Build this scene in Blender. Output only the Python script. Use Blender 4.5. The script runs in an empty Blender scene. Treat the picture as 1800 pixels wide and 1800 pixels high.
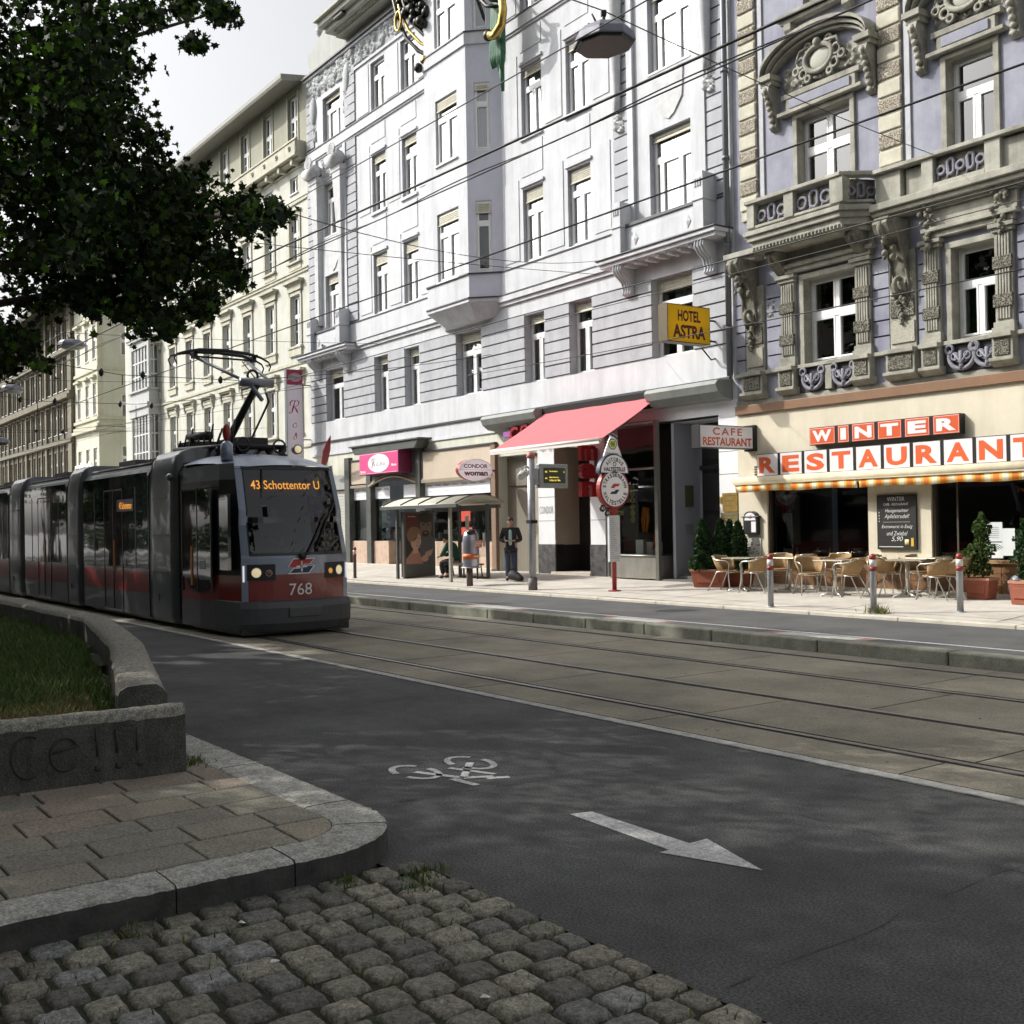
import bpy, bmesh, math, random
import numpy as np
from mathutils import Vector, Matrix
random.seed(7)
R = math.radians
SC = bpy.context.scene
COL = SC.collection
H = 1.87
# ---------------------------------------------------------------- camera
yaw, pit, rol = R(36.043), R(0.558), R(-1.008)
v = Vector((-math.cos(yaw)*math.cos(pit), math.sin(yaw)*math.cos(pit), math.sin(pit)))
r_ = v.cross(Vector((0, 0, 1))).normalized(); u_ = r_.cross(v)
cr, sr = math.cos(rol), math.sin(rol)
r2 = cr*r_ + sr*u_; u2 = -sr*r_ + cr*u_
cd = bpy.data.cameras.new('camera'); cam = bpy.data.objects.new('camera', cd); COL.objects.link(cam)
M = Matrix((r2, u2, -v)).transposed().to_4x4(); M.translation = (0, 0, H)
cam.matrix_world = M
cd.sensor_width = 36; cd.sensor_fit = 'HORIZONTAL'; cd.lens = 36*1954.29/1800
cd.clip_start = .05; cd.clip_end = 3000
SC.camera = cam
SC.render.resolution_x = 1024; SC.render.resolution_y = 1024
# ---------------------------------------------------------------- light
SUN_EL = R(38); sdir = Vector((-1.25, -1.0, 0)).normalized()*math.cos(SUN_EL); sdir.z = math.sin(SUN_EL)
W = bpy.data.worlds.new('World'); SC.world = W; W.use_nodes = True
nt = W.node_tree; nt.nodes.clear()
sky = nt.nodes.new('ShaderNodeTexSky'); sky.sky_type = 'NISHITA'; sky.sun_disc = False
sky.sun_elevation = SUN_EL; sky.sun_rotation = math.atan2(sdir.x, sdir.y)
sky.dust_density = 6.0; sky.air_density = 1.0; sky.ozone_density = 0.6
hs = nt.nodes.new('ShaderNodeHueSaturation'); hs.inputs['Saturation'].default_value = .16
bg = nt.nodes.new('ShaderNodeBackground'); bg.inputs[1].default_value = .15
ow = nt.nodes.new('ShaderNodeOutputWorld')
nt.links.new(sky.outputs[0], hs.inputs['Color']); nt.links.new(hs.outputs[0], bg.inputs[0]); nt.links.new(bg.outputs[0], ow.inputs[0])
sl = bpy.data.lights.new('sun', 'SUN'); sl.energy = 3.05; sl.angle = R(.5); sl.color = (1, .955, .88)
so = bpy.data.objects.new('sun', sl); COL.objects.link(so)
so.rotation_euler = (-sdir).to_track_quat('-Z', 'Y').to_euler(); so.location = (-30, -30, 40)
SC.view_settings.view_transform = 'Standard'; SC.view_settings.look = 'None'
SC.view_settings.exposure = 0.50; SC.view_settings.gamma = 1
# ---------------------------------------------------------------- frames
AL = R(0.951); FO = Vector((0, 19.75, 0))
E1 = Vector((math.cos(AL), -math.sin(AL), 0)); E2 = Vector((math.sin(AL), math.cos(AL), 0))
def F2W(s, d, z): return FO + E1*s + E2*d + Vector((0, 0, z))
def sw(X, Y):
    Yf = 19.75 - math.tan(AL)*X; zb = .30 + .0078*max(0, -14-X)
    return .185 + min(max((Y-16)/(Yf-16), 0), 1)*(zb-.185)
def project(p):
    q = Vector(p) - Vector((0, 0, H)); t = q.dot(v)
    if t <= .1: return (-9999, -9999, t)
    return (900+1954.29*q.dot(r2)/t, 900-1954.29*q.dot(u2)/t, t)
def ray(x, y): return ((x-900)/1954.29*r2 + (900-y)/1954.29*u2 + v)
def at_t(x, y, t): return Vector((0, 0, H)) + ray(x, y)*t
# ---------------------------------------------------------------- materials
MT = {}
def mat(name, col, rough=.8, metal=0, noise=0, nscale=6, bump=0, bscale=40, spec=.5, col2=None, emit=None, stain=0, coat=0, trans=0, ndetail=6):
    if name in MT: return MT[name]
    m = bpy.data.materials.new(name); m.use_nodes = True; MT[name] = m
    t = m.node_tree; b = t.nodes['Principled BSDF']; N = t.nodes; L = t.links
    b.inputs['Base Color'].default_value = (*col, 1); b.inputs['Roughness'].default_value = rough
    b.inputs['Metallic'].default_value = metal; b.inputs['Specular IOR Level'].default_value = spec
    if coat: b.inputs['Coat Weight'].default_value = coat; b.inputs['Coat Roughness'].default_value = .05
    if emit: b.inputs['Emission Color'].default_value = (*emit[:3], 1); b.inputs['Emission Strength'].default_value = emit[3]
    tc = N.new('ShaderNodeTexCoord')
    if noise or col2:
        n = N.new('ShaderNodeTexNoise'); n.inputs['Scale'].default_value = nscale; n.inputs['Detail'].default_value = ndetail; n.inputs['Roughness'].default_value = .65
        L.new(tc.outputs['Object'], n.inputs['Vector'])
        rp = N.new('ShaderNodeValToRGB')
        a = tuple(max(0, c*(1-noise)) for c in col); c2 = col2 if col2 else tuple(min(1, c*(1+noise)) for c in col)
        rp.color_ramp.elements[0].position = .32; rp.color_ramp.elements[1].position = .68
        rp.color_ramp.elements[0].color = (*a, 1); rp.color_ramp.elements[1].color = (*c2, 1)
        L.new(n.outputs['Fac'], rp.inputs['Fac']); out = rp.outputs['Color']
        if stain:
            mp = N.new('ShaderNodeMapping'); mp.inputs['Scale'].default_value = (1.6, 1.6, .16)
            L.new(tc.outputs['Object'], mp.inputs['Vector'])
            n2 = N.new('ShaderNodeTexNoise'); n2.inputs['Scale'].default_value = 1.5; n2.inputs['Detail'].default_value = 9; n2.inputs['Roughness'].default_value = .7
            L.new(mp.outputs[0], n2.inputs['Vector'])
            r3 = N.new('ShaderNodeMapRange'); r3.inputs['From Min'].default_value = .45; r3.inputs['From Max'].default_value = .75
            r3.inputs['To Min'].default_value = 1; r3.inputs['To Max'].default_value = 1-stain
            L.new(n2.outputs['Fac'], r3.inputs['Value'])
            mx = N.new('ShaderNodeMix'); mx.data_type = 'RGBA'; mx.blend_type = 'MULTIPLY'; mx.inputs['Factor'].default_value = 1
            L.new(out, mx.inputs['A']); L.new(r3.outputs[0], mx.inputs['B']); out = mx.outputs['Result']
        L.new(out, b.inputs['Base Color'])
    if bump:
        n = N.new('ShaderNodeTexNoise'); n.inputs['Scale'].default_value = bscale; n.inputs['Detail'].default_value = 8
        L.new(tc.outputs['Object'], n.inputs['Vector'])
        bp = N.new('ShaderNodeBump'); bp.inputs['Strength'].default_value = bump; bp.inputs['Distance'].default_value = .01
        L.new(n.outputs['Fac'], bp.inputs['Height']); L.new(bp.outputs[0], b.inputs['Normal'])
    return m
def glass(name, tint=(.8, .9, .9), refl=.12, rough=.01, wav=0, wscale=2):
    m = bpy.data.materials.new(name); m.use_nodes = True; t = m.node_tree; N = t.nodes; L = t.links
    for n in list(N):
        if n.type == 'BSDF_PRINCIPLED': N.remove(n)
    out = [n for n in N if n.type == 'OUTPUT_MATERIAL'][0]
    tr = N.new('ShaderNodeBsdfTransparent'); tr.inputs[0].default_value = (*tint, 1)
    gl = N.new('ShaderNodeBsdfGlossy'); gl.inputs['Roughness'].default_value = rough
    fr = N.new('ShaderNodeFresnel'); fr.inputs['IOR'].default_value = 1.5
    ad = N.new('ShaderNodeMath'); ad.operation = 'ADD'; ad.use_clamp = True; ad.inputs[1].default_value = refl
    mx = N.new('ShaderNodeMixShader')
    L.new(fr.outputs[0], ad.inputs[0]); L.new(ad.outputs[0], mx.inputs[0]); L.new(tr.outputs[0], mx.inputs[1]); L.new(gl.outputs[0], mx.inputs[2]); L.new(mx.outputs[0], out.inputs[0])
    if wav:
        tc = N.new('ShaderNodeTexCoord'); n = N.new('ShaderNodeTexNoise'); n.inputs['Scale'].default_value = wscale; n.inputs['Detail'].default_value = 1
        L.new(tc.outputs['Object'], n.inputs['Vector'])
        bp = N.new('ShaderNodeBump'); bp.inputs['Strength'].default_value = wav; bp.inputs['Distance'].default_value = .05
        L.new(n.outputs['Fac'], bp.inputs['Height']); L.new(bp.outputs[0], gl.inputs['Normal'])
    MT[name] = m; return m
# ---------------------------------------------------------------- mesh builder
class MB:
    def __init__(s): s.v = []; s.f = []; s.m = []; s.sm = []
    def add(s, vs, fs, m=0, sm=False, mx=None):
        o = len(s.v)
        if mx is not None: vs = [tuple(mx @ Vector(p)) for p in vs]
        s.v += [tuple(p) for p in vs]; s.f += [tuple(i+o for i in f) for f in fs]; s.m += [m]*len(fs); s.sm += [sm]*len(fs); return s
    def box(s, x0, x1, y0, y1, z0, z1, m=0, mx=None):
        if x0 > x1: x0, x1 = x1, x0
        if y0 > y1: y0, y1 = y1, y0
        if z0 > z1: z0, z1 = z1, z0
        vs = [(x0,y0,z0),(x1,y0,z0),(x1,y1,z0),(x0,y1,z0),(x0,y0,z1),(x1,y0,z1),(x1,y1,z1),(x0,y1,z1)]
        return s.add(vs, [(0,3,2,1),(4,5,6,7),(0,1,5,4),(1,2,6,5),(2,3,7,6),(3,0,4,7)], m, False, mx)
    def quad(s, a, b, c, d, m=0): return s.add([a, b, c, d], [(0,1,2,3)], m)
    def prism(s, pts, axis, a, b, m=0, sm=False, mx=None):
        # pts 2d polygon in the other two axes (in xyz order); axis 0/1/2
        def P(p, t):
            q = list(p); q.insert(axis, t); return tuple(q)
        n = len(pts); vs = [P(p, a) for p in pts] + [P(p, b) for p in pts]
        fs = [tuple(range(n))[::-1], tuple(range(n, 2*n))] + [(i, (i+1) % n, n+(i+1) % n, n+i) for i in range(n)]
        o = len(s.f); s.add(vs, fs, m, False, mx)
        if sm:
            for i in range(o+2, len(s.f)): s.sm[i] = True
        return s
    def tube(s, pts, r, n=8, m=0, sm=True, cap=True, mx=None, closed=False, flat=None):
        P = [Vector(p) for p in pts]; k = len(P); rr = r if isinstance(r, (list, tuple)) else [r]*k
        vs = []; fs = []; up = None
        for i in range(k):
            if closed: d = P[(i+1) % k]-P[i-1]
            else: d = P[min(i+1, k-1)]-P[max(i-1, 0)]
            d = d.normalized() if d.length > 1e-9 else Vector((0, 0, 1))
            if up is None: up = Vector((0, 0, 1)) if abs(d.z) < .9 else Vector((1, 0, 0))
            a = d.cross(up)
            if a.length < 1e-6: a = d.cross(Vector((0, 1, 0)))
            a.normalize(); b = a.cross(d).normalized(); up = b
            for j in range(n):
                t = 2*math.pi*j/n; vs.append(P[i] + a*math.cos(t)*rr[i] + b*math.sin(t)*rr[i]*(flat or 1))
        for i in range(k if closed else k-1):
            for j in range(n):
                i2 = (i+1) % k; fs.append((i*n+j, i*n+(j+1) % n, i2*n+(j+1) % n, i2*n+j))
        if cap and not closed: fs.append(tuple(range(n))[::-1]); fs.append(tuple((k-1)*n+j for j in range(n)))
        return s.add(vs, fs, m, sm, mx)
    def lathe(s, prof, c=(0, 0, 0), n=16, m=0, sm=True, mx=None, sx=1, sy=1):
        vs = []; fs = []
        for (r, z) in prof:
            for j in range(n):
                t = 2*math.pi*j/n; vs.append((c[0]+r*math.cos(t)*sx, c[1]+r*math.sin(t)*sy, c[2]+z))
        k = len(prof)
        for i in range(k-1):
            for j in range(n): fs.append((i*n+j, i*n+(j+1) % n, (i+1)*n+(j+1) % n, (i+1)*n+j))
        fs.append(tuple(range(n))[::-1]); fs.append(tuple((k-1)*n+j for j in range(n)))
        return s.add(vs, fs, m, sm, mx)
    def torus(s, c, Rr, r, ax=1, n=18, k=6, m=0, sx=1, sz=1, a0=0, a1=360):
        pts = []; full = (a1-a0) >= 360
        for i in range(n if full else n+1):
            t = R(a0+(a1-a0)*i/n); x = Rr*math.cos(t)*sx; y = Rr*math.sin(t)*sz
            pts.append((c[0]+x, c[1], c[2]+y) if ax == 1 else ((c[0]+x, c[1]+y, c[2]) if ax == 2 else (c[0], c[1]+x, c[2]+y)))
        return s.tube(pts, r, k, m, closed=full)
    def sphere(s, c, r, n=10, m=0, sx=1, sy=1, sz=1, mx=None):
        pr = [(max(1e-4, math.sin(math.pi*i/n)*r), -math.cos(math.pi*i/n)*r*sz) for i in range(n+1)]
        return s.lathe(pr, c, n+2, m, True, mx, sx, sy)
    def wall(s, s0, s1, z0, z1, holes, d=0, rec=.25, m=0, mr=None):
        mr = m if mr is None else mr
        S = sorted(set([s0, s1]+[h[i] for h in holes for i in (0, 1) if s0 < h[i] < s1])); Z = sorted(set([z0, z1]+[h[i] for h in holes for i in (2, 3) if z0 < h[i] < z1]))
        for i in range(len(S)-1):
            for j in range(len(Z)-1):
                cs, cz = (S[i]+S[i+1])/2, (Z[j]+Z[j+1])/2
                if any(h[0] < cs < h[1] and h[2] < cz < h[3] for h in holes): continue
                s.quad((S[i], d, Z[j]), (S[i+1], d, Z[j]), (S[i+1], d, Z[j+1]), (S[i], d, Z[j+1]), m)
        for a, b, c, e in holes:
            for (p, q) in (((a, c), (a, e)), ((a, e), (b, e)), ((b, e), (b, c)), ((b, c), (a, c))):
                s.quad((p[0], d, p[1]), (q[0], d, q[1]), (q[0], d+rec, q[1]), (p[0], d+rec, p[1]), mr)
        return s
    def relief(s, s0, s1, z0, z1, d, amp, seed=1, step=.04, m=0, rs=(.06, .16), dens=14):
        rg = random.Random(seed); nx = max(3, int((s1-s0)/step)); nz = max(3, int((z1-z0)/step))
        xs = np.linspace(s0, s1, nx+1); zs = np.linspace(z0, z1, nz+1); X, Z = np.meshgrid(xs, zs); h = np.zeros_like(X)
        for _ in range(int((s1-s0)*(z1-z0)*dens)+2):
            cx, cz, rr = rg.uniform(s0, s1), rg.uniform(z0, z1), rg.uniform(*rs); w = rr*.28
            q = np.hypot(X-cx, Z-cz); a = np.arctan2(Z-cz, X-cx)
            sp = np.exp(-((q-rr*(.75+.25*np.sin(a+rg.uniform(0, 6))))/w)**2); h = np.maximum(h, sp*rg.uniform(.6, 1)); h = np.maximum(h, .9*np.exp(-(q/(rr*.3))**2))
        e = np.minimum(np.minimum(X-s0, s1-X), np.minimum(Z-z0, z1-Z)); h = h*np.clip(e/.03, 0, 1)
        vs = [(float(X[j, i]), d-amp*float(h[j, i]), float(Z[j, i])) for j in range(nz+1) for i in range(nx+1)]
        k = nx+1; fs = [(j*k+i, j*k+i+1, (j+1)*k+i+1, (j+1)*k+i) for j in range(nz) for i in range(nx)]
        return s.add(vs, fs, m, True)
def link(o, parent=None):
    COL.objects.link(o)
    if parent is not None: o.parent = parent
    return o
def mesh(name, mb, mats, org=(0, 0, 0)):
    me = bpy.data.meshes.new(name)
    ox, oy, oz = org
    me.from_pydata([(a-ox, b-oy, c-oz) for a, b, c in mb.v], [], mb.f)
    for m in mats: me.materials.append(m)
    if len(mats) > 1: me.polygons.foreach_set('material_index', [min(i, len(mats)-1) for i in mb.m])
    me.polygons.foreach_set('use_smooth', mb.sm)
    me.update(); return me
def tag(o, label=None, cat=None, group=None, kind=None):
    if label: o['label'] = label
    if cat: o['category'] = cat
    if group: o['group'] = group
    if kind: o['kind'] = kind
    return o
class Thing:
    def __init__(s, name, label, cat, loc=(0, 0, 0), frame='W', rot=0, group=None):
        o = bpy.data.objects.new(name, None); COL.objects.link(o); o.empty_display_size = .2; s.o = o
        if frame == 'F': o.location = F2W(*loc); o.rotation_euler.z = -AL; s.org = loc
        elif frame == 'W': o.location = loc; s.org = loc
        else: o.location = loc; o.rotation_euler.z = rot; s.org = (0, 0, 0)
        tag(o, label, cat, group)
    def split(s, name, mb, mats, parent=None, bev=0, tol=.012):
        n = len(mb.v); uf = list(range(n))
        def fd(i):
            while uf[i] != i: uf[i] = uf[uf[i]]; i = uf[i]
            return i
        for f in mb.f:
            a = fd(f[0])
            for k in f[1:]: uf[fd(k)] = a
        isl = {}
        for i, f in enumerate(mb.f): isl.setdefault(fd(f[0]), []).append(i)
        keys = list(isl); B = []
        for k in keys:
            vs = np.array([mb.v[j] for i in isl[k] for j in mb.f[i]]); B.append(np.concatenate([vs.min(0)-tol, vs.max(0)+tol]))
        B = np.array(B); g = list(range(len(keys)))
        def fg(i):
            while g[i] != i: g[i] = g[g[i]]; i = g[i]
            return i
        for i in range(len(keys)):
            hit = np.where(np.all(B[i, :3] <= B[:, 3:], 1) & np.all(B[:, :3] <= B[i, 3:], 1))[0]
            for j in hit: g[fg(int(j))] = fg(i)
        cl = {}
        for i, k in enumerate(keys): cl.setdefault(fg(i), []).extend(isl[k])
        if len(cl) > 95: return s.part(name, mb, mats, parent, None, bev)
        for fl in cl.values():
            m2 = MB(); mp = {}
            for i in fl:
                f2 = []
                for j in mb.f[i]:
                    if j not in mp: mp[j] = len(m2.v); m2.v.append(mb.v[j])
                    f2.append(mp[j])
                m2.f.append(tuple(f2)); m2.m.append(mb.m[i]); m2.sm.append(mb.sm[i])
            o = s.part(name, m2, mats, parent, None, bev)
        return o
    def part(s, name, mb, mats, parent=None, label=None, bev=0):
        if not isinstance(mats, (list, tuple)): mats = [mats]
        o = bpy.data.objects.new(name, mesh(name, mb, mats, s.org)); link(o, parent or s.o)
        if label: o['label'] = label
        if bev: bevel(o, bev)
        return o
def bevel(o, w, seg=2):
    b = o.modifiers.new('Bevel', 'BEVEL'); b.width = w; b.segments = seg; b.limit_method = 'ANGLE'; b.angle_limit = R(40); return o
def solo(name, mb, mats, label, cat, loc=(0, 0, 0), frame='W', group=None, bev=0):
    if not isinstance(mats, (list, tuple)): mats = [mats]
    o = bpy.data.objects.new(name, mesh(name, mb, mats, loc)); COL.objects.link(o)
    if frame == 'F': o.location = F2W(*loc); o.rotation_euler.z = -AL
    else: o.location = loc
    tag(o, label, cat, group)
    if bev: bevel(o, bev)
    return o
def struct(name, mb, mats, kind='structure'):
    if not isinstance(mats, (list, tuple)): mats = [mats]
    o = bpy.data.objects.new(name, mesh(name, mb, mats)); COL.objects.link(o); o['kind'] = kind; return o
def copy_thing(th, loc, rot=None, label=None, group=None):
    src = th.o if isinstance(th, Thing) else th
    c = src.copy(); COL.objects.link(c); c.location = loc
    if rot is not None: c.rotation_euler.z = rot
    if label: c['label'] = label
    if group: c['group'] = group
    for ch in list(src.children):
        k = ch.copy(); COL.objects.link(k); k.parent = c
        for g in list(ch.children):
            q = g.copy(); COL.objects.link(q); q.parent = k
    return c
# ---------------------------------------------------------------- text
_tc = {}
def text_geo(txt, depth=0.0, bold=0.0, shear=0.0, sp=1.0):
    key = (txt, depth, bold, shear, sp)
    if key in _tc: return _tc[key]
    c = bpy.data.curves.new('t', 'FONT'); c.body = txt; c.size = 1; c.offset = bold; c.shear = shear; c.extrude = depth; c.resolution_u = 3; c.space_character = sp
    o = bpy.data.objects.new('t', c); COL.objects.link(o); dg = bpy.context.evaluated_depsgraph_get(); dg.update()
    me = bpy.data.meshes.new_from_object(o.evaluated_get(dg))
    vs = [tuple(q.co) for q in me.vertices]; fs = [tuple(p.vertices) for p in me.polygons]
    bpy.data.objects.remove(o); bpy.data.curves.remove(c); bpy.data.meshes.remove(me)
    if not vs: vs = [(0, 0, 0), (1, 0, 0), (1, 1, 0)]; fs = [(0, 1, 2)]
    x0 = min(p[0] for p in vs); x1 = max(p[0] for p in vs); y0 = min(p[1] for p in vs); y1 = max(p[1] for p in vs)
    w = max(x1-x0, 1e-3); h = max(y1-y0, 1e-3)
    vs = [((p[0]-x0)/w, (p[1]-y0)/h, p[2]) for p in vs]
    _tc[key] = (vs, fs, w/h); return _tc[key]
def text(mb, txt, org, ux, uz, w, h, m=0, off=.004, bold=0, shear=0, sp=1, keep=False, center=True):
    """writes txt on the plane through org (bottom-left, or bottom-centre) spanned by ux, uz; off along ux x uz"""
    vs, fs, asp = text_geo(txt, 0, bold, shear, sp)
    if keep: w = h*asp if w is None else w
    ux = Vector(ux).normalized(); uz = Vector(uz).normalized(); n = ux.cross(uz); o = Vector(org)
    if center: o = o - ux*w/2
    mb.add([o+ux*p[0]*w+uz*p[1]*h+n*off for p in vs], fs, m)
def arc_text(mb, txt, c, ux, uz, rad, h, a_mid, span, m=0, off=.004, bold=.01, flip=False):
    ux = Vector(ux); uz = Vector(uz); n = len(txt)
    for i, ch in enumerate(txt):
        if ch == ' ': continue
        f = (i/(n-1)-.5) if n > 1 else 0
        a = R(a_mid - f*span) if not flip else R(a_mid + f*span)
        rd = ux*math.cos(a)+uz*math.sin(a); tg = (ux*math.sin(a)-uz*math.cos(a))*(1 if not flip else -1); up = rd if not flip else -rd
        p = Vector(c)+rd*rad - up*h/2
        text(mb, ch, p, tg, up, h*.62, h, m, off, bold)
# ================================================================ ground
asph = mat('asphalt', (.062, .064, .067), .8, noise=.35, nscale=.9, bump=1, bscale=90, spec=.3, col2=(.092, .093, .093), ndetail=9)
def speckle(m, scale, amt):
    t = m.node_tree; b = t.nodes['Principled BSDF']; N = t.nodes; L = t.links; src = b.inputs['Base Color'].links[0].from_socket
    tc = N.new('ShaderNodeTexCoord'); n = N.new('ShaderNodeTexNoise'); n.inputs['Scale'].default_value = scale; n.inputs['Detail'].default_value = 3
    L.new(tc.outputs['Object'], n.inputs['Vector'])
    mr = N.new('ShaderNodeMapRange'); mr.inputs['From Min'].default_value = .3; mr.inputs['From Max'].default_value = .7; mr.inputs['To Min'].default_value = 1-amt; mr.inputs['To Max'].default_value = 1+amt
    L.new(n.outputs['Fac'], mr.inputs['Value']); mx = N.new('ShaderNodeMix'); mx.data_type = 'RGBA'; mx.blend_type = 'MULTIPLY'; mx.inputs['Factor'].default_value = 1
    L.new(src, mx.inputs['A']); L.new(mr.outputs[0], mx.inputs['B']); L.new(mx.outputs['Result'], b.inputs['Base Color'])
speckle(asph, 75, .7); speckle(asph, 6, .12)
asph2 = mat('lane_asphalt', (.07, .073, .075), .85, noise=.25, nscale=.8, bump=.5, bscale=120, col2=(.1, .1, .1)); speckle(asph2, 90, .35)
conc = mat('track_concrete', (.155, .143, .112), .85, noise=.22, nscale=.7, bump=.5, bscale=80, col2=(.27, .245, .185)); speckle(conc, 60, .3)
dark = mat('dark_joint', (.012, .012, .011), .95)
steel = mat('rail_steel', (.22, .225, .23), .38, .75)
rust = mat('rail_lip', (.05, .045, .04), .6, .3)
kerbm = mat('granite_kerb', (.36, .355, .32), .85, noise=.3, nscale=12, bump=1, bscale=45, stain=.2); speckle(kerbm, 70, .45)
kerbf = mat('island_kerb', (.20, .205, .165), .9, noise=.3, nscale=3, bump=.6, bscale=40, stain=.3); speckle(kerbf, 90, .3)
walkm = mat('pavement', (.44, .41, .36), .9, noise=.12, nscale=1.2, bump=.3, bscale=60, stain=.15, col2=(.53, .50, .45)); speckle(walkm, 60, .12)
paint = mat('road_paint', (.42, .42, .42), .8, noise=.35, nscale=25); speckle(paint, 160, .5)
mb = MB(); mb.quad((-700, -700, -.02), (700, -700, -.02), (700, 700, -.02), (-700, 700, -.02)); struct('ground', mb, asph2)
# near road: one sheet from the kerb to the tram slab
mb = MB(); mb.add([(30, 3.178, 0), (30, 6.80, 0), (-130, 6.80, 0), (-130, 3.0, 0), (-9, 3.0, 0), (-5.2, 3.0, 0), (-5.2, 3.178, 0)], [(0, 1, 2, 3, 4, 5, 6)]); struct('road', mb, asph)
# tram slab of concrete panels with rails
mb = MB(); mb.quad((-130, 6.80, -.002), (30, 6.80, -.002), (30, 12.46, -.002), (-130, 12.46, -.002), 1)
rails = [7.62, 9.055, 10.585, 12.02]
strips = [(6.985, rails[0]-.07, -4.89, 2.83), (rails[0]+.07, rails[1]-.07, -4.75, 2.85), (rails[1]+.07, rails[2]-.07, -3.85, 2.85), (rails[2]+.07, rails[3]-.07, -4.4, 2.9), (rails[3]+.07, 12.44, -4.4, 2.9)]
rg = random.Random(3)
for (a, b, x0, st) in strips:
    x = x0 + st*8
    while x > -125:
        mb.box(x-.012, x-st+.012, a, b, -.06, .004+rg.uniform(-.001, .0015)); x -= st
    for _ in range(26):
        x = rg.uniform(-22, -1); y = rg.uniform(a+.1, b-.1); l = rg.uniform(.03, .09); mb.quad((x, y, .0075), (x+.018, y, .0075), (x+.018, y+l*.5, .0075), (x, y+l*.5, .0075), 1)
struct('tram_track_slab', mb, [conc, dark])
mb = MB(); mb.box(-130, 30, 6.83, 6.955, -.05, .006); struct('road_edge_strip', mb, mat('edge_line', (.33, .33, .31), .85, noise=.3, nscale=7, bump=.4))
for i, y in enumerate(rails):
    mb = MB(); sg = 1 if i % 2 else -1
    mb.box(-130, 30, y-.035, y+.035, -.06, .012, 0)
    g = y-sg*.055; mb.box(-130, 30, g-.02, g+.02, -.05, -.008, 1); mb.box(-130, 30, g-sg*.02, g-sg*.034, -.05, .010, 2)
    struct('tram_rail', mb, [steel, dark, rust])
# island kerb
mb = MB(); x = 22
for L_ in [2.9]*4+[1.55]*200:
    if x < -130: break
    l = 1.5 if x < -11 else 2.0
    mb.box(x-l+.02, x, 12.45+rg.uniform(-.006, .006), 12.74, -.05, .18+rg.uniform(-.005, .005)); x -= l
o = struct('island_kerb', mb, kerbf); bevel(o, .022)
mb = MB(); mb.quad((-130, 12.72, .13), (30, 12.72, .13), (30, 16.02, .13), (-130, 16.02, .13)); struct('bus_lane', mb, asph2)
mb = MB(); mb.quad((-130, 13.44, .134), (30, 13.44, .134), (30, 13.53, .134), (-130, 13.53, .134)); struct('lane_line', mb, paint)
for xa, xb in ((-15.1, -13.9), (-11.3, -9.9), (-19.6, -18.1)):
    mb = MB(); mb.quad((xa, 12.78, .1335), (xb, 12.78, .1335), (xb, 13.4, .1335), (xa, 13.4, .1335)); mb.quad((xb, 12.78, .1335), (xb+.22, 12.78, .1335), (xb+.22, 13.4, .1335), (xb, 13.4, .1335), 1); mb.quad((xa-.22, 12.78, .1335), (xa, 12.78, .1335), (xa, 13.4, .1335), (xa-.22, 13.4, .1335), 1)
    struct('painted_block', mb, [mat('block_paint', (.36, .36, .35), .85, noise=.3, nscale=12), mat('faded_red_paint', (.24, .13, .11), .85, noise=.3, nscale=14)])
mb = MB(); x = 20
while x > -130:
    l = rg.uniform(1.6, 2.1); mb.box(x-l+.012, x, 16.0, 16.26, .0, .186+rg.uniform(-.004, .004)); x -= l
o = struct('pavement_kerb', mb, mat('pale_kerb', (.5, .47, .4), .85, noise=.15, nscale=4, bump=.4)); bevel(o, .015)
mb = MB(); xs = list(range(20, -131, -3)); ys = [16.24, 17.2, 18.2, 19.2, 25]
vs = [(x, y, sw(x, y)) for x in xs for y in ys]; n = len(ys)
mb.add(vs, [(i*n+j, i*n+j+1, (i+1)*n+j+1, (i+1)*n+j) for i in range(len(xs)-1) for j in range(n-1)]); struct('pavement', mb, walkm)
# cracks and patches in the far pavement
mb = MB()
for (x0, y0, x1, y1) in ((-20, 17.1, -12.5, 16.75), (-14, 16.62, -6, 16.7), (-17.2, 16.3, -17.0, 19.4), (-9.6, 16.3, -9.8, 19), (-24, 16.3, -23.9, 19.6), (-12.9, 16.3, -12.8, 18.0), (-31, 17.2, -25.5, 17.0)):
    k = 14; P = []
    for i in range(k+1):
        t = i/k; P.append((x0+(x1-x0)*t+rg.uniform(-.02, .02), y0+(y1-y0)*t+rg.uniform(-.02, .02)))
    for i in range(k):
        (a, b), (c, d) = P[i], P[i+1]; dx, dy = c-a, d-b; l = math.hypot(dx, dy); nx, ny = -dy/l*.012, dx/l*.012
        mb.quad((a-nx, b-ny, sw(a, b)+.004), (c-nx, d-ny, sw(c, d)+.004), (c+nx, d+ny, sw(c, d)+.004), (a+nx, b+ny, sw(a, b)+.004))
struct('pavement_joints', mb, mat('pavement_joint', (.12, .11, .1), .95))
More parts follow.
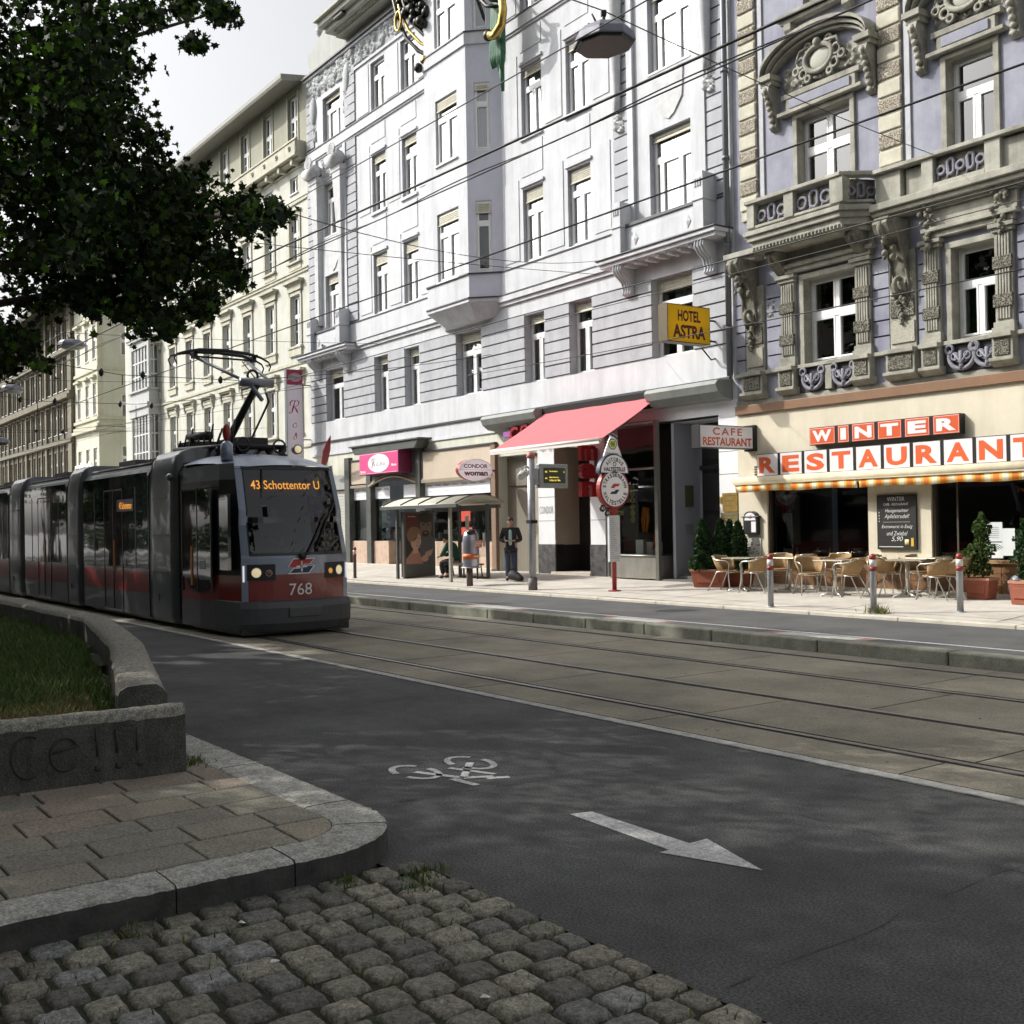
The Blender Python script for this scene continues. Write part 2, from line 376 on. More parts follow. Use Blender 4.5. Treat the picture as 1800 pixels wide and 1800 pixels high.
# ---------------- near pavement corner
def arc_path(rad):
    P = [(-5.32-.68+rad, -4.0), (-6.0+rad, 1.5), (-6.0+rad, 2.6)] + [(-6.0+rad*math.cos(R(a)), 2.6+rad*math.sin(R(a))) for a in range(9, 90, 9)] + [(-6.0, 2.6+rad), (-9.2, 2.6+rad), (-14, 3.6+rad-.68), (-16, 4.5+rad-.68)]
    return P
def resample(P, n=90):
    L_ = [0]
    for a, b in zip(P, P[1:]): L_.append(L_[-1]+math.hypot(b[0]-a[0], b[1]-a[1]))
    return L_
outer, inner = arc_path(.68), arc_path(.365)
Lo = resample(outer)
def at_len(P, L_, t):
    for i in range(len(P)-1):
        if t <= L_[i+1] or i == len(P)-2:
            f = (t-L_[i])/(L_[i+1]-L_[i]); return (P[i][0]+(P[i+1][0]-P[i][0])*f, P[i][1]+(P[i+1][1]-P[i][1])*f)
def off_in(t):
    for i in range(len(outer)-1):
        if t <= Lo[i+1] or i == len(outer)-2:
            f = (t-Lo[i])/(Lo[i+1]-Lo[i]); return (inner[i][0]+(inner[i+1][0]-inner[i][0])*f, inner[i][1]+(inner[i+1][1]-inner[i][1])*f)
mb = MB(); cuts = [0, 2.2, 3.8, 4.85, 5.83, 6.45, 7.33, 7.95, 9.35, 10.8, 12.4, 14.2, 17.9]
for a, b in zip(cuts, cuts[1:]):
    ts = np.linspace(a+.004, b-.004, 26); O_ = [at_len(outer, Lo, float(t)) for t in ts]; I_ = [off_in(float(t)) for t in ts]; n = len(ts); vs = []
    for i in range(n):
        (ox, oy), (ix, iy) = O_[i], I_[i]; e = rg.uniform(-.006, .006); zz = .15+rg.uniform(-.003, .003); mid = lambda f: (ix+(ox-ix)*f, iy+(oy-iy)*f)
        q = mid(.955+e*3); w2 = mid(.995+e*.6)
        vs += [(ix, iy, .02), (ix, iy, zz-.006), (*mid(.06), zz), (*mid(.5), zz+.002), (*q, zz-.002), (*w2, zz-.016), (ox, oy, zz-.034), (ox, oy, -.12)]
    mb.add(vs, [(i*8+j, i*8+j+1, (i+1)*8+j+1, (i+1)*8+j) for i in range(n-1) for j in range(5)], 0, False)
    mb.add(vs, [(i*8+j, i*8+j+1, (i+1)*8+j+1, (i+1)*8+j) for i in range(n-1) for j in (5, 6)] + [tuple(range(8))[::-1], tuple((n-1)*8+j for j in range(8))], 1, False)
struct('kerb', mb, [kerbm, mat('shaded_grimy_granite', (.05, .05, .045), .95, noise=.4, nscale=6, bump=.6, bscale=50)])  # outer kerb face: its shade is put into the near-black colour, along with grime
slabm = [mat('slab_%s' % k, c, .88, noise=.14, nscale=3.5, bump=.5, bscale=70, stain=.18) for k, c in (('grey', (.235, .22, .175)), ('pink', (.265, .22, .175)), ('sand', (.28, .245, .185)), ('drab', (.205, .195, .16)))]
for m_ in slabm: speckle(m_, 60, .4)
moss = mat('moss_soil', (.026, .026, .016), .95, noise=.5, nscale=14, bump=1, bscale=60, col2=(.035, .042, .018))
def clip_poly(P, inside, inter):
    out = []
    for i in range(len(P)):
        a, b = P[i-1], P[i]; ia, ib = inside(a), inside(b)
        if ib:
            if not ia: out.append(inter(a, b))
            out.append(b)
        elif ia: out.append(inter(a, b))
    return out
IN = [(x, y) for x, y in arc_path(.358)][:13]
def clip_region(P):
    poly = [(-12, -4)] + IN + [(-12, 2.958)]
    Q = P
    for i in range(len(poly)):
        a, b = poly[i], poly[(i+1) % len(poly)]
        ex, ey = b[0]-a[0], b[1]-a[1]
        if math.hypot(ex, ey) < 1e-6: continue
        f = lambda p: ex*(p[1]-a[1])-ey*(p[0]-a[0])
        Q2 = []
        for k in range(len(Q)):
            p, q = Q[k-1], Q[k]; fp, fq = f(p), f(q)
            if fq >= 0:
                if fp < 0: t = fp/(fp-fq); Q2.append((p[0]+(q[0]-p[0])*t, p[1]+(q[1]-p[1])*t))
                Q2.append(q)
            elif fp >= 0: t = fp/(fp-fq); Q2.append((p[0]+(q[0]-p[0])*t, p[1]+(q[1]-p[1])*t))
        Q = Q2
        if len(Q) < 3: return None
    return Q
mb = MB(); x = -5.64; row = 0
while x > -9.2:
    wd = rg.choice((.36, .33, .38, .35)); y = -3.6 + rg.uniform(0, .3) + (row % 2)*.3
    while y < 3.1:
        l = rg.choice((.50, .52, .46, .52)); g = .007
        sk = .045*(y-2)
        P = [(x-g+sk*.0, y+g), (x-g, y+l-g), (x-wd+g, y+l-g), (x-wd+g, y+g)]
        Q = clip_region(P)
        if Q and len(Q) >= 3:
            z = .147+rg.uniform(-.003, .003); mb.prism(Q, 2, .05, z, rg.choice((0, 0, 1, 1, 2, 3)))
        y += l
    x -= wd; row += 1
o = struct('near_pavement', mb, slabm); bevel(o, .006, 1)
mb = MB(); mb.quad((-20, -4, .128), (-5.62, -4, .128), (-5.62, 2.6, .128), (-20, 2.6, .128)); mb.quad((-20, 2.6, .128), (-5.9, 2.6, .128), (-5.9, 2.97, .128), (-20, 2.97, .128)); struct('pavement_bed', mb, moss)
# ---------------- cobbles
cobm = [mat('sett_%d' % i, c, .8, noise=.55, nscale=30, bump=1, bscale=45, ndetail=9) for i, c in enumerate([(.145, .138, .108), (.178, .168, .13), (.132, .13, .115), (.215, .203, .158), (.105, .10, .085), (.195, .195, .185)])]
for m_ in cobm: speckle(m_, 90, .45)
mb = MB(); N_ = 10; UU = [-1, -.955, -.86, -.6, -.25, 0, .25, .6, .86, .955, 1]
x = -5.28; 
while x > -6.0: x -= .2
x0 = -5.36
row = 0; x = x0+.0
while x < .6:
    w = .196+rg.uniform(-.008, .01); y = 3.205; first = True
    y -= (row % 2)*.02
    while y > -2.2:
        l = rg.uniform(.165, .225) if not (first and row % 2) else rg.uniform(.11, .16)
        if rg.random() < .05: l *= 1.35
        first = False; g = rg.uniform(.008, .015); cx, cy = x+w/2, y-l/2; wob = .02*math.sin(y*2.1+row*.4)
        a, b = w/2-g, l/2-g; ht = .010+rg.uniform(-.005, .005); tx, ty = rg.uniform(-.025, .025), rg.uniform(-.025, .025); ang = rg.uniform(-.05, .05); ca, sa = math.cos(ang), math.sin(ang)
        vs = []
        ex = rg.uniform(9, 20)
        for i in range(N_+1):
            for j in range(N_+1):
                u, q = UU[i], UU[j]
                # pull the corners in, drop the edge
                k = (abs(u)**ex+abs(q)**ex)**(1/ex); m_ = max(abs(u), abs(q)); s_ = (m_/k if k > 1e-6 else 1)
                uu, qq = u*s_, q*s_; edge = max(0, (m_-.84)/.16)
                zz = ht + tx*uu*a + ty*qq*b - .028*edge**1.8 + (rg.uniform(-.003, .003) if m_ < .99 else -.01)
                px, py_ = uu*a*(1+rg.uniform(-.03, .03)), qq*b*(1+rg.uniform(-.03, .03)); vs.append((cx+px*ca-py_*sa+wob*.5, cy+px*sa+py_*ca, zz))
        k = N_+1; mb.add(vs, [(i*k+j, (i+1)*k+j, (i+1)*k+j+1, i*k+j+1) for i in range(N_) for j in range(N_)], rg.choice((0, 0, 1, 1, 2, 3, 4, 5)), True)
        y -= l
    x += w; row += 1
struct('cobblestones', mb, cobm)
mb = MB(); nx, ny = 90, 70; vs = []
for i in range(nx+1):
    for j in range(ny+1): vs.append((-5.6+6.6*i/nx, -2.4+5.64*j/ny, -.010+rg.uniform(-.012, .006)))
mb.add(vs, [(i*(ny+1)+j, (i+1)*(ny+1)+j, (i+1)*(ny+1)+j+1, i*(ny+1)+j+1) for i in range(nx) for j in range(ny)], 0, True); struct('cobble_bed', mb, moss)
# grass and weeds
def blades(name, pts, hmin, hmax, w, mats, lab=None):
    n = len(pts); rs = np.random.RandomState(5); P = np.array(pts); a = rs.uniform(0, 6.28, n); h = rs.uniform(hmin, hmax, n); ln = rs.uniform(-.6, .6, (n, 2))*h[:, None]
    d = np.stack([np.cos(a), np.sin(a)], 1)*w
    V = np.zeros((n, 5, 3)); V[:, 0, :2] = P[:, :2]-d; V[:, 1, :2] = P[:, :2]+d; V[:, 2, :2] = P[:, :2]+d*.7+ln*.4; V[:, 3, :2] = P[:, :2]-d*.7+ln*.4; V[:, 4, :2] = P[:, :2]+ln
    V[:, 0, 2] = V[:, 1, 2] = P[:, 2]; V[:, 2, 2] = V[:, 3, 2] = P[:, 2]+h*.6; V[:, 4, 2] = P[:, 2]+h
    me = bpy.data.meshes.new(name); F = []
    for i in range(n): o5 = i*5; F += [(o5, o5+1, o5+2, o5+3), (o5+3, o5+2, o5+4)]
    me.from_pydata(V.reshape(-1, 3).tolist(), [], F)
    for m_ in mats: me.materials.append(m_)
    if len(mats) > 1: me.polygons.foreach_set('material_index', [min(len(mats)-1, int(k)) for k in np.repeat(rs.choice(len(mats), n), 2)])
    o = bpy.data.objects.new(name, me); COL.objects.link(o); o['kind'] = 'stuff'; return o
gm = [mat('grass_%d' % i, c, .7, spec=.3) for i, c in enumerate([(.045, .095, .02), (.07, .125, .026), (.12, .15, .035), (.18, .16, .055)])]
def inside_planter(x, y):
    if x > -8.15: return False
    f = (-8.3-x)/7.0
    top = 2.5+ (1.5)*f if x > -15.3 else 4.0
    return y < top
pts = []
while len(pts) < 52000:
    x = -8.2-abs(rg.gauss(0, 5.5)); y = rg.uniform(-3.5, 4.1)
    if x > -30 and inside_planter(x, y) and y > .1*abs(x)-1.4: pts.append((x, y, .44+.03*math.sin(x*1.3)*math.cos(y*1.7)))
blades('grass', pts, .03, .13, .006, gm[:3])
pts = []
while len(pts) < 4500:
    x = -8.25-abs(rg.gauss(0, .8)); y = 2.3-abs(rg.gauss(0, .6))+(-8.2-x)*.2
    if inside_planter(x, y): pts.append((x, y, .45))
blades('dry_grass', pts, .02, .09, .007, [gm[3], mat('straw', (.22, .17, .08), .9)])
mb = MB(); nx, ny = 60, 24; vs = [(-8.1-22*i/nx, -4+8.3*j/ny, .43+.03*math.sin((-8.1-22*i/nx)*1.3)*math.cos((-4+8.3*j/ny)*1.7)) for i in range(nx+1) for j in range(ny+1)]
fs = [(i*(ny+1)+j, (i+1)*(ny+1)+j, (i+1)*(ny+1)+j+1, i*(ny+1)+j+1) for i in range(nx) for j in range(ny) if inside_planter(-8.1-22*(i+.5)/nx, -4+8.3*(j+.5)/ny-.1)]
mb.add(vs, fs, 0, True); struct('planter_soil', mb, mat('soil', (.06, .055, .03), .95, noise=.4, nscale=5, bump=1, bscale=30, col2=(.07, .09, .03)))
pts = []
for cx, cy, k, rr in ((-5.12, 3.12, 130, .13), (-5.25, 2.7, 60, .08), (-8.0, 2.88, 110, .14), (-5.2, 1.6, 60, .15), (-4.9, 2.95, 60, .1), (-6.7, 2.6, 0, .1)):
    for _ in range(k): pts.append((cx+rg.gauss(0, rr*.5), cy+rg.gauss(0, rr*.5), .14 if cx < -7 else -.01))
for _ in range(900):
    x = rg.uniform(-5.3, -1); y = rg.uniform(.2, 3.2); pts.append((x, y, -.015))
blades('weeds', pts, .02, .07, .005, gm)
pts = [(-11.85+rg.gauss(0, .12), 16.38+rg.gauss(0, .06), .19) for _ in range(160)]
blades('weed_tuft', pts, .04, .2, .008, [gm[2], gm[3]])
# near planter walls
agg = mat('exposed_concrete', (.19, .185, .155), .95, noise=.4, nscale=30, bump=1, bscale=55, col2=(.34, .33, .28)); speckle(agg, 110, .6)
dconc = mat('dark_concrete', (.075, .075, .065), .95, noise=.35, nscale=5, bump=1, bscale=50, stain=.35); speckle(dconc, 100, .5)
def wall_strip(pts_out, pts_in, z0, z1, seed):
    rr = random.Random(seed); mb = MB(); vs = []; n = len(pts_out)
    for (ox, oy), (ix, iy) in zip(pts_out, pts_in):
        mid = lambda f: (ox+(ix-ox)*f, oy+(iy-oy)*f); j = lambda: rr.uniform(-.008, .008)
        vs += [(ox, oy, z0), (ox+j(), oy+j(), z1-.07+j()), (*mid(.06), z1-.025+j()), (*mid(.2), z1+j()*.6), (*mid(.5), z1+.006+j()*.6), (*mid(.8), z1+j()*.6), (*mid(.94), z1-.02+j()), (ix+j(), iy+j(), z1-.06+j()), (ix, iy, z0)]
    k = 9; fs = []; ms = []
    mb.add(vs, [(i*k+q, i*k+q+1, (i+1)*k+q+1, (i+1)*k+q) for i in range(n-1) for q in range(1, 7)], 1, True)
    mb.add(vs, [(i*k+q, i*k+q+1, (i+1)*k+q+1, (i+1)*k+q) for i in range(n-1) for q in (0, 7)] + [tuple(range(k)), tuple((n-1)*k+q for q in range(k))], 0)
    return mb
n = 160; po = [(-8.42+(.65)*t, -6+8.76*t) for t in np.linspace(0, 1, n)]; pi_ = [(a-.17, b) for a, b in po]
pw = Thing('planter_wall', 'low dark concrete planter wall facing the pavement slabs, with faint graffiti', 'planter wall', (-8.0, 2, 0))
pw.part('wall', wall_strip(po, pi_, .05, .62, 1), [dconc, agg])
gmb = MB(); fx = lambda y: -8.42+.65*(y+6)/8.76+.006
def gst(P, r=.009): gmb.tube([(fx(y), y, z) for y, z in P], r, 6, 0, flat=1)
cc = lambda cy, cz, ry, rz, a0, a1: [(cy+ry*math.cos(R(a)), cz+rz*math.sin(R(a))) for a in np.linspace(a0, a1, 18)]
gst(cc(1.72, .38, .1, .14, 60, 300)); gst([(1.86, .38), (2.02, .42)]+cc(1.95, .37, .09, .11, 25, 320)); gst([(2.15, .52), (2.16, .33)]); gst([(2.28, .50), (2.29, .34)]); gst([(2.42, .5), (2.42, .34)])
for y in (2.16, 2.3, 2.44): gmb.sphere((fx(y)-.02, y, .25), .03, 8)
pw.split('graffiti', gmb, mat('graffiti_paint', (.035, .035, .033), .7))
def along(P, n):
    L_ = resample(P); return [at_len(P, L_, t) for t in np.linspace(0, L_[-1]-1e-6, n)]
o2 = along([(-8.3, 2.80), (-11.8, 3.75), (-15.3, 4.43), (-21.6, 4.45), (-60, 4.4)], 260); i2 = [(a-.02 if i < 0 else a, b-.36) for i, (a, b) in enumerate(o2)]
pw2 = Thing('planter_wall', 'long curving rough concrete planter wall along the road beside the tram', 'planter wall', (-12, 3.7, 0))
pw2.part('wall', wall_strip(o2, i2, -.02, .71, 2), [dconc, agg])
# markings
def flat_mark(name, polys, label, cat):
    mb = MB()
    for P in polys: mb.add([(x, y, .004) for x, y in P], [tuple(range(len(P)))])
    o = solo(name, mb, paint, label, cat, (polys[0][0][0], polys[0][0][1], 0)); return o
flat_mark('arrow_marking', [[(-5.56, 4.46), (-4.60, 4.405), (-4.60, 4.33), (-4.02, 4.53), (-4.62, 4.73), (-4.62, 4.585), (-5.52, 4.61)]], 'white painted arrow on the asphalt pointing right', 'road arrow')
bk = []
def ring(cx, cy, rx, ry, w, a0=0, a1=360, n=22):
    for i in range(n):
        if (i//2+int(cy*10)) % 5 == 1: continue
        a, b = R(a0+(a1-a0)*i/n), R(a0+(a1-a0)*(i+1)/n)
        bk.append([(cx+rx*math.cos(a), cy+ry*math.sin(a)), (cx+rx*math.cos(b), cy+ry*math.sin(b)), (cx+(rx-w)*math.cos(b), cy+(ry-w)*math.sin(b)), (cx+(rx-w)*math.cos(a), cy+(ry-w)*math.sin(a))])
def bar(a, b, w=.03):
    dx, dy = b[0]-a[0], b[1]-a[1]; l = math.hypot(dx, dy); nx, ny = -dy/l*w, dx/l*w; bk.append([(a[0]-nx, a[1]-ny), (b[0]-nx, b[1]-ny), (b[0]+nx, b[1]+ny), (a[0]+nx, a[1]+ny)])
ring(-7.25, 4.33, .28, .17, .055); ring(-7.25, 4.83, .28, .17, .055)
bar((-7.25, 4.33), (-6.85, 4.5)); bar((-6.85, 4.5), (-7.25, 4.83)); bar((-6.88, 4.42), (-6.6, 4.45)); bar((-6.85, 4.5), (-6.75, 4.7)); bar((-7.2, 4.6), (-6.8, 4.75), .025); bar((-6.72, 4.62), (-6.66, 4.78))
flat_mark('bicycle_marking', bk, 'worn white bicycle symbol painted on the asphalt', 'bicycle symbol')
# litter: pale scraps on the cobbles
for i, (x, y, rot) in enumerate(((-4.98, 2.02, .3), (-4.45, 1.95, 1.1), (-3.6, 2.45, .5))):
    mb = MB(); ca, sa = math.cos(rot), math.sin(rot)
    mb.add([(x+ca*a-sa*b, y+sa*a+ca*b, .022+c) for a, b, c in ((-.02, -.008, 0), (.02, -.01, .006), (.018, .01, .002), (-.015, .009, .008), (0, 0, .012))], [(0, 1, 4), (1, 2, 4), (2, 3, 4), (3, 0, 4)])
    solo('paper_scrap', mb, mat('paper', (.75, .73, .68), .8), ['small white paper scrap on the cobbles near the kerb', 'pale paper scrap on the middle of the cobbles', 'crumpled white scrap on the cobbles close to the asphalt'][i], 'litter', (x, y, 0))

# road wear: a patched trench and cracks in the near lane
mb = MB(); rg = random.Random(12)
def crack(P, w):
    for (a, b), (c, d) in zip(P, P[1:]):
        l = math.hypot(c-a, d-b); nx, ny = -(d-b)/l*w, (c-a)/l*w; mb.quad((a-nx, b-ny, .0035), (c-nx, d-ny, .0035), (c+nx, d+ny, .0035), (a+nx, b+ny, .0035))
for x0, y0, x1, y1, n in ((-1.2, 5.5, -14, 5.75, 60), (-6.6, 3.4, -6.2, 6.7, 18), (-3.1, 3.3, -3.3, 6.8, 20), (-11.5, 4.0, -11.2, 6.8, 14)):
    P = [(x0+(x1-x0)*i/n+rg.uniform(-.02, .02), y0+(y1-y0)*i/n+rg.uniform(-.025, .025)) for i in range(n+1)]
    for k in range(0, n, 1):
        if rg.random() < .72: crack(P[k:k+2], rg.uniform(.0015, .004))
struct('road_cracks', mb, mat('tar_crack', (.045, .045, .046), .9))
# ================================================================ buildings
white_p = mat('white_render', (.54, .555, .585), .85, noise=.09, nscale=1.0, bump=.2, bscale=30, stain=.26, col2=(.59, .605, .635), ndetail=9)
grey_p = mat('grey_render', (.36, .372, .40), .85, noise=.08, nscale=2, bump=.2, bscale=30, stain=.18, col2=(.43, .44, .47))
groove_m = mat('groove_shade', (.13, .135, .145), .9)
flash = mat('lead_flashing', (.06, .06, .065), .5, .4)
frame_w = mat('window_white', (.72, .73, .73), .45, noise=.05, nscale=4)
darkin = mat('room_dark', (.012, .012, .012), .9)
blind_m = mat('roller_blind', (.50, .48, .38), .7, noise=.15, nscale=3)
curt = mat('net_curtain', (.68, .69, .72), .9)
wglass = glass('window_glass', (.75, .8, .82), .30, .01, wav=.03, wscale=1.5)
wglass2 = glass('dark_window_glass', (.5, .55, .52), .11, .01, wav=.03, wscale=1.5)
shopglass = glass('shop_glass', (.82, .9, .88), .05, .005)
_wc = {}
def window(th, s, z, w, h, rec=.22, style='casement', blind=0.0, curtain=0, gl=None, fm=None, sill=True, transom=.68, flip=1, name='window', d0=0, rotz=0, reveal_sill=None):
    key = (round(w, 3), round(h, 3), rec, style, blind, curtain, gl.name if gl else '', fm.name if fm else '', sill, transom, flip)
    fm = fm or frame_w; gl = gl or wglass
    if key not in _wc:
        b = .065; f = MB(); y0, y1 = rec-.07, rec
        f.box(0, b, y0, y1, 0, h); f.box(w-b, w, y0, y1, 0, h); f.box(b, w-b, y0, y1, 0, b*1.1); f.box(b, w-b, y0, y1, h-b, h)
        zt = h*transom
        def sash(x0, x1, z0, z1, bars=(0, 0)):
            c = .04; f.box(x0, x0+c, y0-.02, y1-.01, z0, z1); f.box(x1-c, x1, y0-.02, y1-.01, z0, z1); f.box(x0+c, x1-c, y0-.02, y1-.01, z0, z0+c); f.box(x0+c, x1-c, y0-.02, y1-.01, z1-c, z1)
            for i in range(bars[0]): zz = z0+(z1-z0)*(i+1)/(bars[0]+1); f.box(x0+c, x1-c, y0, y1-.02, zz-.012, zz+.012)
        if style in ('casement', 'triple'):
            f.box(b, w-b, y0-.025, y1-.003, zt-.05, zt+.05)
            if style == 'casement':
                m = w/2; f.box(m-.045, m+.045, y0-.012, y1-.006, b, zt-.05); sash(b, m-.045, b, zt-.05); sash(m+.045, w-b, b, zt-.05); sash(b, w-b, zt+.05, h-b)
            else:
                a1, a2 = w*.2, w*.66
                for m in (a1, a2): f.box(m-.035, m+.035, y0-.012, y1-.006, b, zt-.05)
                sash(b, a1-.035, b, zt-.05); sash(a1+.035, a2-.035, b, zt-.05); sash(a2+.035, w-b, b, zt-.05); sash(b, w-b, zt+.05, h-b)
        elif style == 'cross':
            m = w/2; f.box(b, w-b, y0-.025, y1-.003, zt-.06, zt+.06); f.box(m-.05, m+.05, y0-.012, y1-.006, b, zt-.06); f.box(m-.04, m+.04, y0-.012, y1-.006, zt+.06, h-b)
            sash(b, m-.05, b, zt-.06); sash(m+.05, w-b, b, zt-.06); sash(b, m-.04, zt+.06, h-b); sash(m+.04, w-b, zt+.06, h-b)
        elif style == 'grid':
            m = w/2; f.box(b, w-b, y0-.02, y1-.003, zt-.045, zt+.045); f.box(m-.03, m+.03, y0-.012, y1-.006, b, zt-.045); f.box(m-.03, m+.03, y0-.012, y1-.006, zt+.045, h-b)
            sash(b, m-.03, b, zt-.045, (1, 0)); sash(m+.03, w-b, b, zt-.045, (1, 0)); sash(b, m-.03, zt+.045, h-b); sash(m+.03, w-b, zt+.045, h-b)
        elif style == 'narrow':
            f.box(b, w-b, y0-.025, y1-.003, zt-.05, zt+.05); sash(b, w-b, b, zt-.05); sash(b, w-b, zt+.05, h-b)
        elif style == 'plain':
            f.box(w/2-.03, w/2+.03, y0, y1-.004, b, h-b)
        if sill: f.box(-.03, w+.03, rec-.26 if rec > .2 else -.06, rec-.06, -.045, -.002)
        p = MB(); p.quad((b, y1-.035, b), (w-b, y1-.035, b), (w-b, y1-.035, h-b), (b, y1-.035, h-b))
        bl = None
        if blind:
            bl = MB(); n = max(2, int(blind*h/.05))
            for i in range(n): z0 = h-b-blind*h*(i+1)/n; bl.add([(b, y0-.05, z0), (w-b, y0-.05, z0), (w-b, y0-.03, z0+blind*h/n), (b, y0-.03, z0+blind*h/n)], [(0, 1, 2, 3)])
            bl.box(.01, w-.01, y0-.06, y0-.02, h-b-blind*h-.03, h-b-blind*h)
        cu = None
        if curtain:
            cu = MB(); spans = {1: [(b, w-b)], 2: [(w*.3, w-b)], 3: [(b, w*.33), (w*.67, w-b)], 4: [(b, w-b)]}[curtain]
            for a, c in spans:
                n = max(6, int((c-a)/.02)); vs = []
                for i in range(n+1):
                    x = a+(c-a)*i/n; y = rec+.1+.025*math.sin(i*1.7)+.012*math.sin(i*.6); vs += [(x, y, .03 if curtain != 4 else h*.0+.03), (x, y, h-.05 if curtain != 4 else h*transom-.05)]
                cu.add(vs, [(2*i, 2*i+2, 2*i+3, 2*i+1) for i in range(n)], 0, True)
        _wc[key] = (mesh(name, f, [fm]), mesh('pane', p, [gl]), mesh('blind', bl, [blind_m]) if bl else None, mesh('curtain', cu, [MT['green_curtain'] if curtain == 4 else curt]) if cu else None)
    fme, pme, bme, cme = _wc[key]
    o = bpy.data.objects.new(name, fme); link(o, th.o); o.location = (s-th.org[0], d0-th.org[1], z-th.org[2]); o.rotation_euler.z = rotz
    link(bpy.data.objects.new('pane', pme), o)
    if bme: link(bpy.data.objects.new('blind', bme), o)
    if cme: link(bpy.data.objects.new('curtain', cme), o)
    return o
mat('green_curtain', (.03, .075, .045), .9, noise=.2, nscale=8)
def courses(mb, s0, s1, z0, z1, n, d=-.045, gap=.045, m=0):
    st = (z1-z0)/n
    for i in range(n): mb.box(s0, s1, d, .0, z0+i*st+gap/2, z0+(i+1)*st-gap/2, m)
def segs(s0, s1, holes):
    out = []; a = s0
    for h0, h1 in sorted(holes): out.append((a, h0)); a = h1
    out.append((a, s1)); return [x for x in out if x[1]-x[0] > .05]
# ---------------------------------------------------------------- pale hotel building
C = Thing('hotel_building', 'tall white building with a bay window behind the bus shelter and pink awning', 'building', (-30.2, 0, .3), 'F')
S0, S1 = -42.1, -18.3
F1 = [(-40.62, -39.05), (-36.5, -35.44), (-34.23, -33.19), (-30.79, -29.27), (-26.91, -25.89), (-24.71, -23.67), (-21.23, -19.71)]
zs1 = (6.06, 8.15)
FU = [(9.72, 11.95), (13.52, 15.66), (17.32, 19.15)]
holes = [(a, b, *zs1) for a, b in F1]
for z0, z1 in FU:
    for i, (a, b) in enumerate(F1):
        if i == 3: continue
        holes.append((a, b, z0, z1))
wm = MB()
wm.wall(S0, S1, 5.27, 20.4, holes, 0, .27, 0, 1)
wm.wall(S0, -18.3, 4.75, 5.27, [], 0, .2, 0)
wm.quad((S0, 0, .2), (S0, 0, 20.4), (S0, 12, 20.4), (S0, 12, .2)); wm.quad((S1, 0, .2), (S1, 0, 20.4), (S1, 12, 20.4), (S1, 12, .2)); wm.quad((S0, 0, 20.4), (S1, 0, 20.4), (S1, 12, 20.4), (S0, 12, 20.4))
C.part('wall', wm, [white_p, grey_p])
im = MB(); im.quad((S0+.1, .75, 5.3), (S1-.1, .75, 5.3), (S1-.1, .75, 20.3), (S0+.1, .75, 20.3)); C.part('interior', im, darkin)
# rusticated first floor and pavilion strips
g = MB(); gd = MB()
for a, b in segs(S0, -18.5, F1):
    courses(g, a, b, 6.11, 8.18, 6); gd.quad((a, -.006, 6.11), (b, -.006, 6.11), (b, -.006, 8.18), (a, -.006, 8.18))
for a, b in ((-42.08, -41.4), (-38.6, -37.75), (-22.62, -21.85), (-19.25, -18.52)):
    courses(g, a, b, 9.75, 16.8, 20, -.05); courses(g, a, b, 17.4, 19.6 if a < -30 else 20.3, 6, -.05)
    gd.quad((a, -.006, 9.75), (b, -.006, 9.75), (b, -.006, 16.8), (a, -.006, 16.8)); gd.quad((a, -.006, 17.4), (b, -.006, 17.4), (b, -.006, 20.3), (a, -.006, 20.3))
C.split('rustication', g, grey_p, tol=.03); C.split('groove_backing', gd, groove_m)
# bands, aprons, panels
m = MB()
m.box(S0, -18.5, -.05, 0, 5.30, 6.07); m.box(S0, -18.5, -.06, 0, 5.24, 5.30, 1)
m.box(S0, -18.5, -.07, 0, 8.60, 8.72); m.box(S0, -18.5, -.14, 0, 8.72, 8.90); m.box(S0, -18.5, -.16, 0, 8.90, 8.93, 1)
m.box(S0, -18.5, -.05, 0, 8.93, 9.66); m.box(S0, -18.5, -.08, 0, 9.66, 9.69, 1)
m.box(S0, -18.5, -.10, 0, 16.87, 17.24); m.box(S0, -18.5, -.05, 0, 16.80, 16.87); m.box(S0, -18.5, -.13, 0, 17.24, 17.28, 1)
m.box(-37.75, -32.1, -.06, 0, 19.32, 19.42); m.box(-28.0, -22.7, -.06, 0, 19.32, 19.42)
m.box(S0-.1, S1, -.2, 0, 20.36, 20.42, 1); m.box(S0-.05, S1, -.12, 0, 20.26, 20.36)
m.box(S0, S1-.2, -.05, 0, 4.72, 4.80)
for s_ in (-41.4, -38.75, -22.0 + .0, -19.35): m.box(s_, s_+.22, -.09, 0, 9.7, 16.8)
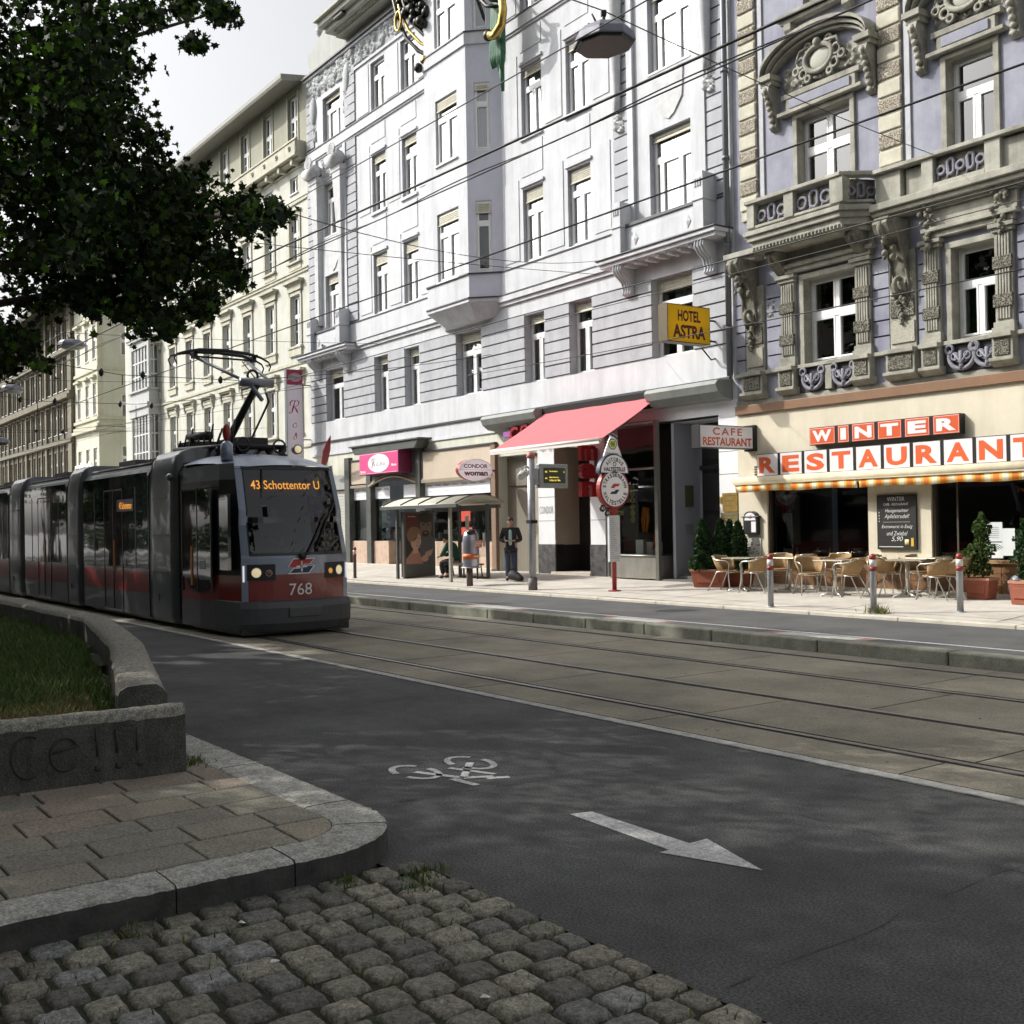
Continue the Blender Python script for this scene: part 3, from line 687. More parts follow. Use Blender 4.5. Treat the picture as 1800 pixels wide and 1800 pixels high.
# shallow rectangular panels round upper windows
pl = MB()
for a, b in ((-37.6, -36.6), (-35.3, -34.35), (-33.05, -32.2), (-27.9, -27.05), (-25.75, -24.85), (-23.55, -22.75)):
    for z0, z1 in ((9.85, 12.3), (13.6, 16.1), (17.4, 19.2)): pl.box(a+.05, b-.05, -.022, 0, z0, z1)
for a, b in ((-36.55, -35.4), (-34.3, -33.15), (-26.96, -25.84), (-24.76, -23.62)):
    for z0, z1 in ((12.32, 13.3), (16.12, 16.72)): pl.box(a+.03, b-.03, -.02, 0, z0, z1)
    for z1 in (11.95, 15.66): m.box(a-.02, b+.02, -.06, 0, z1+.06, z1+.14)
    for z0 in (13.42,): m.box(a, b, -.07, 0, z0, z0+.05)
C.split('wall_panel', pl, white_p, bev=.008); C.split('cornice_band', m, [white_p, flash])
for i, (a, b) in enumerate(F1):
    w = b-a; wide = w > 1.3
    window(C, a, zs1[0], w, zs1[1]-zs1[0], .3, 'casement', .12 if i in (0, 6, 3) else .1, (2, 0, 1, 1, 3, 3, 2)[i], gl=wglass if i in (1, 2, 3) else wglass2)
    if i == 3: continue
    for k, (z0, z1) in enumerate(FU):
        window(C, a, z0, w, z1-z0, .24 if wide else .2, 'triple' if wide else 'casement', (.14, .1, 0)[k] if i in (1, 2, 4, 5) else (.12 if i == 0 and k == 0 else .06), 2 if (i+k) % 3 != 2 else 1)
# bay window
bay = MB(); BZ0, BZ1, BD = 8.93, 21.0, .8; bl_, br_ = -31.28, -28.76; wl, wr = -32.05, -27.98
bayh = [(-30.6, -29.3, z0, z1) for z0, z1 in FU]
bay.wall(bl_, br_, BZ0, BZ1, bayh, -BD, .16, 0)
for (p, q, sd) in (((bl_, -BD), (wl, 0), 1), ((br_, -BD), (wr, 0), -1)):
    # 45 degree faces with a narrow window each
    def P(f, z, off=0):
        nx, ny = ((q[1]-p[1]), -(q[0]-p[0])); l = math.hypot(nx, ny); nx, ny = nx/l*sd*-1, ny/l*sd*-1
        if ny > 0: nx, ny = -nx, -ny
        return (p[0]+(q[0]-p[0])*f-nx*off, p[1]+(q[1]-p[1])*f-ny*off, z)
    fs_ = [0, .22, .68, 1]; zz = [BZ0]+[t for w_ in FU for t in w_]+[BZ1]
    for i in range(3):
        for j in range(len(zz)-1):
            hole = i == 1 and j % 2 == 1
            if not hole: bay.quad(P(fs_[i], zz[j]), P(fs_[i+1], zz[j]), P(fs_[i+1], zz[j+1]), P(fs_[i], zz[j+1]), 2)
            else:
                a, b, c, e = P(fs_[1], zz[j]), P(fs_[2], zz[j]), P(fs_[2], zz[j+1]), P(fs_[1], zz[j+1]); A, B, C_, E_ = P(fs_[1], zz[j], .1), P(fs_[2], zz[j], .1), P(fs_[2], zz[j+1], .1), P(fs_[1], zz[j+1], .1)
                for x, y, X_, Y_ in ((a, b, A, B), (b, c, B, C_), (c, e, C_, E_), (e, a, E_, A)): bay.quad(x, y, Y_, X_, 2)
bay_o = C.part('bay', bay, [white_p, grey_p, mat('lavender_white', (.56, .57, .65), .85, noise=.05, nscale=1.5, bump=.15, stain=.08, col2=(.60, .61, .70))])
bb = MB()
def ringband(z0, z1, off, m_=0, taper=0):
    o = off; P = [(wl-o, 0), (bl_-o*.4, -BD-o), (br_+o*.4, -BD-o), (wr+o, 0)]
    bb.prism(P, 2, z0, z1, m_)
ringband(9.66, 9.70, .05, 1); ringband(16.87, 17.24, .06); ringband(17.24, 17.28, .09, 1); ringband(8.9, 8.94, .06, 1); ringband(8.80, 8.90, .03)
# tapering underside
T0 = [(wl, 0), (bl_, -BD), (br_, -BD), (wr, 0)]; T1 = [(wl+.55, 0), (bl_+.35, -.34), (br_-.35, -.34), (wr-.55, 0)]
bb.add([(*p, 8.80) for p in T0]+[(*p, 8.34) for p in T1], [(0, 1, 5, 4), (1, 2, 6, 5), (2, 3, 7, 6), (4, 5, 6, 7)])
C.split('bay_band', bb, [white_p, flash])
for k, (z0, z1) in enumerate(FU):
    window(C, -30.6, z0, 1.3, z1-z0, .16, 'casement', .13 if k < 2 else 0, 1, d0=-BD, name='window')
    L_ = math.hypot(br_-wr, BD); ang = math.atan2(BD, wr-br_); w_ = L_*.46
    window(C, br_+(wr-br_)*.22, z0, w_, z1-z0, .1, 'narrow', .14 if k == 0 else .08, 0 if k != 1 else 1, d0=-BD+BD*.22, rotz=ang, gl=wglass2 if k == 0 else wglass, sill=False)
# pavilion balconies
def pav_balcony(s0, s1, c1, c2):
    t = MB(); t.box(s0, s1, -.62, 0, 8.74, 8.84); t.box(s0+.05, s1-.05, -.55, 0, 8.64, 8.74); t.box(s0-.03, s1+.03, -.66, 0, 8.84, 8.87, 1)
    n = 9
    for i in range(n):
        x = s0+.6+(s1-s0-1.2)*i/(n-1); t.box(x-.06, x+.06, -.45, -.05, 8.54, 8.64)
    t.box(c1+.12, c2-.12, -.30, -.18, 8.87, 9.66); t.box(c1+.1, c2-.1, -.34, -.14, 9.62, 9.70, 1); t.box(c1+.3, c2-.3, -.315, -.30, 9.0, 9.5)
    for x in (c1+.55, c2-.55): t.add([(x-.12, -.33, 9.25), (x, -.33, 9.08), (x+.12, -.33, 9.25), (x, -.33, 9.42), (x, -.36, 9.25)], [(0, 1, 4), (1, 2, 4), (2, 3, 4), (3, 0, 4)])
    for x in (c1, c2):
        t.prism([(x-.17, -.5), (x+.17, -.5), (x+.17, 0), (x-.17, 0)], 2, 8.87, 10.15); t.box(x-.2, x+.2, -.53, 0, 9.62, 9.68)
        t.prism([(x-.17, -.5), (x+.17, -.5), (x+.12, 0), (x-.12, 0)], 2, 10.15, 10.3)
        for q in (-.08, 0, .08): t.box(x+q-.02, x+q+.02, -.53, -.5, 9.95, 10.15)
        # console below
        prof = [(0, 8.64), (-.5, 8.64), (-.52, 8.5), (-.42, 8.36), (-.24, 8.22), (-.17, 8.0), (-.2, 7.9), (-.1, 7.86), (0, 7.86)]
        t.prism([(p[0], p[1]) for p in prof], 0, x-.16, x+.16)
        for q in (-.1, 0, .1): t.tube([(x+q, p[0]-.02, p[1]) for p in prof[1:7]], .02, 5)
    C.split('balcony', t, [white_p, flash], bev=.01)
pav_balcony(-42.25, -37.75, -41.2, -38.6); pav_balcony(-22.75, -18.35, -22.05, -19.0)
# big scroll capitals of the left pavilion (upper storeys) and flared ribs on the right one
t = MB()
for x in (-41.05, -38.95):
    pr = [(.17, 10.0), (.17, 11.6), (.2, 12.9), (.3, 14.2), (.38, 15.2), (.42, 15.7), (.5, 15.75), (.5, 15.95)]
    for i in range(len(pr)-1):
        (r0, z0), (r1, z1) = pr[i], pr[i+1]; d0, d1 = -.1-r0*.45, -.1-r1*.45
        t.add([(x-r0, 0, z0), (x+r0, 0, z0), (x+r0*.8, d0, z0), (x-r0*.8, d0, z0), (x-r1, 0, z1), (x+r1, 0, z1), (x+r1*.8, d1, z1), (x-r1*.8, d1, z1)], [(0, 1, 5, 4), (1, 2, 6, 5), (2, 3, 7, 6), (3, 0, 4, 7), (4, 5, 6, 7)], 0, False)
    t.tube([(x-.45, -.34, 16.2), (x+.45, -.34, 16.2)], .24, 12); t.tube([(x-.5, -.34, 16.2), (x+.5, -.34, 16.2)], .12, 10)
    for k in range(7): t.torus((x+.05, -.5, 16.25+.03*k), .16+.03*k, .03, 1, 12, 5, a0=10, a1=170)
t.relief(-40.75, -39.2, 15.75, 16.75, 0, .16, 5, .03, 0, (.05, .13), 30)
for x in (-22.35, -19.0):
    for i, z in enumerate(np.linspace(12.6, 16.6, 10)): pass
    P = [(x, -.12-.03*math.sin(q*3.1), 12.9+3.8*q) for q in np.linspace(0, 1, 12)]; t.tube(P, [.09+.16*q for q in np.linspace(0, 1, 12)], 8)
    t.relief(x-.2, x+.2, 12.3, 13.0, -.02, .14, 9, .03, 0, (.04, .1), 60)
# raised shield panels between windows of pavilions
for x, z in ((-20.47, 12.5), (-39.85, 12.4)):
    t.prism([(x-.55, z+.85), (x-.5, z+.1), (x-.2, z-.25), (x, z-.35), (x+.2, z-.25), (x+.5, z+.1), (x+.55, z+.85), (x+.3, z+.75), (x, z+.9), (x-.3, z+.75)], 1, -.035, 0)
C.split('capital', t, mat('stucco', (.52, .53, .54), .85, noise=.12, nscale=4, stain=.2))
# stucco frieze
t = MB(); t.relief(-42.0, -37.8, 19.35, 20.25, 0, .10, 3, .035, 0, (.06, .15), 26); t.relief(-42.0, -41.2, 17.6, 19.35, 0, .08, 8, .035, 0, (.06, .13), 16); t.relief(-38.75, -37.85, 18.0, 19.35, 0, .08, 4, .035, 0, (.06, .13), 16)
t.relief(-37.7, -32.1, 19.45, 20.25, 0, .11, 6, .035, 0, (.07, .2), 24)
for x, z in ((-41.45, 18.9), (-38.4, 19.3)): t.sphere((x, -.02, z), .26, 10, 0, 1, .5, 2.2)
C.split('frieze', t, mat('stucco_grey', (.42, .44, .45), .85, noise=.15, nscale=5, stain=.25))
# gable, urn and projecting cornice
t = MB(); P = [(-41.9, 20.42), (-41.9, 21.35), (-41.2, 21.55), (-40.4, 21.9), (-39.7, 22.6), (-39.1, 23.8), (-38.5, 25.5), (-18.3, 25.5), (-18.3, 20.42)]
t.prism([(a, b) for a, b in P], 1, .0, .6); C.part('gable', t, mat('attic_render', (.38, .39, .37), .85, noise=.1, nscale=1.5, stain=.25))
t = MB(); t.lathe([(.08, 0), (.1, .08), (.05, .14), (.2, .26), (.27, .42), (.25, .55), (.17, .6), (.19, .66), (.12, .68)], (-40.95, .2, 21.62), 16); C.part('urn', t, MT['stucco_grey'])
t = MB()
for (z0, z1, d_) in ((20.75, 20.9, -.45), (20.9, 21.1, -.8), (21.1, 21.3, -1.05), (21.3, 21.42, -1.2)): t.box(-38.4-(-d_-.4)*.6, -33.0+(-d_-.4)*.6, d_, 0, z0, z1)
for i in range(36): x = -38.2+i*.14; t.box(x, x+.07, -.62, -.42, 20.82, 20.9)
for x in (-37.2, -35.0): t.box(x-.35, x+.35, -.98, -.5, 20.98, 21.08, 1)
C.part('roof_cornice', t, [mat('cornice_stone', (.40, .41, .36), .85, noise=.12, nscale=2, stain=.2), flash])
# dark metal and gold ornament with green drapery, wrapped round the bay
gold = mat('gilding', (.45, .32, .09), .35, .9, noise=.3, nscale=12); iron = mat('dark_iron', (.025, .025, .02), .45, .6, noise=.4, nscale=10)
green = mat('green_patina', (.03, .12, .06), .6, noise=.35, nscale=8, bump=.5, bscale=20)
t = MB()
def arc3(pts, r, m_): t.tube(pts, r, 7, m_)
LA = [(-33.6, -.75, 20.9), (-33.0, -.95, 20.0), (-32.6, -1.0, 19.1), (-32.15, -.95, 18.3), (-31.6, -.8, 17.7), (-31.1, -.55, 17.35), (-30.7, -.5, 17.2)]
arc3(LA, .07, 0); arc3([(x+.16, y, z+.2) for x, y, z in LA], .05, 1); arc3([(x+.34, y+.05, z+.4) for x, y, z in LA], .07, 0)
t.torus((-32.45, -1.08, 18.95), .2, .045, 1, 20, 8, 1, 1, 1.6)
rq = random.Random(5)
for k in range(90):
    f = rq.random(); t.sphere((-32.7+1.5*f+rq.uniform(-.25, .25), -.85+rq.uniform(-.2, .15), 20.5-1.3*f+rq.uniform(-.9, .25)), rq.uniform(.06, .17), 6, 0)
t.sphere((-31.45, -.9, 17.05), .16, 10, 0); t.tube([(-31.3, -.85, 17.2), (-31.1, -.82, 17.3)], .09, 8, 1)
t.tube([(-34.2, -.6, 20.75), (-32.4, -.9, 20.2)], .2, 8, 0); t.tube([(-33.4, -.75, 20.6), (-33.2, -1.05, 20.75)], .08, 6, 1)
RA = [(-28.6, -.9, 20.6), (-28.2, -1.0, 19.4), (-27.6, -1.05, 18.2), (-26.9, -1.05, 17.5), (-26.4, -1.0, 17.3)]
arc3(RA, .08, 0); arc3([(x+.2, y, z+.2) for x, y, z in RA], .05, 1); arc3([(x-.25, y, z-.1) for x, y, z in RA], .06, 0)
t.tube([(-26.45, -1.0, 17.5), (-26.35, -1.0, 17.0), (-26.45, -1.0, 16.6), (-26.8, -1.0, 16.4), (-27.1, -1.0, 16.5)], [.12, .12, .13, .13, .14], 10, 1); t.sphere((-27.15, -1.0, 16.52), .17, 10, 0)
C.split('ornament', t, [iron, gold])
t = MB()
for q in range(7):
    x = -27.38+.08*q; t.tube([(x, -.62, 18.6), (x-.02, -.64, 17.2), (x-.08+.01*q, -.66, 16.0), (x-.06, -.64, 15.7 if q < 4 else 15.5)], [.09, .09, .11, .04], 7)
t.tube([(-27.06, -.62, 16), (-27.05, -.6, 15.3), (-27.04, -.58, 14.9)], [.10, .08, .05], 7)
t.tube([(-31.55, -.3, 16.6), (-31.62, -.35, 15.9), (-31.5, -.3, 15.5)], [.04, .12, .03], 7)
C.split('drapery', t, green)
# downpipe
t = MB(); t.tube([(-18.42, -.12, 5.3), (-18.42, -.12, 20.3)], .075, 10)
for z in (6.4, 8.4, 10.5, 12.6, 14.8): t.tube([(-18.42, -.12, z), (-18.42, -.12, z+.08)], .095, 10)
C.part('downpipe', t, mat('zinc', (.16, .17, .19), .5, .5))
# ---- ground floor
gf = MB(); cream = mat('cream_render', (.56, .57, .47), .88, noise=.08, nscale=1.5, bump=.15, bscale=30, stain=.22, col2=(.62, .62, .54))
GH = [(-41.2, -39.2, .2, 3.3), (-38.55, -28.6, .2, 3.75), (-28.45, -26.4, .2, 3.95), (-25.6, -23.95, .2, 4.1), (-23.3, -18.95, .2, 4.42)]
gf.wall(S0, -26.4, .1, 4.75, GH[:3], 0, .5, 0); C.part('plinth_storey', gf, cream)
gf = MB(); gf.wall(-26.4, S1, .1, 4.75, GH[3:], 0, .5, 0); white2 = mat('white_cladding', (.66, .68, .70), .6, noise=.04, nscale=2, stain=.06, col2=(.7, .71, .73)); C.part('white_storey', gf, white2)
t = MB()
for s_, e_ in ((-26.4, -25.6), (-23.95, -23.3)):
    for z in (1.9, 2.6, 3.3): t.box(s_-.002, e_+.002, -.003, .02, z, z+.018)
    t.box(s_-.02, e_+.02, -.02, .3, .1, 1.22, 1)
for z in (1.9, 2.4, 2.95, 3.5, 4.0): t.box(-18.95, -18.3, -.003, .01, z, z+.018)
C.split('cladding_joint', t, [mat('joint_grey', (.2, .2, .21), .9), mat('dark_marble', (.05, .052, .055), .35, noise=.5, nscale=5, col2=(.13, .13, .13))])
# dark interior volumes of the ground floor
t = MB(); t.box(-38.9, -28.5, 3.2, 3.3, .2, 4.2); t.box(-28.5, -26.4, .32, .34, .2, 3.9, 1); t.box(-26.4, -18.4, 3.0, 3.1, .2, 4.6); t.box(-41.2, -39.2, .12, .16, .2, 3.3, 2)
t.quad((-42, .5, 4.5), (-18.4, .5, 4.5), (-18.4, 3.2, 4.5), (-42, 3.2, 4.5)); t.quad((-42, .4, .36), (-18.4, .4, .30), (-18.4, 3.2, .30), (-42, 3.2, .36), 3)
C.part('shop_interior', t, [mat('shop_dark', (.03, .032, .03), .8), mat('brown_shutter', (.19, .17, .135), .6, noise=.06, nscale=3), mat('shutter_grey', (.4, .4, .37), .6), mat('shop_floor', (.12, .11, .1), .6)])
t = MB()
for i in range(24): t.box(-41.15, -39.25, .08, .12, .4+i*.12, .505+i*.12)
C.part('roller_shutter', t, mat('shutter_slats', (.46, .46, .42), .5, noise=.05, nscale=2))
t = MB(); t.box(-40.9, -38.7, -.05, .1, 3.3, 3.85); C.part('shutter_box', t, mat('shutter_housing', (.3, .31, .3), .6))
t = MB(); t.box(-28.3, -27.2, .28, .32, 3.0, 3.02); t.box(-26.75, -26.42, .1, .32, .2, 4.0, 1); C.split('side_panel', t, [dark, mat('shop_column', (.3, .27, .22), .6)])
# Rosa shop front
brown = mat('tan_panel', (.50, .42, .33), .6, noise=.05, nscale=2, stain=.08); dframe = mat('dark_frame', (.07, .075, .07), .45, noise=.2, nscale=3); pinkstone = mat('pink_stone', (.48, .35, .27), .7, noise=.15, nscale=4, stain=.15)
bronze = mat('bronze_trim', (.30, .26, .19), .5, .3)
t = MB(); t.box(-38.5, -37.1, -.08, .3, 3.45, 4.35); t.box(-33.1, -28.75, -.08, .3, 3.42, 4.38); t.box(-28.75, -28.5, -.12, .3, .3, 4.4, 1); t.box(-33.1, -28.5, -.14, 0, 4.36, 4.42, 2); t.box(-38.55, -37.1, -.12, 0, 4.33, 4.38, 2)
t.box(-33.1, -28.6, -.12, .1, 3.3, 3.42, 3); t.box(-38.6, -37.1, -.12, .1, 3.3, 3.4, 3)
C.split('fascia', t, [brown, mat('brown_pilaster', (.20, .13, .085), .6), flash, bronze], bev=.008)
t = MB()
for a, b in ((-38.9, -38.5), (-37.1, -36.75), (-33.4, -33.1)): t.box(a, b, -.16, .2, .35, 4.5)
t.box(-37.2, -33.0, -.10, .2, 3.5, 4.5); t.prism([(-37.35, 4.52), (-32.85, 4.52), (-32.75, 4.62), (-32.6, 4.8), (-37.6, 4.8), (-37.45, 4.62)], 1, -.5, 0); t.box(-37.7, -32.5, -.56, 0, 4.8, 4.86)
C.split('shop_portal', t, dframe, bev=.01)
t = MB(); n = 16; P = [(-36.9+3.6*i/n, 3.32+.32*math.sin(math.pi*i/n)) for i in range(n+1)]; t.tube([(a, -.14, b) for a, b in P], .05, 6); t.tube([(a, -.12, b+.09) for a, b in P], .03, 6)
C.part('arch_trim', t, bronze)
t = MB(); t.box(-38.5, -37.1, -.05, .25, .2, 1.28); t.box(-36.75, -35.6, -.05, .25, .2, 1.28); t.box(-33.1, -28.75, -.05, .25, .2, 1.28); t.box(-34.6, -33.4, -.05, .25, .2, 1.28); t.box(-35.6, -35.5, .25, 1.2, .2, 1.28)
t.box(-38.6, -28.6, -.25, .3, .1, .44, 1)
C.split('base_panel', t, [pinkstone, mat('step_stone', (.5, .46, .4), .85, noise=.12, nscale=4)], bev=.01)
t = MB()
for a, b in ((-38.5, -37.1), (-36.75, -35.6), (-34.6, -33.4), (-33.1, -28.75)): t.quad((a, .08, 1.28), (b, .08, 1.28), (b, .08, 3.35), (a, .08, 3.35))
t.quad((-35.6, .08, 1.28), (-35.5, 1.2, 1.28), (-35.5, 1.2, 3.3), (-35.6, .08, 3.3)); C.split('shop_window', t, shopglass)
t = MB()
for a, b in ((-38.5, -37.1), (-36.75, -35.6), (-34.6, -33.4), (-33.1, -29.0)): t.box(a+.02, b-.02, .04, .06, 2.85, 3.3)
for a, b in ((-38.5, -37.1), (-36.75, -35.6), (-33.1, -29.0)):
    for i in range(int((b-a)/.55)):
        text(t, ('Kleider', 'Mode', 'Blusen', 'Jacken', 'Gürtel', 'Schals')[i % 6], (a+.35+i*.55, .04, 3.17), (1, 0, 0), (0, 0, 1), .32, .07, 1); text(t, ('Taschen', 'Tücher', 'Hosen')[i % 3], (a+.4+i*.55, .04, 2.98), (1, 0, 0), (0, 0, 1), .3, .05, 2)
t.box(-30.95, -30.2, .03, .05, 1.95, 2.8, 3); text(t, 'Sale', (-30.58, .03, 2.3), (1, 0, 0), (0, 0, 1), .6, .36, 0, bold=.03); t.box(-30.75, -30.1, .03, .05, 1.5, 1.75, 3)
C.split('window_banner', t, [mat('banner_white', (.72, .74, .78), .6), mat('banner_text', (.07, .07, .08), .6), mat('banner_grey', (.45, .46, .5), .6), mat('sale_red', (.62, .07, .04), .5)])
t = MB(); rg = random.Random(11)
mint = mat('display_mint', (.22, .38, .33), .6)
for a, b in ((-38.4, -37.2), (-36.6, -35.7), (-34.4, -33.5), (-32.9, -29.0)):
    t.box(a, b, .3, 1.2, 1.28, 1.34, 0); x = a+.1
    while x < b-.25:
        hh = rg.uniform(.12, .5); t.box(x, x+rg.uniform(.12, .3), .35+rg.uniform(0, .3), .8, 1.34, 1.34+hh, rg.choice((0, 0, 1, 2, 3))); x += rg.uniform(.3, .5)
t.box(-36.5, -35.7, .9, 1.0, 1.3, 1.75, 0)
for a, b in ((-38.4, -37.3), (-29.8, -28.9)): t.quad((a, .6, 1.3), (b, .6, 1.3), (b, .6, 2.8), (a, .6, 2.8), 0)
C.split('shop_display', t, [mint, mat('display_white', (.6, .6, .58), .7), mat('display_dark', (.04, .04, .05), .6), mat('display_pink', (.4, .12, .15), .7)])
# Condor man shop: corner show window with rounded steel base, entrance recess
t = MB(); t.box(-25.66, -25.585, .02, .9, 1.2, 4.08); t.box(-25.66, -25.58, .02, .9, .2, 1.2, 1); t.box(-24.0, -23.94, .02, .9, .2, 4.08, 1); C.part('entrance_pillar', t, [mat('tan_pillar', (.36, .31, .24), .7, noise=.06, nscale=3), dark])
t = MB(); t.box(-25.6, -23.95, .9, .95, .3, 4.08); C.part('entrance_door', t, mat('door_dark', (.02, .018, .015), .3)); 
t = MB(); t.box(-25.7, -23.9, -.1, .9, .1, .42); C.split('step', t, MT['step_stone'])
st2 = mat('brushed_steel', (.45, .44, .40), .38, .85, noise=.15, nscale=2, stain=.2); fr3 = mat('steel_frame', (.22, .22, .2), .4, .8)
P = [(-23.25, .1), (-22.9, -.22), (-22.3, -.36), (-21.5, -.38), (-20.85, -.3)]
t = MB(); t.prism(P+[(-20.85, .6), (-23.25, .6)], 2, .36, .95, 0); C.part('steel_base', t, st2)
t = MB()
for a, b in zip(P, P[1:]): t.quad((*a, .95), (*b, .95), (*b, 4.42), (*a, 4.42))
t.quad((-20.85, -.3, .95), (-20.85, .6, .95), (-20.85, .6, 4.42), (-20.85, -.3, 4.42)); C.part('show_window', t, shopglass)
t = MB()
for a in (P[0], P[1], P[4]): t.box(a[0]-.04, a[0]+.04, a[1]-.04, a[1]+.04, .36, 4.44)
t.box(-20.9, -20.78, -.36, -.26, .3, 4.44); t.box(-20.9, -20.62, .48, .62, .3, 4.44)
for zz in (3.22, .95, 4.42): t.tube([(*a, zz) for a in P], .035, 6)
C.part('window_frame', t, fr3)
t = MB(); t.box(-23.2, -20.9, 1.6, 1.65, .9, 4.4, 4); t.quad((-23.2, 0, .96), (-20.9, -.2, .96), (-20.9, 1.6, .96), (-23.2, 1.6, .96), 3)
t.box(-21.55, -20.95, .9, .95, .96, 2.6, 0); t.box(-21.5, -21.05, .86, .89, 2.7, 4.1, 5); t.box(-21.45, -21.1, .8, .86, 1.8, 2.4, 1); t.box(-21.4, -21.15, .78, .8, 1.85, 2.35, 2)
t.box(-22.4, -22.1, .3, .4, .96, 1.35, 1); t.box(-21.75, -21.5, .1, .45, .96, 1.3, 1)
C.split('display', t, [MT['display_mint'], MT['display_white'], MT['display_dark'], MT['shop_floor'], mat('display_back', (.045, .045, .04), .8), mat('poster_skin', (.25, .16, .10), .7)])
t = MB(); ye = 0
for (x, z0, wd) in ((-22.6, 2.45, 'SOMMER'), (-21.95, 2.75, 'SAISON')):
    for i, ch in enumerate(wd): t.lathe([(.0, 0), (.085, 0), (.085, .01), (.0, .01)], (0, 0, 0), 12, 0, False, Matrix.Translation((x, -.18, z0-i*.17)) @ Matrix.Rotation(R(90), 4, 'X')); text(t, ch, (x, -.195, z0-i*.17-.05), (1, 0, 0), (0, 0, 1), .09, .1, 1, off=.003)
text(t, 'INSIDE', (-22.6, -.2, 2.02), (1, 0, 0), (0, 0, 1), .62, .13, 0, bold=.02)
for i, z in enumerate((1.35,)): t.sphere((-22.58, -.2, z), .07, 8, 0, 1, .3, 1.6)
C.split('window_lettering', t, [mat('yellow_paint', (.55, .45, .05), .5), mat('letter_brown', (.08, .05, .02), .5)])
t = MB()
for dx, dz in ((0, 0), (.12, .1), (-.1, .12)): t.tube([(-21.75+dx*.3, .1, 2.1+dz), (-21.78+dx, .1, 1.9), (-21.8+dx*.6, .1, 1.55)], [.07, .05, .02], 6)
t.tube([(-21.3, 0, 1.5), (-21.28, 0, 1.3), (-21.4, 0, 1.1)], [.06, .05, .02], 6, 1); C.split('hanging_figure', t, [mat('orange_cloth', (.55, .17, .02), .8), mat('red_cloth', (.5, .06, .03), .8)])
# portal of number 32
t = MB(); t.box(-20.62, -20.52, .0, .9, .3, 4.35); t.box(-20.60, -20.55, .02, .9, .3, 1.25, 1)
t.quad((-20.5, .02, 4.36), (-18.95, .02, 4.36), (-18.95, 1.0, 4.36), (-20.5, 1.0, 4.36))
t.quad((-20.52, 0, .4), (-20.52, 1.0, .4), (-20.52, 1.0, 4.36), (-20.52, 0, 4.36)); C.split('portal_side', t, [mat('portal_grey', (.36, .38, .42), .8), dark])
t = MB(); t.box(-20.5, -18.95, .95, 1.0, .3, 4.36); t.box(-20.5, -18.95, .86, .95, 3.15, 3.27)
for a, b in ((-20.42, -19.76), (-19.7, -19.03)):
    for z0, z1 in ((.5, 1.25), (1.35, 2.0), (2.1, 3.05), (3.4, 4.2)): t.box(a+.06, b-.06, .90, .95, z0, z1)
C.part('door', t, mat('old_door', (.018, .018, .02), .4, noise=.3, nscale=4), bev=.02)
t = MB(); text(t, '32', (-19.25, .90, 2.9), (1, 0, 0), (0, 0, 1), .3, .2, 0, bold=.01); C.part('house_number', t, mat('number_grey', (.35, .35, .33), .5))
t = MB(); t.box(-20.55, -20.46, .35, .6, 2.2, 2.75); t.box(-20.55, -20.46, .35, .58, 1.5, 1.75, 1); C.split('intercom', t, [mat('olive_plate', (.08, .08, .05), .4, .5), mat('grey_plate', (.2, .21, .22), .4, .5)])
t = MB(); t.box(-20.9, -18.6, -.3, .95, .1, .36); t.box(-20.6, -18.9, .1, .95, .36, .44); C.part('doorstep', t, mat('door_step_dark', (.12, .12, .11), .85, noise=.2, nscale=5))
# brass plaques
bras = mat('brass_plaque', (.33, .22, .06), .4, .6, noise=.25, nscale=8); olv = mat('olive_plaque', (.2, .17, .07), .45, .5, noise=.2, nscale=8)
for i, (a, b, z0, z1, mm) in enumerate(((-18.84, -18.34, 2.05, 2.5, bras), (-18.9, -18.34, 1.78, 2.02, olv), (-18.9, -18.34, 1.25, 1.62, olv), (-18.93, -18.86, 2.25, 2.4, bras))):
    t = MB(); t.box(a, b, -.03, 0, z0, z1, 0)
    for k in range(3 if b-a > .2 else 0): t.box(a+.08, b-.08-.05*k, -.032, -.031, z1-.08-(z1-z0)*.27*k, z1-.06-(z1-z0)*.27*k, 1)
    C.part('plaque', t, [mm, mat('engraving', (.1, .07, .03), .6)], bev=.004)
# awning cassette (grey fairing) under the first-floor band
t = MB()
P = [(0, 5.24), (-.5, 5.2), (-.58, 5.1), (-.5, 4.92), (-.3, 4.78), (0, 4.74)]
t.prism(P, 0, -28.6, -25.8); t.prism(P, 0, -21.0, -18.45); t.prism([(0, 5.24), (-.25, 5.2), (-.25, 5.0), (0, 4.74)], 0, -25.8, -21.0, 1)
C.split('canopy_fairing', t, [mat('fairing_grey', (.22, .24, .23), .6, noise=.1, nscale=3, stain=.2), dark], bev=.01)
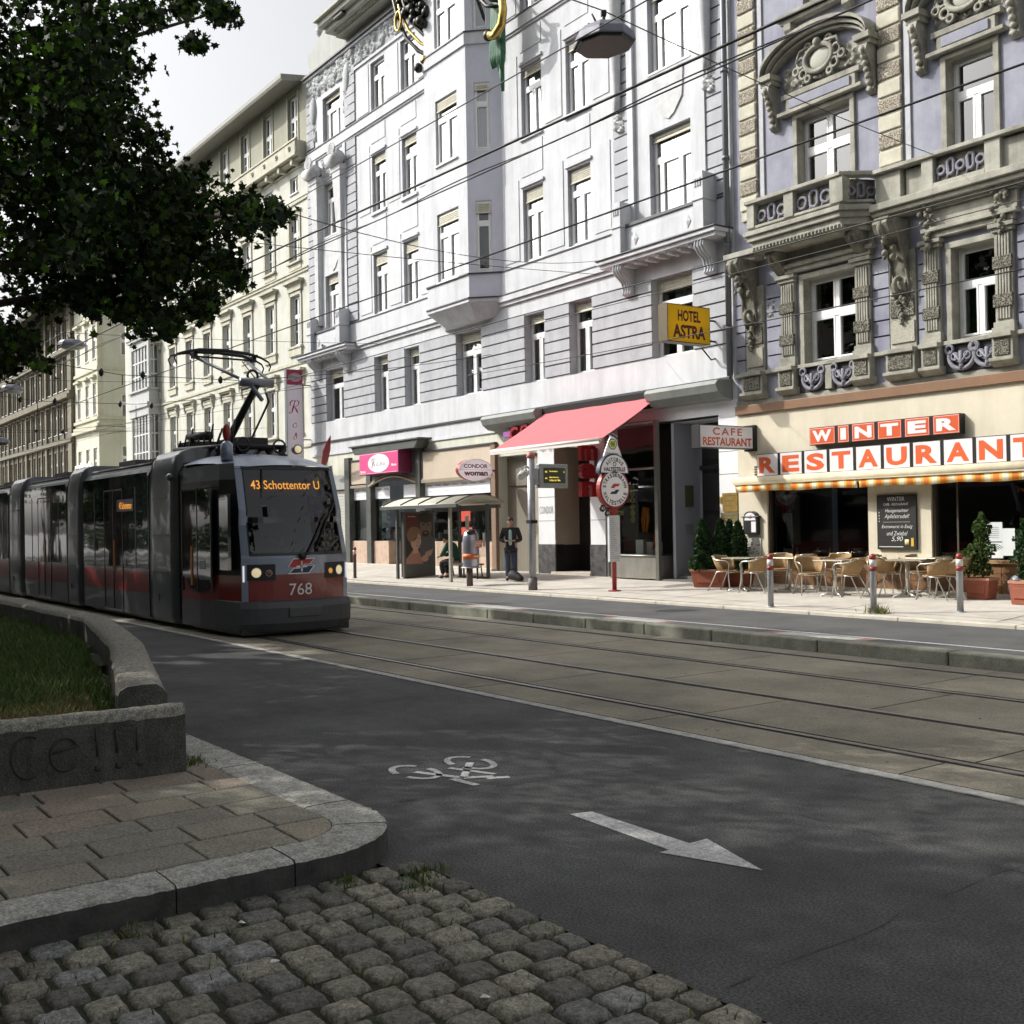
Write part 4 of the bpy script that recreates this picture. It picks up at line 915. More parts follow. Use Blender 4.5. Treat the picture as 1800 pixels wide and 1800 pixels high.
# ================================================================ restaurant building (lavender, ornate)
lav = mat('lavender_render', (.225, .23, .30), .88, noise=.10, nscale=1.3, bump=.2, bscale=25, stain=.22, col2=(.32, .33, .385))
stone = mat('trim_stone', (.265, .26, .22), .88, noise=.2, nscale=2.5, bump=.4, bscale=30, stain=.35, col2=(.40, .39, .33))
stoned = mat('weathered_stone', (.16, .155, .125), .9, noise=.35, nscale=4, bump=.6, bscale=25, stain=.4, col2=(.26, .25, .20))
ornm = mat('ornament_grey', (.20, .20, .235), .85, noise=.25, nscale=6, bump=.3)
def verm(name, lo, hi, sc=17):
    m = bpy.data.materials.new(name); m.use_nodes = True; MT[name] = m; t = m.node_tree; b = t.nodes['Principled BSDF']; N = t.nodes; L = t.links
    tc = N.new('ShaderNodeTexCoord'); ds = N.new('ShaderNodeTexNoise'); ds.inputs['Scale'].default_value = sc; ds.inputs['Detail'].default_value = 1; L.new(tc.outputs['Object'], ds.inputs['Vector'])
    mm = N.new('ShaderNodeMath'); mm.operation = 'MULTIPLY'; mm.inputs[1].default_value = 26; L.new(ds.outputs['Fac'], mm.inputs[0])
    sn = N.new('ShaderNodeMath'); sn.operation = 'SINE'; L.new(mm.outputs[0], sn.inputs[0])
    mr = N.new('ShaderNodeMapRange'); mr.inputs['From Min'].default_value = -.6; mr.inputs['From Max'].default_value = .35; L.new(sn.outputs[0], mr.inputs['Value'])
    mx = N.new('ShaderNodeMix'); mx.data_type = 'RGBA'; mx.inputs['A'].default_value = (*lo, 1); mx.inputs['B'].default_value = (*hi, 1); L.new(mr.outputs[0], mx.inputs['Factor']); L.new(mx.outputs['Result'], b.inputs['Base Color'])
    bp = N.new('ShaderNodeBump'); bp.inputs['Strength'].default_value = 1; bp.inputs['Distance'].default_value = .03; L.new(mr.outputs[0], bp.inputs['Height']); L.new(bp.outputs[0], b.inputs['Normal']); b.inputs['Roughness'].default_value = .9
    return m
verm_l = verm('vermiculated_pale', (.20, .165, .125), (.44, .405, .33)); verm_d = verm('vermiculated_dark', (.05, .048, .038), (.21, .20, .155))
V = Thing('restaurant_building', 'ornate lavender building with stone balcony and cream restaurant front at the right', 'building', (-14.5, 0, .3), 'F')
A0, A1 = -18.3, -4.0
WN = [(-16.3, -14.86, 9.12, 10.85), (-12.55, -11.55, 9.05, 10.85), (-16.2, -14.78, 5.32, 7.2), (-12.52, -11.6, 5.32, 7.12), (-9.2, -8.2, 9.05, 10.85), (-9.2, -8.2, 5.32, 7.12), (-16.1, -15.0, 13.35, 15.1), (-12.5, -11.6, 13.35, 15.1)]
GW = [(-17.41, -14.61, .95, 2.62), (-13.1, -7.6, .3, 2.62)]
t = MB(); t.wall(A0, A1, 4.55, 18.5, WN, 0, .3, 0, 1); t.quad((A0, 0, .1), (A0, 0, 18.5), (A0, 12, 18.5), (A0, 12, .1)); t.quad((A0, 0, 18.5), (A1, 0, 18.5), (A1, 12, 18.5), (A0, 12, 18.5)); t.quad((A1, 0, .1), (A1, 0, 18.5), (A1, 12, 18.5), (A1, 12, .1)); V.part('wall', t, [lav, stone])
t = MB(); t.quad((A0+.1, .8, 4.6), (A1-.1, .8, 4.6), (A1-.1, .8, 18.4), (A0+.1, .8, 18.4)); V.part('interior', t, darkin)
creamw = mat('cream_wall', (.60, .545, .42), .85, noise=.06, nscale=1.4, bump=.12, bscale=30, stain=.12, col2=(.64, .59, .47))
t = MB(); t.wall(A0, A1, .1, 4.36, GW, -.03, .3, 0); V.part('restaurant_front', t, creamw)
t = MB(); t.box(A0, A1, -.10, 0, 4.34, 4.545); V.part('brown_band', t, mat('brown_metal', (.19, .10, .05), .5, noise=.15, nscale=2), bev=.01)
# lower storey: courses, pedestals, pilasters
t = MB(); td = MB()
strips = [(-18.28, -17.98), (-17.3, -16.88), (-14.38, -13.98), (-13.28, -13.14), (-11.15, -9.7)]
for a, b in strips: courses(t, a, b, 5.3, 7.6, 7, -.04, .035); td.quad((a, -.004, 5.3), (b, -.004, 5.3), (b, -.004, 7.6), (a, -.004, 7.6))
V.split('rustication', t, lav, tol=.03); V.split('groove_backing', td, mat('groove_dark', (.07, .07, .09), .9))
t = MB(); pv = MB(); pg = MB()
def pilaster(a, b):
    m = (a+b)/2; w = b-a
    t.box(a, b, -.10, 0, 5.32, 7.25); t.box(a-.05, b+.05, -.16, 0, 5.28, 5.40); t.box(a-.03, b+.03, -.13, 0, 5.40, 5.5); t.box(a-.04, b+.04, -.15, 0, 7.2, 7.28); t.box(a-.08, b+.08, -.2, 0, 7.28, 7.36)
    n = 5
    for i in range(n):
        x = a+.035+(w-.07)*(i+.5)/n; t.box(x-w*.055, x+w*.055, -.135, -.10, 5.55, 7.15)
    for z in (5.78, 6.5): pv.box(a-.015, b+.015, -.16, -.09, z, z+.24)
def pedestal(a, b): t.box(a-.03, b+.03, -.2, 0, 4.8, 5.22); pv.box(a+.03, b-.03, -.225, -.2, 4.86, 5.16); t.prism([(-.26, 4.82), (-.26, 4.76), (-.1, 4.66), (0, 4.66), (0, 4.82)], 0, a-.07, b+.07)
for a, b in ((-16.83, -16.44), (-14.78, -14.4), (-13.11, -12.76), (-11.58, -11.22), (-9.6, -9.25)): pilaster(a, b); pedestal(a, b)
for a, b in ((-17.93, -17.37), (-13.94, -13.32), (-10.6, -10.0)): pedestal(a, b); t.box(a, b, -.07, 0, 5.3, 5.9); pv.box(a+.03, b-.03, -.1, -.07, 5.95, 6.35); pg.box(a+.03, b-.03, -.1, -.07, 5.42, 5.85); pg.box(a+.03, b-.03, -.1, -.07, 6.42, 6.85); t.box(a, b, -.07, 0, 5.9, 7.3)
t.box(A0, A1, -.12, 0, 5.22, 5.30)
for a, b in ((-16.87, -16.4), (-14.82, -14.36), (-13.98, -13.28), (-13.15, -12.72), (-11.62, -11.18), (-17.97, -17.33)): t.box(a, b, -.28, 0, 5.2, 5.29)
t.box(A0, A1, -.045, 0, 4.548, 4.66)
V.split('pilaster', t, stone, bev=.008); V.split('carved_block', pv, verm_d, bev=.01); V.split('pierced_block', pg, mat('pierced_stone', (.36, .35, .29), .9, noise=.3, nscale=30, bump=1, bscale=45))
# openwork ornaments beneath the windows
t = MB(); tb = MB()
def rosette(x, z, r=.27):
    t.torus((x, -.1, z+.05), r, .045, 1, 24, 6, 0, 1, .92, 150, 390); t.torus((x-r*.95, -.12, z+.2), .08, .03, 1, 14, 5); t.torus((x+r*.95, -.12, z+.2), .08, .03, 1, 14, 5)
    t.torus((x, -.1, z+.02), r*.45, .03, 1, 18, 5, 0, 1.2, .7); t.tube([(x-r*.6, -.12, z+.12), (x, -.14, z-.08), (x+r*.6, -.12, z+.12)], .03, 6); t.tube([(x, -.12, z-.2), (x, -.14, z+.15)], .04, 6); t.sphere((x, -.12, z-.14), .05, 8)
    for a in (-1, 1): t.torus((x+a*r*.5, -.13, z+.05), .07, .02, 1, 12, 5)
for x in (-15.95, -15.1, -12.3, -11.75): rosette(x, 4.92)
tb.box(-16.4, -15.6, -.04, 0, 4.68, 5.2); tb.box(-15.4, -14.8, -.04, 0, 4.68, 5.2); tb.box(-12.75, -11.6, -.04, 0, 4.68, 5.2)
V.split('ornament', t, ornm); V.split('ornament_recess', tb, mat('recess_dark', (.05, .05, .055), .9))
t = MB(); t.box(-15.6, -15.42, -.12, 0, 4.68, 5.2)
for a, b, z0, z1 in WN[:6]:
    t.box(a-.12, a, -.06, .02, z0-.05, z1+.1); t.box(b, b+.12, -.06, .02, z0-.05, z1+.1); t.box(a-.12, b+.12, -.07, .02, z1, z1+.12)
    if z0 < 6: t.box(a-.45, b+.45, -.16, 0, 7.38, 7.5); t.box(a-.55, b+.55, -.24, 0, 7.5, 7.58); t.box(a-.5, b+.5, -.1, 0, 7.6, 7.95); t.box(a-.55, b+.55, -.18, 0, 7.95, 8.02)
V.split('window_surround', t, stone, bev=.01)
# quoins of the upper storeys
t = MB(); tv = MB()
for a, b in ((-18.02, -17.5), (-14.12, -13.57), (-10.5, -9.95)):
    z = 9.12; k = 0
    while z < 18:
        (tv if k % 2 else t).box(a, b, -.09, 0, z+.02, z+.34-.02); z += .36; k += 1
    t.box(a, b, -.05, 0, 8.9, 18)
V.split('quoin', t, mat('quoin_stone', (.50, .48, .39), .88, noise=.12, nscale=4, bump=.8, bscale=60, stain=.15), bev=.02); V.split('carved_quoin', tv, verm_l, bev=.02)
t = MB(); t.box(-13.5, -13.38, -.04, 0, 9.1, 18); t.box(-17.42, -17.3, -.04, 0, 9.1, 18); V.split('edge_strip', t, mat('pale_strip', (.42, .43, .45), .88, noise=.1))
# windows
for i, (a, b, z0, z1) in enumerate(WN):
    window(V, a, z0, b-a, z1-z0, .28, 'cross' if i in (0, 2) else 'casement', 0, {0: 4, 2: 0, 3: 4, 6: 1, 7: 1}.get(i, 0), gl=wglass2, transom=.56 if i in (0, 2) else .6)
# segmental pediments on consoles
def pediment(x0, x1, zc, zt, depth=.42):
    t = MB(); n = 18; xm = (x0+x1)/2; hw = (x1-x0)/2
    def arc(e, zz): return [(xm+(hw+e)*math.cos(R(180-180*i/n))*1.0, -0, zz+(zt-zc)*math.sin(R(180*i/n))) for i in range(n+1)]
    for e, dd, dz, th in ((0, depth, 0, .08), (-.06, depth-.1, -.09, .07), (-.1, depth-.2, -.17, .06)):
        A = arc(e, zc+dz); B = arc(e-.0, zc+dz+th)
        vs = []; 
        for (x, _, z), (x2, _, z2) in zip(A, B): vs += [(x, 0, z), (x, -dd, z), (x2, -dd, z2), (x2, 0, z2)]
        t.add(vs, [(i*4+j, i*4+(j+1) % 4, (i+1)*4+(j+1) % 4, (i+1)*4+j) for i in range(n) for j in range(4)]+[(0, 1, 2, 3), tuple(n*4+j for j in (3, 2, 1, 0))])
    for x in (x0+.12, x1-.12):
        t.box(x-.2, x+.2, -depth, 0, zc-.12, zc); t.box(x-.16, x+.16, -depth+.08, 0, zc-.22, zc-.12)
        pr = [(0, zc-.22), (-.34, zc-.22), (-.38, zc-.36), (-.3, zc-.5), (-.16, zc-.75), (-.1, zc-1.0), (-.14, zc-1.12), (-.06, zc-1.2), (0, zc-1.2)]
        t.prism(pr, 0, x-.1, x+.1)
        for k in range(7): f = k/6; t.sphere((x, -.36+.24*f, zc-.34-.78*f), .06, 6, 0, 1.2)
        t.torus((x, -.3, zc-.36), .1, .03, 0, 14, 5)
    t.torus((xm, -.12, zc+.02), .3, .06, 1, 26, 8, 0, 1.25, .95); t.sphere((xm, -.06, zc+.02), .26, 12, 1, 1.2, .25, .9)
    for a in (-1, 1):
        for (dx, dz, rr) in ((.48, .05, .11), (.42, -.22, .1), (.62, -.1, .08), (.28, .33, .09), (.3, -.36, .07)): t.torus((xm+a*dx, -.12, zc+dz), rr, .035, 1, 14, 6)
        t.tube([(xm+a*.2, -.15, zc+.32), (xm+a*.5, -.15, zc+.3), (xm+a*.62, -.13, zc+.05)], .035, 6)
    t.sphere((xm, -.16, zc+.36), .1, 8); t.relief(x0+.4, x1-.4, zc-.42, zc+.1, -.01, .1, 17, .03, 0, (.04, .1), 40)
    V.split('pediment', t, [stone, mat('shield_stone', (.4, .4, .35), .85)], bev=0)
    t = MB(); t.box(x0+.38, x1-.38, -.14, 0, zc-.62, zc-.5); t.box(x0+.3, x1-.3, -.2, 0, zc-.98, zc-.9); t.box(x0+.62, x1-.62, -.16, -.0, zc-.86, zc-.66, 1); t.box(x0+.5, x1-.5, -.12, 0, zc-.92, zc-.5)
    V.split('lintel', t, [stone, lav], bev=.01)
pediment(-17.05, -14.15, 11.95, 12.62); pediment(-13.2, -10.95, 11.95, 12.6)
t = MB(); t.box(-16.7, -14.5, -.28, 0, 13.1, 13.2); t.box(-16.6, -14.6, -.2, 0, 13.0, 13.1)
for x in (-16.4, -14.8): t.prism([(0, 13.0), (-.2, 13.0), (-.2, 12.85), (-.06, 12.7), (0, 12.7)], 0, x-.1, x+.1)
V.split('upper_sill', t, stone, bev=.01)
# balcony
bst = mat('balcony_stone', (.30, .295, .25), .88, noise=.2, nscale=2, bump=.4, bscale=30, stain=.4, col2=(.44, .43, .37))
t = MB()
def bp(o): return [(-17.35-o, 0), (-17.12-o, -.85-o), (-14.55+o*.6, -.85-o), (-14.15+o, -.35-o*.3), (-14.15+o, 0)]
for z0, z1, o in ((8.24, 8.34, .06), (8.12, 8.24, .0), (7.98, 8.12, -.08), (7.88, 7.98, -.16)): t.prism(bp(o), 2, z0, z1)
t.prism(bp(-.04), 2, 8.34, 8.42)
for i in range(26): x = -17.0+i*.098; t.box(x-.018, x+.018, -.80, -.72, 7.9, 7.98)
t.box(-14.15, A1, -.42, 0, 8.16, 8.3); t.box(-14.15, A1, -.34, 0, 8.06, 8.16); t.box(-14.15, A1, -.24, 0, 7.98, 8.06); t.box(-18.28, -17.35, -.42, 0, 8.0, 8.12); t.box(-18.28, -17.4, -.3, 0, 7.88, 8.0)
V.split('balcony', t, bst, bev=.012)
t = MB(); tl = MB(); tk = MB()
def balus(p, q, zb, zt, n):
    p, q = Vector(p), Vector(q); d = (q-p); L_ = d.length; u = d/L_; nrm = Vector((u.y, -u.x))
    M_ = Matrix(((u.x, -nrm.x, 0, p.x), (u.y, -nrm.y, 0, p.y), (0, 0, 1, 0), (0, 0, 0, 1)))
    hm = (zb+zt)/2; hh = (zt-zb)/2
    for i in range(n):
        x = L_*(i+.5)/n; r = L_/n*.40
        if i % 2 == 0: tl.tube([tuple(M_ @ Vector((x+r*math.cos(a), 0, hm-hh*.12+r*.95*math.sin(a)))) for a in np.linspace(0, 2*math.pi, 16, endpoint=False)], .036, 6, closed=True)
        else: tl.tube([tuple(M_ @ Vector((x+r*.8*math.cos(a), 0, hm+(hh*.35 if math.sin(a) > 0 else -hh*.35)+r*.75*math.sin(a)))) for a in np.linspace(0, 2*math.pi, 18, endpoint=False)], .04, 6, closed=True)
        tl.tube([tuple(M_ @ Vector((x-r, 0, zb))), tuple(M_ @ Vector((x-r*.7, 0, hm-r)))], .025, 5)
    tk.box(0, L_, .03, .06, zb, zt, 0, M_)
def post(x, y, w, zb, zt, dd=.12): t.box(x-w/2, x+w/2, y-dd, y+dd, zb, zt)
zb, zt = 8.46, 8.92
fy_ = -.74
for x, w in ((-17.0, .22), (-16.2+.3, .26), (-14.62, .34)): post(x, fy_, w, zb-.04, zt+.04)
balus((-16.89, fy_), (-16.03, fy_), zb, zt, 3); balus((-15.77, fy_), (-14.8, fy_), zb, zt, 3)
balus((-14.5, fy_+.02), (-14.2, -.1), zb, zt, 3)
t.prism([(-17.25, 0), (-17.15, -.9), (-14.5, -.9), (-14.05, -.3), (-14.05, 0), (-14.3, 0), (-14.3, -.2), (-14.62, -.58), (-16.95, -.58), (-17.05, 0)], 2, 8.96, 9.04)
t.prism([(-17.2, 0), (-17.12, -.84), (-14.55, -.84), (-14.12, -.32), (-14.12, 0), (-14.3, 0), (-14.3, -.25), (-14.66, -.64), (-16.95, -.64), (-17.05, 0)], 2, 8.40, 8.46)
# continuous parapet to the right
t.box(-14.1, -13.5, -.25, 0, 8.34, 8.98); t.box(-13.45, -12.95, -.14, 0, 8.3, 8.9); t.box(-12.98, -12.72, -.3, 0, 8.3, 8.94); t.box(-11.62, -11.3, -.3, 0, 8.3, 8.94); t.box(-11.3, A1, -.2, 0, 8.3, 8.9); t.box(-12.72, -11.62, -.3, -.06, 8.3, 8.42)
t.box(-14.15, A1, -.36, 0, 8.94, 9.02); balus((-12.7, -.2), (-11.64, -.2), 8.44, 8.92, 5)
V.split('balustrade', t, bst, bev=.01); V.split('balustrade_tracery', tl, ornm); V.split('balustrade_shadow', tk, stoned)
# consoles under the balcony and festoons
t = MB()
def console(x, big=1):
    w = .17*big
    pr = [(0, 7.9), (-.72, 7.9), (-.8, 7.76), (-.7, 7.58), (-.5, 7.5), (-.34, 7.36), (-.2, 7.05), (-.14, 6.75), (-.22, 6.6), (-.2, 6.45), (-.08, 6.36), (0, 6.36)]
    t.prism([(a*big, z) for a, z in pr], 0, x-w, x+w)
    t.torus((x, -.62*big, 7.7), .16, .06, 0, 16, 6); t.torus((x, -.2, 6.6), .13, .05, 0, 14, 6)
    for a in (-1, 1): t.tube([(x+a*w, -.6*big, 7.8), (x+a*w*1.1, -.42, 7.45), (x+a*w, -.2, 7.0), (x+a*w*1.3, -.16, 6.6), (x+a*w*.8, -.1, 6.35)], .035, 6)
    for k in range(16): t.sphere((x+random.uniform(-w, w), -.2*big-.5*big*random.random(), 7.1+.7*random.random()), random.uniform(.04, .09), 6)
    for k in range(14): t.sphere((x+random.uniform(-.1, .1)*(1-k/18), -.1-random.uniform(0, .06), 6.33-.04*k), random.uniform(.03, .06), 6)
console(-13.63); console(-17.72, .95)
for x in (-16.75, -14.55): t.prism([(0, 7.9), (-.5, 7.9), (-.55, 7.75), (-.3, 7.55), (-.12, 7.4), (0, 7.38)], 0, x-.14, x+.14); t.torus((x, -.42, 7.74), .12, .04, 0, 12, 5); t.relief(x-.16, x+.16, 7.4, 7.85, -.02, .12, 4, .03, 0, (.04, .08), 60)
for x in (-12.93, -11.4):
    for k in range(26): t.sphere((x+random.uniform(-.16, .16)*(1-abs(k-8)/24), -.14-random.uniform(0, .12), 8.05-.035*k), random.uniform(.03, .07), 6)
t.relief(-17.3, -17.05, 6.5, 6.9, -.0, .08, 2, .03, 0, (.04, .08), 60)
V.split('console', t, stoned)
# ground floor details
tile = mat('brown_tiles', (.17, .09, .045), .35, noise=.3, nscale=3, col2=(.24, .13, .065))
t = MB()
def tiles(a, b, z0, z1, n=2):
    hz = (z1-z0)/n
    for j in range(n):
        x = a
        while x < b-.02: x2 = min(b, x+.5); t.box(x+.004, x2-.004, -.06, -.02, z0+j*hz+.004, z0+(j+1)*hz-.004); x = x2
tiles(-17.41, -13.1, .36, .93, 3); tiles(-13.1, -10.9, .36, .93, 3)
t.box(-17.45, -14.6, -.12, .1, .93, .99, 1); t.box(-13.1, -10.7, -.12, .1, .93, .99, 1); t.box(-17.5, -10.6, -.10, -.03, .1, .36, 2)
V.split('tiled_base', t, [tile, mat('wood_sill', (.33, .2, .09), .6), mat('plinth_white', (.5, .48, .42), .85)])
t = MB(); t.box(-13.1, -10.85, .2, .24, .35, .97, 0); t.box(-17.5, -10.2, 2.6, 2.65, .1, 3.4, 0); t.quad((-17.5, .27, 2.64), (-7.5, .27, 2.64), (-7.5, 2.6, 2.64), (-17.5, 2.6, 2.64)); t.quad((-17.5, .27, .9), (-13.0, .27, .9), (-13, 2.6, .9), (-17.5, 2.6, .9))
t.box(-10.2, -7.6, 2.6, 2.65, .1, 3.4); t.box(-17.3, -16.9, .5, .55, 1.25, 2.4, 1); t.quad((-17.7, .27, .3), (-17.7, 2.64, .3), (-17.7, 2.64, 3.4), (-17.7, .27, 3.4)); t.quad((-7.6, .27, .3), (-7.6, 2.64, .3), (-7.6, 2.64, 3.4), (-7.6, .27, 3.4))
V.part('restaurant_interior', t, [mat('room_brown', (.025, .022, .018), .8), mat('inner_grey', (.12, .13, .13), .7)])
t = MB(); t.quad((-17.38, .1, .98), (-14.63, .1, .98), (-14.63, .1, 2.62), (-17.38, .1, 2.62)); t.quad((-13.08, .12, .98), (-10.9, .12, .98), (-10.9, .12, 2.62), (-13.08, .12, 2.62)); V.split('restaurant_window', t, glass('restaurant_glass', (.55, .58, .55), .03, .01))
t = MB(); dk = mat('dark_timber', (.05, .04, .03), .5, noise=.2, nscale=5)
for a in (-17.41, -14.66, -13.1, -10.92): t.box(a, a+.06, .02, .16, .97, 2.62)
t.box(-10.86, -10.2, .1, .16, .3, .95, 0); t.box(-10.2, -10.12, .0, .16, .3, 2.62); t.box(-12.62, -12.58, .1, .14, 1.0, 2.6)
V.split('window_timber', t, dk)
t = MB(); white_s = mat('sticker_white', (.62, .66, .66), .6); 
for a, b, z0, z1, mm in ((-12.0, -11.65, 1.35, 1.72, 0), (-12.0, -11.65, 1.03, 1.33, 0), (-11.66, -11.4, 1.08, 1.6, 0), (-10.93, -10.83, 1.75, 2.3, 0), (-10.93, -10.83, 1.75, 1.95, 2), (-10.98, -10.82, 1.52, 1.7, 1), (-11.1, -10.98, 1.52, 1.7, 3), (-11.08, -10.82, 1.35, 1.48, 0), (-10.98, -10.84, 1.2, 1.32, 0), (-11.0, -10.8, 1.03, 1.15, 0), (-11.1, -11.0, 1.03, 1.13, 1), (-10.6, -10.48, 1.6, 2.1, 0), (-10.6, -10.48, 1.75, 1.93, 2)): t.box(a, b, .085, .095, z0, z1, mm)
for a in (5, 4, 3, 2): t.torus((-11.83, .083, 1.15), .03*a, .006, 1, 12, 4, 4, 1.4, 1, 30, 150)
for k in range(6): t.box(-11.95, -11.72, .08, .084, 1.62-.04*k, 1.625-.04*k, 4)
t.box(-11.0, -10.8, .08, .084, 1.06, 1.08, 1)
text(t, 'VISA', (-10.9, .083, 1.085), (1, 0, 0), (0, 0, 1), .15, .045, 1, bold=.02)
V.split('window_sticker', t, [white_s, mat('sticker_blue', (.05, .12, .35), .5), mat('sticker_red', (.55, .08, .04), .5), mat('sticker_green', (.05, .25, .12), .5), dark])
t = MB(); t.box(-10.95, -10.0, .4, .46, .97, 2.6); V.part('door_leaf', t, dk)
# small vent and wall hatch, spotlight
t = MB(); t.box(-17.74, -17.42, -.09, -.03, 2.86, 3.12)
for k in range(4): t.box(-17.72, -17.45, -.11, -.09, 2.89+k*.06, 2.91+k*.06, 1)
V.part('vent', t, [mat('vent_cream', (.55, .5, .38), .6), dark])
t = MB(); t.box(-18.05, -17.6, -.05, -.03, .95, 1.45)
rr = random.Random(4)
for k in range(26): a = rr.uniform(-18.03, -17.68); z = rr.uniform(1.0, 1.4); t.box(a, a+rr.uniform(.02, .08), -.054, -.05, z, z+rr.uniform(.01, .04), 1)
V.part('wall_hatch', t, [mat('hatch', (.42, .42, .36), .7), mat('scribble', (.12, .12, .11), .7)])
for a, w_ in ((-15.9, .1),):
    t = MB(); rr = random.Random(8)
    x = -17.2
    while x < -14.8: t.lathe([(.03, 0), (.035, .08), (.02, .12), (.015, .2)], (x, .3, .99), 8); x += rr.uniform(.3, .6)
    t.lathe([(.10, 0), (.13, .2), (.0, .2)], (-15.15, .3, .99), 12); t.lathe([(.10, 0), (.12, .17), (.0, .17)], (-17.05, .25, .99), 12); V.split('table_things', t, mat('glassware', (.4, .4, .38), .3))
# ================================================================ cream building with hooded windows (left of the hotel)
crm = mat('yellowish_render', (.50, .505, .44), .88, noise=.07, nscale=1, bump=.15, bscale=25, stain=.18, col2=(.57, .575, .52)); olive = mat('olive_render', (.30, .30, .235), .88, noise=.08, nscale=1.5, stain=.2)
B = Thing('cream_building', 'cream building with rows of hooded windows and overhanging eave, left of the hotel', 'building', (-52, 0, .4), 'F')
cols = [-43.5-i*2.68 for i in range(8)]; W_ = .98
rows = [(5.85, 7.95, 'grid', 0), (9.55, 11.7, 'grid', 1), (13.15, 15.1, 'grid', 2)]
hh = [(c-W_/2, c+W_/2, z0, z1) for c in cols for z0, z1, *_ in rows if not (z0 < 6 and c < -62)] + [(c-W_/2, c+W_/2, 18.3, 20.2) for c in cols[:6]] + [(c-.4, c+.4, 16.05, 16.75) for c in cols[:6]]
t = MB(); t.wall(-68.5, -42.1, .1, 17.1, [h for h in hh if h[3] < 17], 0, .2, 0); t.wall(-62, -42.1, 17.1, 20.65, [h for h in hh if h[3] > 17], 0, .2, 1); t.quad((-68.5, 0, .1), (-68.5, 0, 17.1), (-68.5, 12, 17.1), (-68.5, 12, .1)); t.quad((-62, 0, 17), (-62, 0, 20.6), (-62, 12, 20.6), (-62, 12, 17))
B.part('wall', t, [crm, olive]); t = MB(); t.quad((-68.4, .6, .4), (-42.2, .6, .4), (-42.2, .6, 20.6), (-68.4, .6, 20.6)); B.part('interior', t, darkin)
t = MB(); t.prism([(-.95, 20.5), (-.95, 20.66), (12, 22.6), (12, 22.4), (0, 20.55), (-.9, 20.40)], 0, -62.5, -42.55); B.part('roof', t, [mat('eave_grey', (.25, .25, .22), .7, noise=.1)])
t = MB()
t.box(-68.5, -42.1, -.05, 0, 17.02, 17.1); t.box(-62, -42.3, -.5, 0, 17.32, 17.4); t.box(-62, -42.3, -.46, -.40, 17.4, 17.95); t.box(-42.4, -42.3, -.46, 0, 17.4, 17.95); t.box(-62, -42.3, -.3, 0, 17.2, 17.32); t.box(-62, -42.2, -.5, -.38, 17.95, 18.02)
for i in range(16):
    x = -42.9-i*1.34; t.box(x-.1, x+.1, -.4, 0, 17.05, 17.3); t.torus((x, -.48, 17.7), .09, .03, 1, 10, 5)
for z in (15.55, 12.55, 8.75, 5.2): t.box(-62, -42.1, -.06, 0, z, z+.12); 
t.box(-62, -42.1, -.1, 0, 12.67, 12.72)
for c in cols:
    for z0, z1, st_, k in rows:
        a, b = c-W_/2, c+W_/2
        if z0 < 6 and c < -62: continue
        t.box(a-.14, a, -.05, .02, z0-.02, z1+.14); t.box(b, b+.14, -.05, .02, z0-.02, z1+.14); t.box(a-.14, b+.14, -.05, .02, z1, z1+.14)
        t.box(a-.2, b+.2, -.12, 0, z0-.1, z0-.02)
        if k == 0: t.box(a-.3, b+.3, -.08, 0, z1+.14, z1+.34); t.box(a-.36, b+.36, -.24, 0, z1+.5, z1+.6); t.box(a-.3, b+.3, -.15, 0, z1+.42, z1+.5); [t.prism([(0, z1+.42), (-.16, z1+.42), (-.14, z1+.2), (-.04, z1-.1), (0, z1-.1)], 0, q-.07, q+.07) for q in (a-.22, b+.22)]
        if k == 1: t.box(a-.2, b+.2, -.1, 0, z1+.18, z1+.45); t.box(a-.34, b+.34, -.26, 0, z1+.52, z1+.62); t.box(a-.28, b+.28, -.16, 0, z1+.45, z1+.52); t.box(a-.14, b+.14, -.08, 0, z0-.42, z0-.1)
        if k == 2: t.box(a-.2, b+.2, -.12, 0, z1+.14, z1+.2); t.box(a-.14, b+.14, -.03, 0, z0-.35, z0-.1)
B.split('window_hood', t, mat('cream_trim', (.45, .44, .35), .88, noise=.1, nscale=2, stain=.25, col2=(.53, .52, .43)))
t = MB()
for c in cols[:6]: t.box(c-W_/2-.12, c-W_/2, -.04, .02, 18.0, 20.3); t.box(c+W_/2, c+W_/2+.12, -.04, .02, 18.0, 20.3)
B.split('attic_pilaster', t, mat('attic_trim', (.38, .375, .3), .88))
gw = glass('cream_window_glass', (.6, .65, .62), .10, .01, wav=.03)
for i, c in enumerate(cols):
    for k, (z0, z1, st_, _) in enumerate(rows):
        if z0 < 6 and c < -62: continue
        window(B, c-W_/2, z0, W_, z1-z0, .2, 'grid', 0, 2 if (i+k) % 2 else 1, gl=gw, transom=.6)
    if i < 6: window(B, c-W_/2, 18.3, W_, 1.9, .18, 'grid', 0, 1, gl=gw, transom=.5); window(B, c-.4, 16.05, .8, .7, .15, 'plain', 0, 0, gl=gw)
